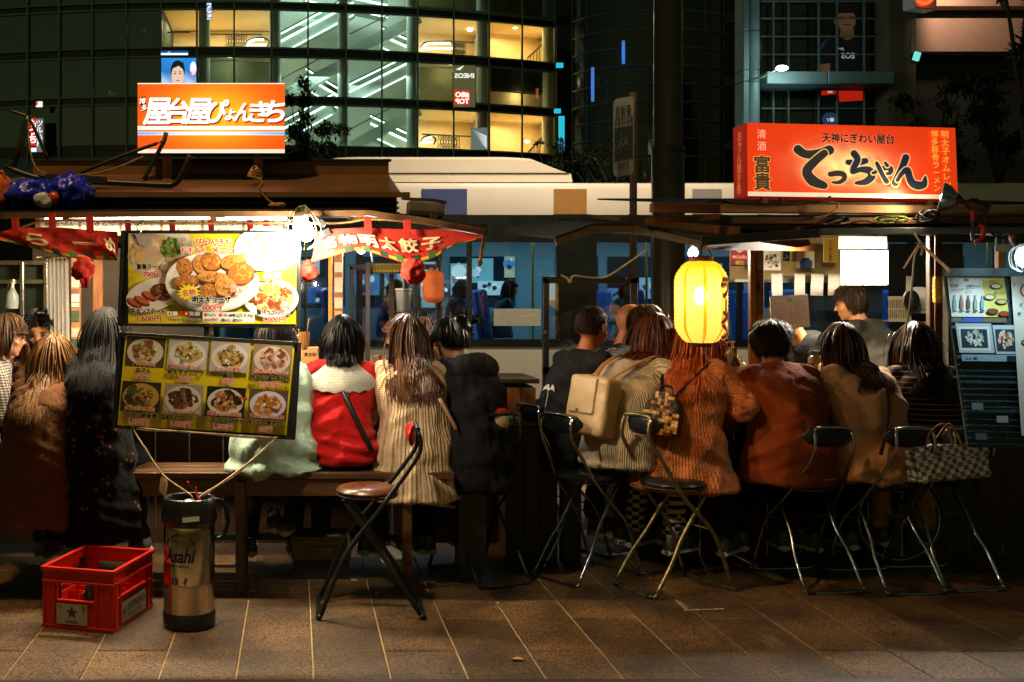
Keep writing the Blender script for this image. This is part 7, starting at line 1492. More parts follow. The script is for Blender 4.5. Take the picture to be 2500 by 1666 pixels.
tb = thing('checked_tote', P(2310, 1172, 5.5), 'blue grey and cream checked tote bag hanging on the chrome chair', 'bag'); q = P(2312, 1128, 5.55); V, N, F = rbox(q, (.36, .10, .165), (R(-5), R(-6), 0), .008, .012, 5, 6); TOT = mat('tote_canvas', '#c4b9a4', .7, var=.1); nt = TOT.node_tree; tb_b = nt.nodes['Principled BSDF']; ck = nt.nodes.new('ShaderNodeTexChecker'); ck.inputs['Scale'].default_value = 42; ck.inputs[1].default_value = (*srgb('#c9bfae'), 1); ck.inputs[2].default_value = (*srgb('#54607a'), 1); tcn = nt.nodes.new('ShaderNodeTexCoord'); mpn = nt.nodes.new('ShaderNodeMapping'); mpn.inputs['Rotation'].default_value = (.2, .25, 0); mpn.inputs['Scale'].default_value = (1, .001, 1); nt.links.new(tcn.outputs['Object'], mpn.inputs[0]); nt.links.new(mpn.outputs[0], ck.inputs[0]); nt.links.new(ck.outputs[0], tb_b.inputs['Base Color']); put('pouch', V - np.array(tb.location), F, TOT, tb)
for s_ in (0, 1): MB().tube(catmull([q + Vector((-.14 + .02 * s_, -.05, .06)), q + Vector((-.12 + .05 * s_, -.06, .16)), q + Vector((-.04 + .03 * s_, -.05, .20)), q + Vector((0 + .05 * s_, -.05, .08))], 5), .008, 6, flat=.4).build('handle', mat('tan_leather'), tb, smooth=True)

# ================================================================ right stall
rs = thing('food_stall', (3.1, 6.6, 0), 'right food stall with timber roof beams, dark eaves and a wooden counter', 'stall', 'street food stalls')
BEAML = mat('lit_timber', '#a8794a', .5, var=.3, vs=5, stretch=(.7, 8, 8), bump=.3, bs=22); BEAMD = mat('brown_timber', '#6a3c1c', .5, var=.4, vs=5, stretch=(.7, 8, 8), bump=.3, bs=22)  # paler timber for the lit beam: lamp light put into the colour
def bar(u0, v0, u1, v1, Y, hpx, d, m_, name, par=rs):
 a, c = P(u0, v0, Y), P(u1, v1, Y); return MB().beam(a, c, d, px(hpx, Y)).build(name, m_, par, bevel=.003)
bar(1757, 510, 2560, 514, 5.50, 20, .06, BEAML, 'roof_beam'); bar(1590, 507, 1756, 510, 5.52, 22, .06, BEAMD, 'roof_beam'); bar(1790, 540, 2560, 540, 5.46, 16, .05, BEAMD, 'roof_beam')
bar(2002, 566, 2560, 562, 5.34, 16, .03, mat('steel_fascia', '#5c6464', .4, metal=.4, var=.4, vs=9), 'fascia'); bar(1712, 589, 2001, 569, 5.33, 22, .03, BLKF, 'fascia'); bar(1714, 598, 2001, 577, 5.345, 5, .02, mat('fascia_trim', '#5a3c1c', .5), 'fascia_trim')
a, c, d_, e_ = P(1714, 583, 5.34), P(2560, 552, 5.34), Vector((4.6, 8.3, 2.1)), Vector((2.0, 8.3, 2.1))
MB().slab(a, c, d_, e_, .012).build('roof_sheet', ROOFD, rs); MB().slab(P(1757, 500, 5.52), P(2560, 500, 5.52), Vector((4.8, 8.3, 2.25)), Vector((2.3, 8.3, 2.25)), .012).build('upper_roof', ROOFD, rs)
for u in (1800, 1960, 2120, 2280, 2440): q = P(u, 566, 5.4); MB().beam(q, q + Vector((0, 2.8, .28)), .03, .045).build('rafter', WOODM, rs)
# side canopy that slopes at both ends
can = [(1356, 593), (1450, 560), (1550, 560), (1716, 596)]; m = MB()
for (a_, c_) in zip(can[:-1], can[1:]):
 A_, C_ = P(*a_, 5.7 if a_[0] < 1700 else 5.36), P(*c_, 5.7 if c_[0] < 1700 else 5.36); bm_ = MB().beam(A_, C_, .03, .035).build('canopy_edge', mat('mossy_wood', '#4a4020', .7, var=.4, vs=12), rs)
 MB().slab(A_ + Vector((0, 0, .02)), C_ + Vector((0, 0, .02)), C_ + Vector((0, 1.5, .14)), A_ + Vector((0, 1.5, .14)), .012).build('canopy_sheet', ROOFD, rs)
MB().beam(P(1575, 540, 5.6), P(1757, 530, 5.5), .05, .03).build('canopy_ridge', BEAMD, rs)
MB().beam(P(1716, 598, 5.36), P(1990, 605, 7.4), .03, .05).build('rafter', WOODM, rs); MB().prism([P(1862, 590, 5.9), P(1975, 584, 5.9), P(1980, 598, 5.9), P(1955, 604, 5.9)], (0, .05, 0)).build('bracket', BEAMD, rs)
rp_ = post(1836, 575, 1100, 6.3, 14, WOODM, rs); rp2 = post(1852, 575, 1100, 6.31, 20, mat('stained_post', '#5f4630', .6, var=.45, vs=9, stretch=(4, 4, 1)), rs); post(2271, 560, 1100, 6.3, 12, WOODD, rs); post(2288, 560, 1100, 6.32, 18, mat('rust_post', '#5a2c14', .6, var=.4, vs=8), rs)
stickers(rp2, P(1852, 0, 6.31).x, 6.31 - .0225, [(P(0, v, 6.28).z, px(h, 6.28), c) for v, h, c in ((630, 60, '#8a7a64'), (685, 34, '#7a5a3c'), (800, 62, '#a86a24'), (842, 20, '#a84a24'))], px(16, 6.28))
prt = Print(P(1846, 830, 6.278), (1, 0, 0), (0, 0, 1)); prt.vtext('天神屋台広場へようこそ', .008, .155, .010, '#4a2408', pitch=.0125); prt.vtext('福岡中央区', .022, .150, .009, '#7a3010', pitch=.012); prt.build('post_lettering', PRINT_MATT, rs)
prt = Print(P(1843, 722, 6.278), (1, 0, 0), (0, 0, 1)); prt.vtext('大祭', .018, .09, .024, '#2a1c10', off=.03); prt.build('post_lettering', PRINT_MATT, rs)
MB().box((3.35, 6.22, 1.0), (2.75, .36, .04)).build('counter_top', mat('counter_wood2', '#5e3c1c', .35, var=.35, vs=4, stretch=(1, 8, 8), coat=.3), rs, bevel=.004); MB().box((2.12, 6.85, 1.0), (.30, .90, .038)).build('side_counter', mat('counter_wood2'), rs, bevel=.004)
for k in range(14): MB().box((2.06 + k * .196, 6.34, .493), (.188, .02, .978)).build('counter_plank', WOODD, rs)
for k in range(5): MB().box((2.02, 6.5 + k * .196, .495), (.02, .188, .965)).build('counter_plank', WOODD, rs)
# back wall panels and shelves
BKP = mat('blue_steel_panel', '#23303c', .4, metal=.3, var=.35, vs=3, stretch=(3, 1, .7))
for k in range(4): q = P(1992 + k * 46, 760, 7.95); MB().box((q.x, 7.95, 1.38), (px(45, 7.95), .02, .7)).build('back_panel', BKP, rs)
for k in range(3): q = P(2200 + k * 60, 700, 8.0); MB().box((q.x, 8.0, 1.4), (px(58, 8), .02, 1.0)).build('back_panel', mat('dark_back', '#121411', .6, var=.4, vs=3), rs)
MB().box((P(1915, 0, 7.75).x, 7.75, P(0, 686, 7.75).z), (px(275, 7.75), .24, .018)).build('shelf', mat('shelf_grey', '#8a8a80', .4, metal=.3, var=.2), rs); MB().box((P(1980, 0, 7.62).x, 7.63, P(0, 682, 7.62).z), (px(150, 7.62), .012, .05)).build('shelf_lip', STEELM, rs)
MB().box((P(1950, 0, 7.9).x, 7.92, P(0, 630, 7.9).z), (px(330, 7.9), .02, px(120, 7.9))).build('poster_wall', mat('poster_wall', '#b49a68', .7, var=.2, vs=4), rs)
# fluorescent lamp behind the eave
fl2 = thing('fluorescent_lamp', P(2110, 588, 6.35), 'white fluorescent lamp hidden behind the right stall eave', 'lamp'); MB().tube([P(1985, 565, 6.6), P(2235, 565, 6.6)], .014, 8).build('tube', TUBEW, fl2); MB().box(P(2110, 558, 6.62), (px(260, 6.6), .05, .02)).build('housing', WHITEP, fl2)
light('tube_light', 'AREA', P(2110, 569, 6.6), 55, (1, .92, .74), px(250, 6.6), fl2, size_y=.05)
wb = thing('bare_bulb', P(1692, 622, 7.0), 'warm bare bulb glowing behind the top of the yellow lantern', 'lamp'); MB().ell(P(1692, 618, 7.0), (.03, .03, .038), 12, 8).build('bulb', mat('warm_bulb', (1, 1, 1), .3, emit=(1, .85, .55), es=30, var=0), wb, smooth=True); MB().lathe([(.014, .03), (.016, .08), (0, .082)], P(1692, 618, 7.0), 12).build('socket', BLKF, wb)
MB().tube([P(1692, 600, 7.0), P(1692, 560, 7.0)], .004, 5).build('cord', CABLE, wb); light('bare_bulb_light', 'POINT', P(1692, 626, 6.93), 36, (1, .80, .50), .035, wb)
# posters and papers
def sheet(name, label, cat, u0, u1, v0, v1, Y, col, rot=0, group=None, fn=None, m_=None):
 q = P((u0 + u1) / 2, (v0 + v1) / 2, Y); w, h = px(u1 - u0, Y), px(v1 - v0, Y); t_ = thing(name, q - Vector((0, 0, h / 2)), label, cat, group); Rm_ = Euler((0, R(rot), 0)).to_matrix()
 MB().box(q + Vector((0, .002, 0)), (w, .003, h), Rm_).build('sheet', m_ or PAPER, t_); pr_ = Print(q + Rm_ @ Vector((-w / 2, -.001, -h / 2)), Rm_ @ Vector((1, 0, 0)), Rm_ @ Vector((0, 0, 1)), step=.0004); pr_.rect(0, 0, w, h, col)
 if fn: fn(pr_, w, h)
 pr_.build('print', PRINT_MATT, t_); return t_
def f1(p_, w, h): p_.rect(0, h * .3, w, h * .55, '#b02a1c'); p_.text('樽生', w * .5, h * .08, h * .16, '#c9a044', off=.04); p_.text('辛口(生)', w * .5, h * .36, h * .12, '#f0e6da', w=w * .8); p_.rect(0, 0, w, h * .06, '#14100c'); p_.ell(w * .5, h * .78, w * .2, h * .16, '#d8b8a8', 14)
sheet('beer_poster', 'small red and dark beer poster on the shelf behind the lantern', 'poster', 1783, 1828, 597, 650, 7.6, '#7a3a48', fn=f1)
def f2(p_, w, h): p_.blobs(w / 2, h / 2, w * .38, h * .4, 60, w * .08, ['#3a3834', '#7a766c', '#d8d2c4', '#54504a', '#b4ae9e'])
sheet('sketch_print', 'black and white printed sketch taped beside the post', 'poster', 1863, 1906, 612, 660, 7.55, '#cfc8b8', fn=f2)
def f3(p_, w, h): p_.blobs(w / 2, h / 2, w * .4, h * .4, 14, w * .2, ['#101c28', '#28384a', '#9ab0b8'])
sheet('dark_photo', 'little dark photo pinned above the shelf', 'photo', 1911, 1928, 607, 638, 7.8, '#1c2830', fn=f3)
sheet('dark_photo', 'dark blue photo strip at the top left of the poster wall', 'photo', 1862, 1893, 590, 612, 7.7, '#20303c', fn=f3)
def f4(p_, w, h): p_.rect(w * .05, h * .03, w * .95, h * .97, '#b99428'); p_.vtext('ハイふくおか', w * .5, h * .97, h * .12, '#2c200a', pitch=h * .155, off=.03)
sheet('vertical_price_tag', 'yellow vertical price tag with black brush letters', 'price tag', 2010, 2043, 582, 641, 7.7, '#d8b858', fn=f4)
def f5(p_, w, h):
 p_.poly([(w * .2, 0), (w * .15, h * .3), (w * .35, h * .45), (w * .65, h * .45), (w * .9, h * .3), (w * .85, 0)], '#28406a'); p_.ell(w * .5, h * .6, w * .2, h * .14, '#e0d0b0', 14)
sheet('apron_poster', 'cream poster with a simple blue apron figure', 'poster', 1945, 1988, 600, 655, 7.75, '#d8c69a', fn=f5)
def f6(p_, w, h):
 for k in range(5): p_.rect(w * .1, h * (.2 + .13 * k), w * random.uniform(.5, .9), h * (.22 + .13 * k), '#d0c4b8')
for k, (u0, u1) in enumerate(((1866, 1872), (1884, 1910), (1940, 1965), (1980, 2010), (2022, 2050))):
 if k == 0: continue
 sheet('hanging_slip', ['', 'leftmost paper slip hanging from the shelf edge', 'second paper slip hanging from the shelf edge', 'third paper slip hanging from the shelf edge', 'rightmost paper slip hanging from the shelf edge'][k], 'paper', u0, u1, 669, 722, 7.5, '#b8a898', rot=random.uniform(-3, 3), group='paper slips under the shelf', fn=f6)
sheet('white_board', 'glaring white card under the lamp, upper one', 'card', 2048, 2165, 577, 607, 6.9, '#f4ecd8'); sheet('white_board', 'glaring white board under the lamp, lower one above the cook', 'card', 2053, 2168, 612, 696, 6.85, '#f6efdc', fn=lambda p_, w, h: [p_.text('たれ 生', w * .5, h * .4, h * .14, '#e0d4b8', w=w * .5)])
def f7(p_, w, h):
 p_.rect(0, 0, w, h, '#a89c8c')
 for s0 in (0, .52):
  p_.rect(w * (s0 + .03), h * .05, w * (s0 + .46), h * .92, '#b8ac9a')
  for k in range(9): p_.rect(w * (s0 + .07), h * (.15 + .08 * k), w * (s0 + random.uniform(.25, .42)), h * (.165 + .08 * k), '#8a7a6c')
 p_.rect(w * .42, h * .82, w * .56, h * .88, '#6a9a94')
sheet('open_menu_folder', 'open laminated menu folder standing behind the rust jacket', 'menu', 1882, 1975, 722, 802, 6.6, '#a89c8c', rot=-4, fn=f7)
# ---- red light box sign
sg2 = thing('lightbox_sign', P(2080, 480, 5.65), 'glowing red lightbox sign with big dark brush lettering on the right roof', 'sign')
YS = 5.45; a, c = P(1826, 470, YS), P(2336, 300, YS); w = c.x - a.x; h = c.z - a.z
b0, b1, b2, b3 = P(1825, 479, YS), P(2338, 487, YS + .02), P(2331, 313, YS + .02), P(1823, 300, YS); bk_ = Vector((-.0, .17, 0))
MB().prism([b0, b1, b2, b3], bk_).build('box', mat('sign_box_red', '#7a1208', .45, var=.1, emit='#a01008', es=.35), sg2)
UX, UYv = (b1 - b0), (b3 - b0); prt = Print(b0, (1, 0, 0), (0, 0, 1)); prt.at = lambda x, y, lift=0: b0 + (b1 - b0) * x + ((b3 - b0) * (1 - x) + (b2 - b1) * x) * y + Vector((0, -.003 - .0004 * prt.k, 0))
def rg(u, v):
 d = math.exp(-((u - .46) / .22) ** 2 - ((v - .42) / .30) ** 2); e = math.exp(-((u - .47) / .15) ** 2 - ((v - .40) / .21) ** 2); r_ = np.array((.78, .045, .006)); m_ = np.array((.90, .16, .07)); y_ = np.array((.98, .70, .26)); q = r_ + (m_ - r_) * min(1, d * 1.1); return tuple(q + (y_ - q) * min(1, e * 1.15))
prt.grad(0, .06, 1, 1, rg, 64, 34); prt.rect(0, 0, 1, .06, '#e8d6b4')
asp = (b1 - b0).length / (b3 - b0).length
class SP:
 pass
def stx(t_, x, y, hh, col, off=.02, out=None, oc='#f0c890', ww=None):
 vs, fs = text_geo(t_, off, 3)
 for o_, c_ in ([(off + out, oc)] if out else []) + [(off, col)]:
  vs, fs = text_geo(t_, o_, 3); mn = vs.min(0); mx = vs.max(0); prt.k += 1; sc = hh / .80; prt.mb.col = srgb(c_); sx_ = (ww / (mx[0] - mn[0])) if ww else sc / asp
  nv = max(1, len(text_geo(t_, 0, 3)[0])); kk = prt.k; vv = []
  for i_, v in enumerate(vs): prt.k = kk + .06 * (i_ // nv); vv.append(prt.at(x + (v[0] - (mn[0] + mx[0]) / 2) * sx_, y + v[1] * sc))
  prt.k = kk + .8; prt.mb.add(vv, fs)
stx('天神にぎわい屋台', .530, .765, .115, '#16100c', .03, .02, '#e89a70', .345)
for i, ch in enumerate('清酒'): stx(ch, .068, .80 - i * .165, .105, '#f0b8a0', .0)
for i, ch in enumerate('富貴'): stx(ch, .068, .34 - i * .235, .20, '#4a3a1c', .03, .03, '#f0a860')
for i, ch in enumerate('明太子オムレツ'): stx(ch, .945, .86 - i * .118, .092, '#e8a838', .015)
for i, ch in enumerate('博多豚骨ラーメン'): stx(ch, .893, .865 - i * .108, .085, '#e8a838', .015)
# brush lettering てっちゃん drawn stroke by stroke
def br(pts, ws, col='#23262a'):
 def one(grow, cc):
  prt.k += 1
  P_ = [np.array((x, y), float) for x, y in pts]; out = []; wv = []
  for i in range(len(P_) - 1):
   p0, p1, p2, p3 = P_[max(i - 1, 0)], P_[i], P_[i + 1], P_[min(i + 2, len(P_) - 1)]
   for t_ in np.linspace(0, 1, 9, endpoint=(i == len(P_) - 2)): out.append(.5 * (2 * p1 + (p2 - p0) * t_ + (2 * p0 - 5 * p1 + 4 * p2 - p3) * t_ * t_ + (3 * p1 - p0 - 3 * p2 + p3) * t_ ** 3)); wv.append(ws[i] * (1 - t_) + ws[i + 1] * t_ + grow)
  out = np.array(out); q = out * np.array([asp, 1]); d = np.gradient(q, axis=0); d /= np.linalg.norm(d, axis=1)[:, None] + 1e-9; nn = np.stack([-d[:, 1] / asp, d[:, 0]], 1) * np.array(wv)[:, None] / 2; prt.mb.col = srgb(cc); A_, B_ = out + nn, out - nn
  for i in range(len(out) - 1): prt.mb.add([prt.at(*A_[i]), prt.at(*B_[i]), prt.at(*B_[i + 1]), prt.at(*A_[i + 1])], [(0, 1, 2, 3)])
  for e in (0, -1): prt.mb.add([prt.at(out[e][0] + wv[e] / 2 / asp * math.cos(a_), out[e][1] + wv[e] / 2 * math.sin(a_)) for a_ in [k * .6283 for k in range(10)]], [tuple(range(10))])
 one(.03, '#d8b078'); one(0, col)
DK = '#2c2a26'; NV = '#1c2433'
br([(.235, .64), (.27, .58), (.33, .59), (.385, .645)], [.13, .11, .12, .13], DK); br([(.36, .60), (.315, .49), (.275, .35), (.30, .22), (.355, .155)], [.10, .11, .13, .15, .10], DK)
br([(.385, .31), (.42, .325), (.447, .31), (.45, .25), (.425, .20), (.395, .20)], [.07, .075, .075, .065, .05, .03], DK)
br([(.47, .48), (.51, .475), (.555, .505)], [.07, .09, .08], NV); br([(.50, .60), (.515, .52), (.495, .40), (.49, .34), (.525, .38), (.57, .37), (.58, .29), (.55, .215), (.505, .195)], [.10, .09, .08, .05, .07, .11, .11, .09, .04], NV)
br([(.586, .335), (.615, .375), (.648, .415), (.672, .40), (.668, .345), (.648, .325)], [.04, .06, .075, .075, .06, .03], NV); br([(.606, .475), (.618, .40), (.632, .31), (.650, .225)], [.05, .065, .06, .075], NV); br([(.645, .485), (.655, .445)], [.035, .055], NV)
br([(.745, .56), (.728, .44), (.705, .30), (.69, .205)], [.10, .09, .09, .10], NV); br([(.70, .24), (.725, .345), (.750, .385), (.758, .29), (.772, .205), (.80, .175), (.826, .20), (.834, .30)], [.05, .06, .09, .10, .11, .12, .10, .03], NV)
prt.build('face', mat('lightbox_face2', (1, 1, 1), .35, var=.02, vcol=True, es=.62), sg2)
# side face lettering
prt = Print(b0 + Vector((-.004, .165, .01)), (0, -1, 0), (0, 0, 1)); prt.vtext('おでん焼き鳥', .08, .335, .045, '#d87838', pitch=.054, off=.01); prt.build('side_lettering', mat('side_letters', (1, 1, 1), .4, vcol=True, es=.5), sg2)
for u in (1865, 1912, 2268, 2310): q = P(u, 492, YS + .06); MB().box(q, (.03, .03, .06)).build('leg', WOODM, sg2)
# ---- big yellow lantern
lq = P(1711, 738, 5.22); ln = thing('paper_lantern', lq - Vector((0, 0, .2)), 'glowing yellow paper lantern with red ramen lettering hanging at the eave corner', 'lantern')
LM = bpy.data.materials.new('lantern_paper'); LM.use_nodes = True; nt = LM.node_tree; N = nt.nodes; L = nt.links; N.remove(N['Principled BSDF']); mo = N['Material Output']
tc = N.new('ShaderNodeTexCoord'); sp_ = N.new('ShaderNodeSeparateXYZ'); L.new(tc.outputs['Object'], sp_.inputs[0]); atn = N.new('ShaderNodeMath'); atn.operation = 'ARCTAN2'; L.new(sp_.outputs[0], atn.inputs[0]); L.new(sp_.outputs[1], atn.inputs[1])
ml = N.new('ShaderNodeMath'); ml.operation = 'MULTIPLY'; ml.inputs[1].default_value = 8; L.new(atn.outputs[0], ml.inputs[0]); sn = N.new('ShaderNodeMath'); sn.operation = 'SINE'; L.new(ml.outputs[0], sn.inputs[0]); gt = N.new('ShaderNodeMapRange'); gt.inputs[1].default_value = .80; gt.inputs[2].default_value = .95; L.new(sn.outputs[0], gt.inputs[0])
mxc = N.new('ShaderNodeMixRGB'); L.new(gt.outputs[0], mxc.inputs[0]); mxc.inputs[1].default_value = (.95, .60, .13, 1); mxc.inputs[2].default_value = (.50, .25, .006, 1)
zr = N.new('ShaderNodeMapRange'); L.new(sp_.outputs[2], zr.inputs[0]); zr.inputs[1].default_value = .10; zr.inputs[2].default_value = .18; zr.inputs[3].default_value = 0; zr.inputs[4].default_value = 1
mx2 = N.new('ShaderNodeMixRGB'); L.new(zr.outputs[0], mx2.inputs[0]); L.new(mxc.outputs[0], mx2.inputs[1]); mx2.inputs[2].default_value = (.80, .42, .010, 1)
tl = N.new('ShaderNodeBsdfTranslucent'); rf = N.new('ShaderNodeBsdfRefraction'); rf.inputs['Roughness'].default_value = .62; rf.inputs['IOR'].default_value = 1.03; df = N.new('ShaderNodeBsdfDiffuse'); em = N.new('ShaderNodeEmission'); em.inputs[1].default_value = .32
for n_ in (tl, df, em, rf): L.new(mx2.outputs[0], n_.inputs[0])
ms = N.new('ShaderNodeMixShader'); ms.inputs[0].default_value = .2; ms2 = N.new('ShaderNodeMixShader'); ms2.inputs[0].default_value = .45; L.new(tl.outputs[0], ms2.inputs[1]); L.new(rf.outputs[0], ms2.inputs[2]); L.new(ms2.outputs[0], ms.inputs[1]); L.new(df.outputs[0], ms.inputs[2]); ad = N.new('ShaderNodeAddShader'); L.new(ms.outputs[0], ad.inputs[0]); L.new(em.outputs[0], ad.inputs[1]); L.new(ad.outputs[0], mo.inputs[0])
prof = [(.055, -.195), (.072, -.190), (.092, -.172)]
for k in range(41):
 z = -.165 + .33 * k / 40; e = max(0, abs(z) - .10) / .065; r_ = .121 - .026 * e ** 2; prof.append((r_ + (.0026 if k % 2 else -.0020), z))
prof += [(.092, .172), (.072, .190), (.055, .197)]
lo = MB(); lo.lathe(prof, (0, 0, 0), 48); sh_o = lo.build('paper_shade', LM, ln, smooth=True, local=True); sh_o.location = (0, 0, .2)
MB().lathe([(.057, .19), (.057, .222), (.0, .222)], lq, 24).build('top_cap', mat('cap_wood', '#5a2c10', .5), ln); MB().lathe([(.0, -.215), (.045, -.215), (.055, -.19)], lq, 24).build('bottom_cap', mat('cap_wood'), ln)
hk = P(1714, 600, 5.30)
MB().tube([lq + Vector((-.04, 0, .22)), hk + Vector((0, -.04, .01)), lq + Vector((.055, 0, .22))], .0035, 6).build('bail', BLKT, ln)
MB().tube([lq + Vector((0, 0, .22)), hk], .004, 6).build('hanger', BLKT, ln); MB().ell(lq + Vector((0, 0, .03)), (.030, .030, .045), 12, 10).build('bulb', mat('lantern_bulb', (1, 1, 1), .3, emit=(1, .85, .5), es=60, var=0), ln)
light('lantern_light', 'POINT', lq + Vector((0, 0, .03)), 11, (1, .82, .52), .03, ln)
prt = Print((0, 0, 0), (1, 0, 0), (0, 0, 1)); prt.at = lambda x, y, lift=0: Vector((lq.x + (.1235 + .0003 * prt.k) * math.cos(x / .12 - math.pi / 2 + .74), lq.y + (.1235 + .0003 * prt.k) * math.sin(x / .12 - math.pi / 2 + .74), lq.z + y))
for (ch, y, hh) in (('ラ', .030, .085), ('|', -.040, .060), ('メ', -.098, .068), ('ン', -.170, .068)): prt.text(ch, 0, y, hh, '#8a1c08', w=.075 if ch != '|' else None, off=.05, out=.055, oc='#e8b850', shear=.05)
prt.build('lettering', mat('lantern_ink', (1, 1, 1), .7, vcol=True, es=.35), ln)
# ---- clamp lamp with metal reflector
cl = thing('clamp_lamp', P(2390, 545, 5.3), 'metal reflector lamp on a red clamp at the right roof beam', 'lamp'); ax = Vector((-.80, .42, .22)).normalized(); q = P(2335, 488, 5.25); xa_, ya_ = basis(ax); Mx = Matrix((xa_, ya_, ax)).transposed()
MB().lathe([(.022, 0), (.03, .02), (.058, .05), (.072, .085), (.074, .088), (.060, .052), (.030, .025)], q - ax * .02, 28, m=Mx).build('reflector', mat('reflector_metal', (.35, .36, .34), .3, metal=.9, var=.3, vs=14), cl, smooth='a'); MB().tube([q, q - ax * .05 + Vector((.01, 0, -.01)), q - ax * .13 + Vector((.01, 0, -.015))], [.034, .032, .024], 14).build('socket', mat('rust_socket', '#3a1c10', .5, var=.4, vs=12), cl, smooth=True)
MB().ell(q + ax * .045, .026, 12, 8).build('bulb', mat('clamp_bulb', (1, 1, 1), .3, emit=(1, .8, .5), es=30, var=0), cl)
light('clamp_light', 'SPOT', q + ax * .09, 7, (1, .74, .42), .03, cl, target=q + ax + Vector((0, -.1, -.40)), spot=130)
MB().tube(catmull([P(2372, 495, 5.28), P(2376, 520, 5.28), P(2374, 540, 5.28)], 4), .011, 8).build('clamp_neck', mat('clamp_red', '#b0200e', .4), cl); m = MB().tube(catmull([P(2388, 548, 5.26), P(2400, 556, 5.26), P(2398, 580, 5.26), P(2380, 590, 5.26)], 5), .011, 8); m.build('clamp', mat('clamp_red'), cl, smooth=True); MB().tube([P(2374, 540, 5.27), P(2373, 560, 5.27), P(2376, 588, 5.27)], .009, 8).build('clamp_post', BLKF, cl); MB().tube([P(2380, 592, 5.26), P(2382, 600, 5.26), P(2376, 612, 5.26)], .004, 6).build('screw', STEELM, cl)
MB().tube(catmull([P(2385, 485, 5.3), P(2405, 520, 5.25), P(2412, 560, 5.22), P(2440, 580, 5.22), P(2470, 578, 5.22)], 6), .006, 6).build('cord', CABLE, cl, smooth=True)
# ---- cables on the beam
def coil(u, v, Y, ru, rv, n, r_, m_, lb, nm='cable_coil', tails=()):
 t_ = thing(nm, P(u, v + rv, Y), lb, 'cable'); m = MB()
 for k in range(n): o1, o2 = random.uniform(-.15, .15), random.uniform(0, 6); m.tube([P(u + ru * (1 + o1) * math.cos(a_ + o2) + random.uniform(-2, 2), v + rv * (1 + o1) * math.sin(a_ + o2 * .3) + random.uniform(-1, 1), Y - .02 + .02 * math.sin(a_ * 2 + k)) for a_ in [i * .449 for i in range(14)]], r_, 5, closed=True)
 m.build('loops', m_, t_, smooth=True)
 for pts in tails: MB().tube(catmull([P(x, y, Y - .02) for x, y in pts], 5), r_, 5).build('tail', m_, t_, smooth=True)
coil(2040, 540, 5.38, 34, 9, 6, .0045, CABLE, 'bundle of black cable lying on the middle of the right eave', tails=(((2005, 538), (1985, 552), (1955, 560)), ((2075, 545), (2110, 540), (2150, 552), (2190, 570)))); coil(2265, 528, 5.36, 26, 14, 6, .0045, CABLE, 'black cable loops beside the clamp lamp', tails=(((2290, 540), (2320, 535), (2370, 530)),)); coil(2175, 537, 5.38, 38, 9, 7, .0038, mat('green_cord', '#6a7a1c', .5, var=.3), 'coil of yellow green cord on the right eave', tails=(((2210, 535), (2240, 536), (2262, 540)),))
mono(MB().tube(catmull([P(u, v, 5.44) for u, v in ((1725, 494), (1760, 490), (1790, 497), (1850, 498), (1950, 499), (2005, 492), (2028, 480))], 6), .006, 6), 'beam_cable', CABLE, 'black cable running along the top of the right roof beam', 'cable', smooth=True); mono(MB().tube(catmull([P(u, v, 5.42) for u, v in ((2015, 492), (2048, 499), (2020, 525), (1985, 532))], 6), .0045, 6), 'tan_cable', ROPEM, 'tan cord looping over the lit roof beam', 'cable', smooth=True); mono(MB().tube(catmull([P(u, v, 5.6) for u, v in ((1370, 672), (1385, 680), (1392, 690), (1400, 674), (1440, 678), (1480, 676), (1530, 645), (1582, 608))], 6), .005, 6), 'window_cable', CABLEW, 'pale cable sagging over the dark window frame', 'cable', smooth=True)
# ---- twine and cord at the right menu board
m = MB(); m.tube([P(2232, 570, 5.2), P(2252, 600, 5.15), P(2322, 664, 4.92)], .007, 6); mono(m, 'twine', STR, 'pale twine holding the right menu board to the eave', 'string'); m = MB(); m.tube(catmull([P(2246, 592, 5.15), P(2228, 620, 5.13), P(2216, 640, 5.14), P(2206, 656, 5.13)], 4), .006, 5, flat=.4); m.tube(catmull([P(2248, 592, 5.15), P(2252, 610, 5.13), P(2248, 624, 5.13)], 4), .006, 5, flat=.4); mono(m, 'plastic_ribbon', STR, 'torn pale plastic ribbon dangling from the twine', 'ribbon')
mono(MB().tube(catmull([P(u, v, 5.3) for u, v in ((2245, 600), (2232, 630), (2228, 680), (2222, 740), (2212, 800), (2203, 850), (2199, 885))], 5), .0045, 6), 'long_cord', CABLEW, 'long pale cord hanging down in front of the standing cook', 'cord', smooth=True)
yt = thing('yellow_tape_roll', P(2288, 740, 6.2), 'yellow wrapped bundle tied to the right post', 'bundle'); MB().box(P(2288, 708, 6.26), (px(17, 6.2), .03, px(64, 6.2))).build('wrap', mat('yellow_wrap', '#b8901c', .5, var=.3, vs=20), yt, bevel=.004)
for k in range(4): MB().tube([P(2288 + 12 * math.cos(a_), 690 + 12 * k + 3 * math.sin(a_ + k), 6.24 + .025 * math.sin(a_)) for a_ in [i * .6283 for i in range(10)]], .0022, 4, closed=True).build('string', CABLEW, yt)
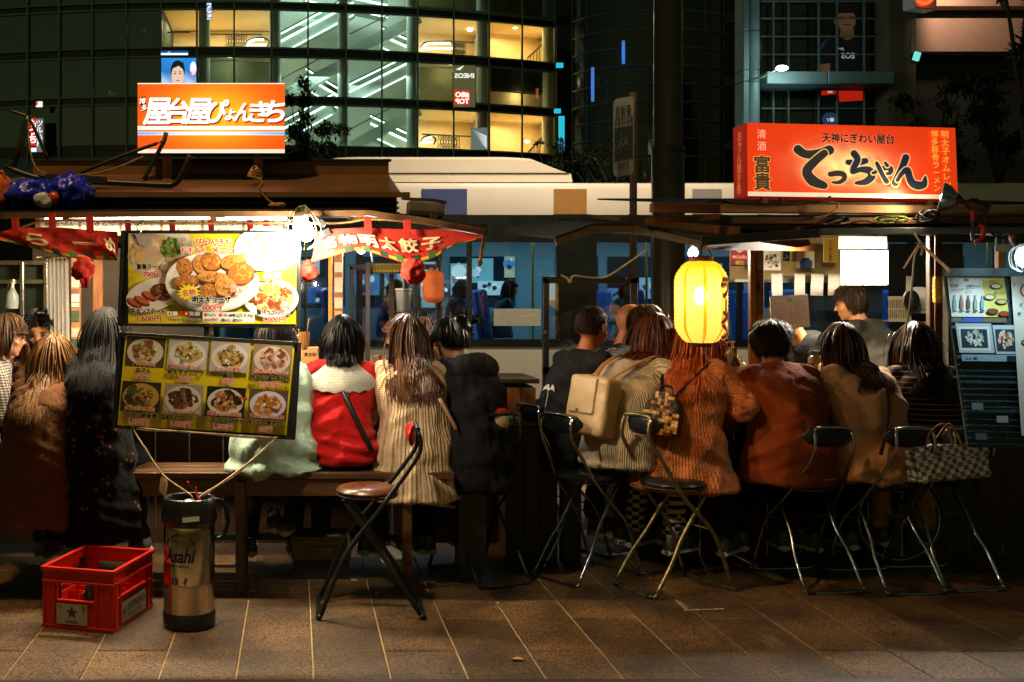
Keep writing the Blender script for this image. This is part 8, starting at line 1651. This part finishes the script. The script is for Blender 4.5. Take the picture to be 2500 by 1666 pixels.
# ---- shelf goods behind the cooks
bk2 = thing('plastic_basket', P(2192, 786, 7.6), 'cream plastic basket with slots behind the standing cook', 'basket'); a, c = P(2168, 786, 7.6), P(2217, 724, 7.6); CBK = mat('cream_plastic', '#b8a47c', .5, var=.1); w_, h_ = c.x - a.x, c.z - a.z; zc = (a.z + c.z) / 2; xc = (a.x + c.x) / 2
for z_, hh in ((a.z + .012, .024), (c.z - .012, .024), (zc, .012)): MB().box((xc, 7.6, z_), (w_, .012, hh)).build('band', CBK, bk2)
for k in range(9): MB().box((a.x + w_ * (k + .5) / 9, 7.602, zc), (.007, .008, h_ - .04)).build('slat', CBK, bk2)
MB().box((xc, 7.7, a.z + .005), (w_, .2, .008)).build('base', CBK, bk2)
SHW = mat('white_shelf', '#a39a84', .5, var=.15)
sf = thing('shelf_rack', P(2225, 900, 7.7), 'pale plastic shelf rack with cups behind the right counter', 'rack')
for v in (762, 815): MB().box((P(2250, 0, 7.7).x, 7.75, P(0, v, 7.7).z), (px(95, 7.7), .25, .018)).build('shelf', SHW, sf)
for u in (2207, 2296): MB().box((P(u, 0, 7.7).x, 7.64, P(0, 830, 7.7).z), (.025, .025, .9)).build('upright', SHW, sf)
for k, u in enumerate((2222, 2240, 2262)): mono(MB().lathe([(0, 0), (.024, 0), (.030, .075), (.027, .075), (.022, .006), (0, .006)], P(u, 811, 7.7), 14), 'glass_cup', mat('cup_glass', '#8a8678', .2, alpha=.7), ['left glass cup on the shelf rack', 'middle glass cup on the shelf rack', 'right glass cup on the shelf rack'][k], 'cup', 'cups on the shelf rack', smooth='a')
pl_ = thing('plate_stack', P(2240, 757, 7.65), 'white plates standing tilted on the shelf rack', 'plates')
for k in range(4): MB().lathe([(0, .0), (.06, .0), (.085, .014), (.083, .017), (.058, .004), (0, .004)], P(2236 + 5 * k, 730, 7.72 - .02 * k), 24, axis='y').build('plate', mat('plate_white', '#c4bda8', .3), pl_, smooth='a')
mono(MB().ell(P(2226, 735, 7.55), (.05, .05, .075), 16, 12), 'dark_bowl', mat('bowl_black', (.012, .012, .012), .2), 'dark lacquer bowl in front of the white plates', 'bowl', smooth=True)
# ---- counter goods
def pump(u, v, Y, h, lb, c='#cdbd94', r_=.03, label=None):
 q = P(u, v, Y); q.z = 1.021; t_ = thing('pump_bottle', q, lb, 'bottle', 'bottles on the right counter'); MB().lathe([(0, 0), (r_, .002), (r_, h * .62), (r_ * .75, h * .72), (.012, h * .76)], q, 18).build('body', mat('pump' + c, c, .35, var=.05), t_, smooth='a'); MB().lathe([(.014, h * .76), (.014, h * .84), (.006, h * .85), (.005, h * .95), (.012, h * .96), (.012, h), (0, h)], q, 12).build('pump_head', mat('pump' + c), t_, smooth='a'); MB().beam(q + Vector((0, 0, h * .975)), q + Vector((-.03, -.01, h * .965)), .009, .009).build('spout', mat('pump' + c), t_)
 if label: MB().box(q + Vector((0, -r_ - .0005, h * .33)), (r_ * 1.3, .002, h * .3)).build('label', mat('plabel' + label, label, .5), t_)
def bottle(u, Y, h, r_, m_, lb, lab=None, nm='sauce_bottle'):
 q = P(u, 0, Y); q.z = 1.021; t_ = thing(nm, q, lb, 'bottle', 'bottles on the right counter'); MB().lathe([(0, 0), (r_, .002), (r_, h * .55), (r_ * .8, h * .64), (r_ * .38, h * .74), (r_ * .34, h * .95), (r_ * .42, h * .955), (r_ * .42, h), (0, h)], q, 18).build('glass', m_, t_, smooth='a')
 if lab: MB().lathe([(r_ + .0008, h * .1), (r_ + .0008, h * .48)], q, 18).build('label', mat('blabel' + lab, lab, .6, var=.15, vs=30), t_)
pump(1788, 0, 6.18, .235, 'tall cream pump bottle beside the lantern'); pump(1808, 0, 6.24, .15, 'short cream pump bottle behind the dark sauce bottle'); bottle(1795, 6.10, .20, .026, mat('soy_glass', (.02, .008, .004), .12, spec=.8), 'dark sauce bottle with tan label right of the lantern', '#b07848'); bottle(1766, 6.08, .165, .030, mat('green_glass', (.01, .06, .02), .12, spec=.8), 'green beer bottle half hidden by the orange sweater', nm='beer_bottle')
m = thing('napkin', P(1770, 880, 6.2), 'white folded napkin standing beside the pump bottle', 'napkin'); MB().prism([P(1752, 900, 6.2), P(1790, 900, 6.2), P(1788, 858, 6.2), P(1778, 862, 6.2)], (0, .03, 0)).build('fold', mat('napkin_white', '#d8cdb8', .8), m)
jr = thing('seaweed_jar', P(1992, 0, 6.3) * 1.0 + Vector((0, 0, 0)), 'big glass jar with a black and yellow label behind the rust jacket', 'jar', 'bottles on the right counter'); q = P(1992, 0, 6.3); q.z = 1.021; jr.location = q
MB().lathe([(0, 0), (.042, .002), (.044, .10), (.042, .13), (.026, .148)], q, 20).build('jar', mat('jar_glass', '#7a6a48', .15, spec=.7), jr, smooth='a'); MB().lathe([(.028, .148), (.028, .172), (0, .173)], q, 18).build('lid', mat('lid_dark', (.02, .02, .02), .4), jr, smooth='a'); MB().lathe([(.0448, .01), (.0448, .10)], q, 20).build('label', mat('jar_label', (.02, .015, .01), .5), jr)
prt = Print(q + Vector((-.03, -.047, .012)), (1, 0, 0), (0, 0, 1)); prt.rect(.0, 0, .022, .085, '#c09a28'); prt.vtext('味付海苔', .011, .084, .017, '#14100a', pitch=.020, off=.03); prt.rect(.026, .0, .056, .085, '#14120e'); prt.vtext('大野', .042, .08, .022, '#c8b060', pitch=.026); prt.build('lettering', PRINT, jr)
pump(2014, 0, 6.12, .155, 'square sanitizer pump bottle between rust and tan jackets', '#bcae8c', .034, '#2a2a34'); pump(2006, 0, 6.42, .10, 'little condiment dispenser behind the sanitizer', '#a08a5c', .02)
bo = thing('chopstick_bundle', P(2040, 930, 6.2), 'upright bundle of pale chopsticks beside the tan jacket', 'chopsticks', 'chopstick holders on the counters'); q = P(2042, 0, 6.2); q.z = 1.021
for k in range(14): MB().tube([q + Vector((random.uniform(-.018, .018), random.uniform(-.015, .015), 0)), q + Vector((random.uniform(-.03, .01), random.uniform(-.015, .015), random.uniform(.19, .22)))], .0035, 5).build('chopstick', WOODP, bo)
tbx = thing('tomato_box', P(2190, 930, 6.15), 'clear box of red tomatoes on the right counter', 'box'); q = P(2190, 0, 6.2); q.z = 1.021; MB().box(q + Vector((0, 0, .028)), (.10, .08, .055)).build('box', mat('clear_box', '#b8b0a0', .3, alpha=.5), tbx)
for k in range(5): MB().ell(q + Vector((-.03 + .015 * k, -.035 + .01 * (k % 2), .03 + .012 * (k % 3))), .016, 10, 8).build('tomato', mat('tomato', '#b8280c', .3), tbx)
mono(MB().prism([P(2215, 898, 6.2), P(2250, 898, 6.2), P(2256, 882, 6.2), P(2230, 880, 6.2)], (0, .08, 0)), 'napkin', mat('napkin_white'), 'crumpled white napkin left of the striped top', 'napkin')
# ---- right menu board and its lamp
mbd = thing('menu_board', P(2420, 1090, 4.95), 'weathered blue grey menu board leaning at the right edge', 'menu board', 'menu boards of the right stall')
Y0, Y1 = 5.0, 4.86
A_, B_, C_, D_ = P(2364, 1092, Y1), P(2640, 1098, Y1), P(2590, 655, Y0), P(2304, 655, Y0); BLB = mat('blue_board', '#2a4048', .5, var=.45, vs=7, stretch=(1, 1, 4), bump=.3, bs=40)
MB().slab(A_, B_, C_, D_, -.015).build('panel', BLB, mbd); mu = lambda x, y: A_ * (1 - x) * (1 - y) + B_ * x * (1 - y) + C_ * x * y + D_ * (1 - x) * y
MB().beam(mu(0, .975) + Vector((0, -.018, 0)), mu(1, .975) + Vector((0, -.018, 0)), .03, .036).build('top_rail', mat('board_rail', '#5a7a84', .4, var=.4, vs=10), mbd)
for k in range(16): MB().beam(mu(0.01, .02 + k * .0335) + Vector((0, -.006, 0)), mu(1, .02 + k * .0335) + Vector((0, -.006, 0)), .010, .006).build('corrugation', BLB, mbd)
for y_ in (.36, .50, .20): MB().beam(mu(0, y_) + Vector((0, -.012, 0)), mu(1, y_) + Vector((0, -.012, 0)), .012, .012).build('cross_strip', BLB, mbd)
prt = Print((0, 0, 0), (1, 0, 0), (0, 0, 1)); prt.at = lambda x, y, lift=0: mu(x, y) + Vector((0, -.008 - .0003 * prt.k, 0))
def uv(u, v): y_ = (1092 - v) / 437.0; xl = 2364 - 60 * y_; return ((u - xl) / 281.0, y_)
def q4(u0, v0, u1, v1, col, sk=0): prt.poly([uv(u0 + sk, v1), uv(u1 + sk, v1), uv(u1, v0), uv(u0, v0)], col)
def tx(t_, u, v, hpx, col, wpx, off=.02):
 vs, fs = text_geo(t_, off, 2); mn = vs.min(0); mx = vs.max(0); prt.k += 1; prt.mb.col = srgb(col); sc = wpx / (mx[0] - mn[0]); sh2 = hpx / .8; prt.mb.add([prt.at(*uv(u + (v_[0] - (mn[0] + mx[0]) / 2) * sc, v - v_[1] * sh2)) for v_ in vs], fs)
q4(2309, 676, 2394, 776, '#c8c8bc', 12); q4(2392, 676, 2446, 776, '#c4be62', 14)
tx('生ビール', 2327, 688, 6, '#3a4048', 22); tx('焼酎', 2356, 688, 6, '#3a4048', 12); tx('日本酒', 2326, 701, 6, '#3a4048', 18); tx('その他アルコール', 2372, 703, 6, '#3a4048', 34); tx('ソフトドリンク', 2334, 711, 5, '#b0604a', 28)
for k in range(10): q4(2318 + (k % 2) * 36, 692 + k * 2.6, 2318 + (k % 2) * 36 + random.uniform(12, 28), 693 + k * 2.6, '#8a9090')
for k, c in enumerate(('#4a8a94', '#8a4a34', '#4a3420', '#7a8a84', '#6a9aa8')):
 u = 2327 + k * 16.5; prt.poly([uv(u - 4, 756), uv(u + 4, 756), uv(u + 4, 738), uv(u + 1.4, 730), uv(u + 1.4, 722), uv(u - 1.4, 722), uv(u - 1.4, 730), uv(u - 4, 738)], c); q4(u - 5, 759, u + 5, 763, '#4a5054')
for (u, v, c) in ((2425, 700, '#d8c8a0'), (2410, 727, '#c8b8a0'), (2438, 738, '#b89a68'), (2417, 762, '#6a3a20'), (2445, 768, '#8a3a1c')): prt.ell(*uv(u, v), .05, .016, '#2a2a1c', 14); prt.ell(*uv(u, v), .04, .012, c, 14)
tx('明太子チーズ', 2428, 690, 5, '#c87a50', 34); tx('焼ラーメン', 2432, 718, 5, '#3a3a2c', 24)
q4(2320, 778, 2340, 786, '#6a5a40', 0); q4(2345, 778, 2390, 789, '#2c4ea8', 0); q4(2392, 778, 2450, 789, '#6a5a44', 0)
q4(2326, 792, 2412, 864, '#9aa8ac', 10); q4(2333, 800, 2407, 858, '#c4c4bc', 6); q4(2338, 806, 2402, 852, '#1c3040', 4); prt.blobs(*uv(2372, 828), .075, .042, 46, .011, ['#b4bcb4', '#d0d0c4', '#8a988c', '#98a488'], .4, 1.5)
q4(2414, 796, 2474, 866, '#a4b0b4', 10); q4(2420, 806, 2468, 860, '#22323c', 6); prt.blobs(*uv(2446, 832), .06, .045, 40, .012, ['#a8a898', '#c8c4b0', '#7a8a6a', '#a83420', '#d0b4a0'])
q4(2338, 868, 2484, 884, '#7a94a0', 2); q4(2448, 870, 2472, 884, '#14202a', 0); tx('A5 串', 2362, 881, 7, '#28384a', 30)
q4(2455, 676, 2560, 1060, '#bcbcae', 30); tx('す', 2464, 700, 8, '#8a4a3c', 8); tx('お', 2481, 750, 8, '#b04a3c', 9); tx('焼', 2476, 772, 8, '#3a3a3a', 8); prt.ell(*uv(2505, 712), .10, .05, '#7a2c1c', 18); prt.ell(*uv(2505, 712), .085, .042, '#d0ccb8', 18); prt.blobs(*uv(2505, 714), .06, .03, 16, .012, ['#b8b890', '#d8d4b0', '#98a470']); prt.ell(*uv(2508, 755), .06, .03, '#28406a', 16); prt.ell(*uv(2500, 802), .05, .022, '#b03018', 12, jit=.25); prt.ell(*uv(2500, 838), .07, .02, '#1c2018', 14); prt.ell(*uv(2498, 838), .05, .012, '#8a9a4a', 12)
for (u, v, c) in ((2375, 992, '#6a787c'), (2436, 1022, '#8a949a'), (2384, 1064, '#4a5a5c')): q4(u - 14, v - 8, u + 14, v + 8, c, 1)
prt.build('printed_menus', PRINT, mbd)
rl = thing('flood_lamp', P(2496, 650, 4.8), 'cool white caged bulb at the right picture edge', 'lamp'); q = P(2500, 628, 4.78); MB().ell(q, (.034, .034, .046), 14, 10).build('bulb', mat('cool_bulb', (1, 1, 1), .3, emit=(.75, .95, 1), es=8, var=0), rl, smooth=True); MB().tube([q + Vector((-.01, 0, .04)), P(2484, 588, 4.82), P(2470, 578, 4.86)], [.024, .026, .014], 12).build('socket', BLKF, rl); cg = MB()
for k in range(8): t_ = 2 * math.pi * k / 8; cg.tube(catmull([q + Vector((.02 * math.cos(t_), .02 * math.sin(t_), .06)), q + Vector((.055 * math.cos(t_), .055 * math.sin(t_), .02)), q + Vector((.05 * math.cos(t_), .05 * math.sin(t_), -.04)), q + Vector((.015 * math.cos(t_), .015 * math.sin(t_), -.065))], 4), .0018, 4)
cg.build('cage', mat('cage_white', '#b8c0bc', .4), rl); light('cool_light', 'SPOT', q + Vector((0, -.04, .0)), 16, (.62, .88, 1), .04, rl, target=P(2400, 900, 4.95), spot=95)
nt_ = thing('notice_tag', P(2450, 614, 5.4), 'white notice tag with purple characters at the top right', 'notice'); sheetq = P(2447, 592, 5.42); MB().box(sheetq, (px(34, 5.42), .004, px(44, 5.42))).build('card', PAPER, nt_); prt = Print(sheetq + Vector((-.032, -.004, -.04)), (1, 0, 0), (0, 0, 1)); prt.vtext('酒屋', .016, .082, .022, '#2a2a4a', off=.03); prt.vtext('営業', .046, .078, .020, '#4a3a7a', off=.03); prt.build('lettering', PRINT_MATT, nt_); MB().box(P(2440, 640, 5.45), (.03, .03, .16)).build('stick', WOODP, nt_)
# ---- cart wheels of the stall
for (u, v, Y) in ((2195, 1258, 6.08),):
 q = P(u, v, Y); wz = .26; q.z = wz
 wh = MB().tube([(q.x + .245 * math.cos(a_), q.y, wz + .245 * math.sin(a_)) for a_ in [i * math.pi / 24 for i in range(48)]], .013, 8, closed=True).build('wheel', RUB, rs, smooth=True); MB().tube([(q.x + .228 * math.cos(a_), q.y, wz + .228 * math.sin(a_)) for a_ in [i * math.pi / 24 for i in range(48)]], .006, 6, closed=True).build('rim', CHROME, wh, smooth=True)
 for k in range(22): a_ = 2 * math.pi * k / 22; b2 = a_ + (.5 if k % 2 else -.5); MB().tube([(q.x + .02 * math.cos(b2), q.y + (.02 if k % 2 else -.02), wz + .02 * math.sin(b2)), (q.x + .228 * math.cos(a_), q.y, wz + .228 * math.sin(a_))], .0016, 4).build('spoke', CHROME, wh)
 MB().tube([(q.x, q.y - .04, wz), (q.x, q.y + .04, wz)], .016, 10).build('hub', CHROME, wh)
 MB().box((q.x, q.y + .12, wz - .13), (.04, .2, .26)).build('axle_block', WOODD, rs)
# ================================================================ between the stalls
wf = thing('screen_frame', P(1437, 1150, 6.9), 'black window screen frame standing between the stalls', 'screen')
for u in (1332, 1546): post(u, 680, 1180, 6.9, 14 if u < 1400 else 18, BLKF, wf, .04, 'upright')
MB().beam(P(1325, 684, 6.9), P(1556, 684, 6.9), .04, .042).build('top_bar', BLKF, wf); MB().beam(P(1325, 905, 6.9), P(1556, 905, 6.9), .04, .042).build('bottom_bar', BLKF, wf); a, c = P(1340, 900, 6.9), P(1536, 690, 6.9); MB().box(((a.x + c.x) / 2, 6.9, (a.z + c.z) / 2), (c.x - a.x, .006, c.z - a.z)).build('pane', WGL, wf)
for (u, v) in ((1340, 680), (1528, 680)): MB().ell(P(u, v, 6.87), .008, 8, 6).build('bolt', CHROME, wf)
bl = thing('brass_bracket', P(1332, 840, 6.7), 'small brass bracket on the left of the dark screen frame', 'bracket'); MB().tube([P(1326, 835, 6.75), P(1330, 815, 6.72), P(1334, 808, 6.72)], [.014, .010, .008], 8).build('knob', mat('brass', '#8a7a34', .3, metal=.9), bl); MB().tube([P(1330, 832, 6.72), P(1365, 830, 6.72)], .01, 8).build('rod', mat('brass'), bl)
cb = thing('low_cabinet', P(1240, 1200, 6.7), 'dark wooden low cabinet between the stalls', 'cabinet'); a = P(1165, 935, 6.6); c = P(1310, 935, 6.6)
MB().box(((a.x + c.x) / 2, 6.85, a.z + .01), (c.x - a.x + .04, .5, .03)).build('top', mat('cab_top', '#3a3018', .6, var=.4, vs=8), cb, bevel=.004)
for k in range(4): MB().box((a.x + (c.x - a.x) * (k + .5) / 4, 6.62, (a.z + .06) / 2 - .03), ((c.x - a.x) / 4 - .006, .02, a.z - .06)).build('plank', WOODM, cb)
MB().box(((a.x + c.x) / 2, 6.87, a.z / 2), (c.x - a.x - .02, .44, a.z - .05)).build('carcass', WOODD, cb)
gb = thing('green_bench', P(1300, 1110, 6.2), 'green topped low box seat beside the black palm shirt', 'bench'); a, c = P(1238, 1035, 6.15), P(1362, 1035, 6.15); MB().box(((a.x + c.x) / 2, 6.3, a.z), (c.x - a.x, .34, .03)).build('top', mat('green_top', '#4a5a20', .6, var=.4, vs=8), gb, bevel=.006)
for k in range(3): MB().box((a.x + (c.x - a.x) * (k + .5) / 3, 6.16, a.z / 2 - .01), ((c.x - a.x) / 3 - .006, .02, a.z - .03)).build('plank', WOODD, gb)
MB().box(((a.x + c.x) / 2, 6.32, a.z / 2 - .01), (c.x - a.x - .02, .28, a.z - .03)).build('carcass', WOODD, gb)
ru = thing('blue_tub', P(1390, 1170, 6.1), 'small blue green plastic tub under the dark chairs', 'tub'); q = P(1392, 1130, 6.15); MB().lathe([(.0, -.09), (.06, -.09), (.085, 0), (.080, 0), (.056, -.08), (0, -.08)], q, 18).build('tub', mat('teal_plastic', '#2a5a4c', .4), ru, smooth='a'); MB().box((q.x, q.y, (q.z - .09) / 2), (.1, .1, q.z - .09)).build('stand', BLKF, ru)
# unseen luminaire added on the lighting column to light the bus
lum = Vector((sp.location.x, 10.5, 6.0))
MB().tube(catmull([lum, lum + Vector((0, .2, .6)), lum + Vector((0, 1.4, .9))], 5), .05, 10).build('arm', POLE, sp, smooth=True)
MB().box(lum + Vector((0, 1.7, .88)), (.25, .7, .09)).build('lamp_head', POLE, sp, bevel=.02); MB().box(lum + Vector((0, 1.72, .83)), (.18, .5, .012)).build('lamp_glass', mat('street_glow', (1, 1, 1), .4, emit=(1, .85, .62), es=12, var=0), sp)
light('bus_fill_spot', 'SPOT', lum + Vector((0, 1.72, .80)), 1500, (1, .84, .66), .2, sp, target=lum + Vector((-.3, 5.2, -6)), spot=100)

bpy.data.scenes.remove(TMP)
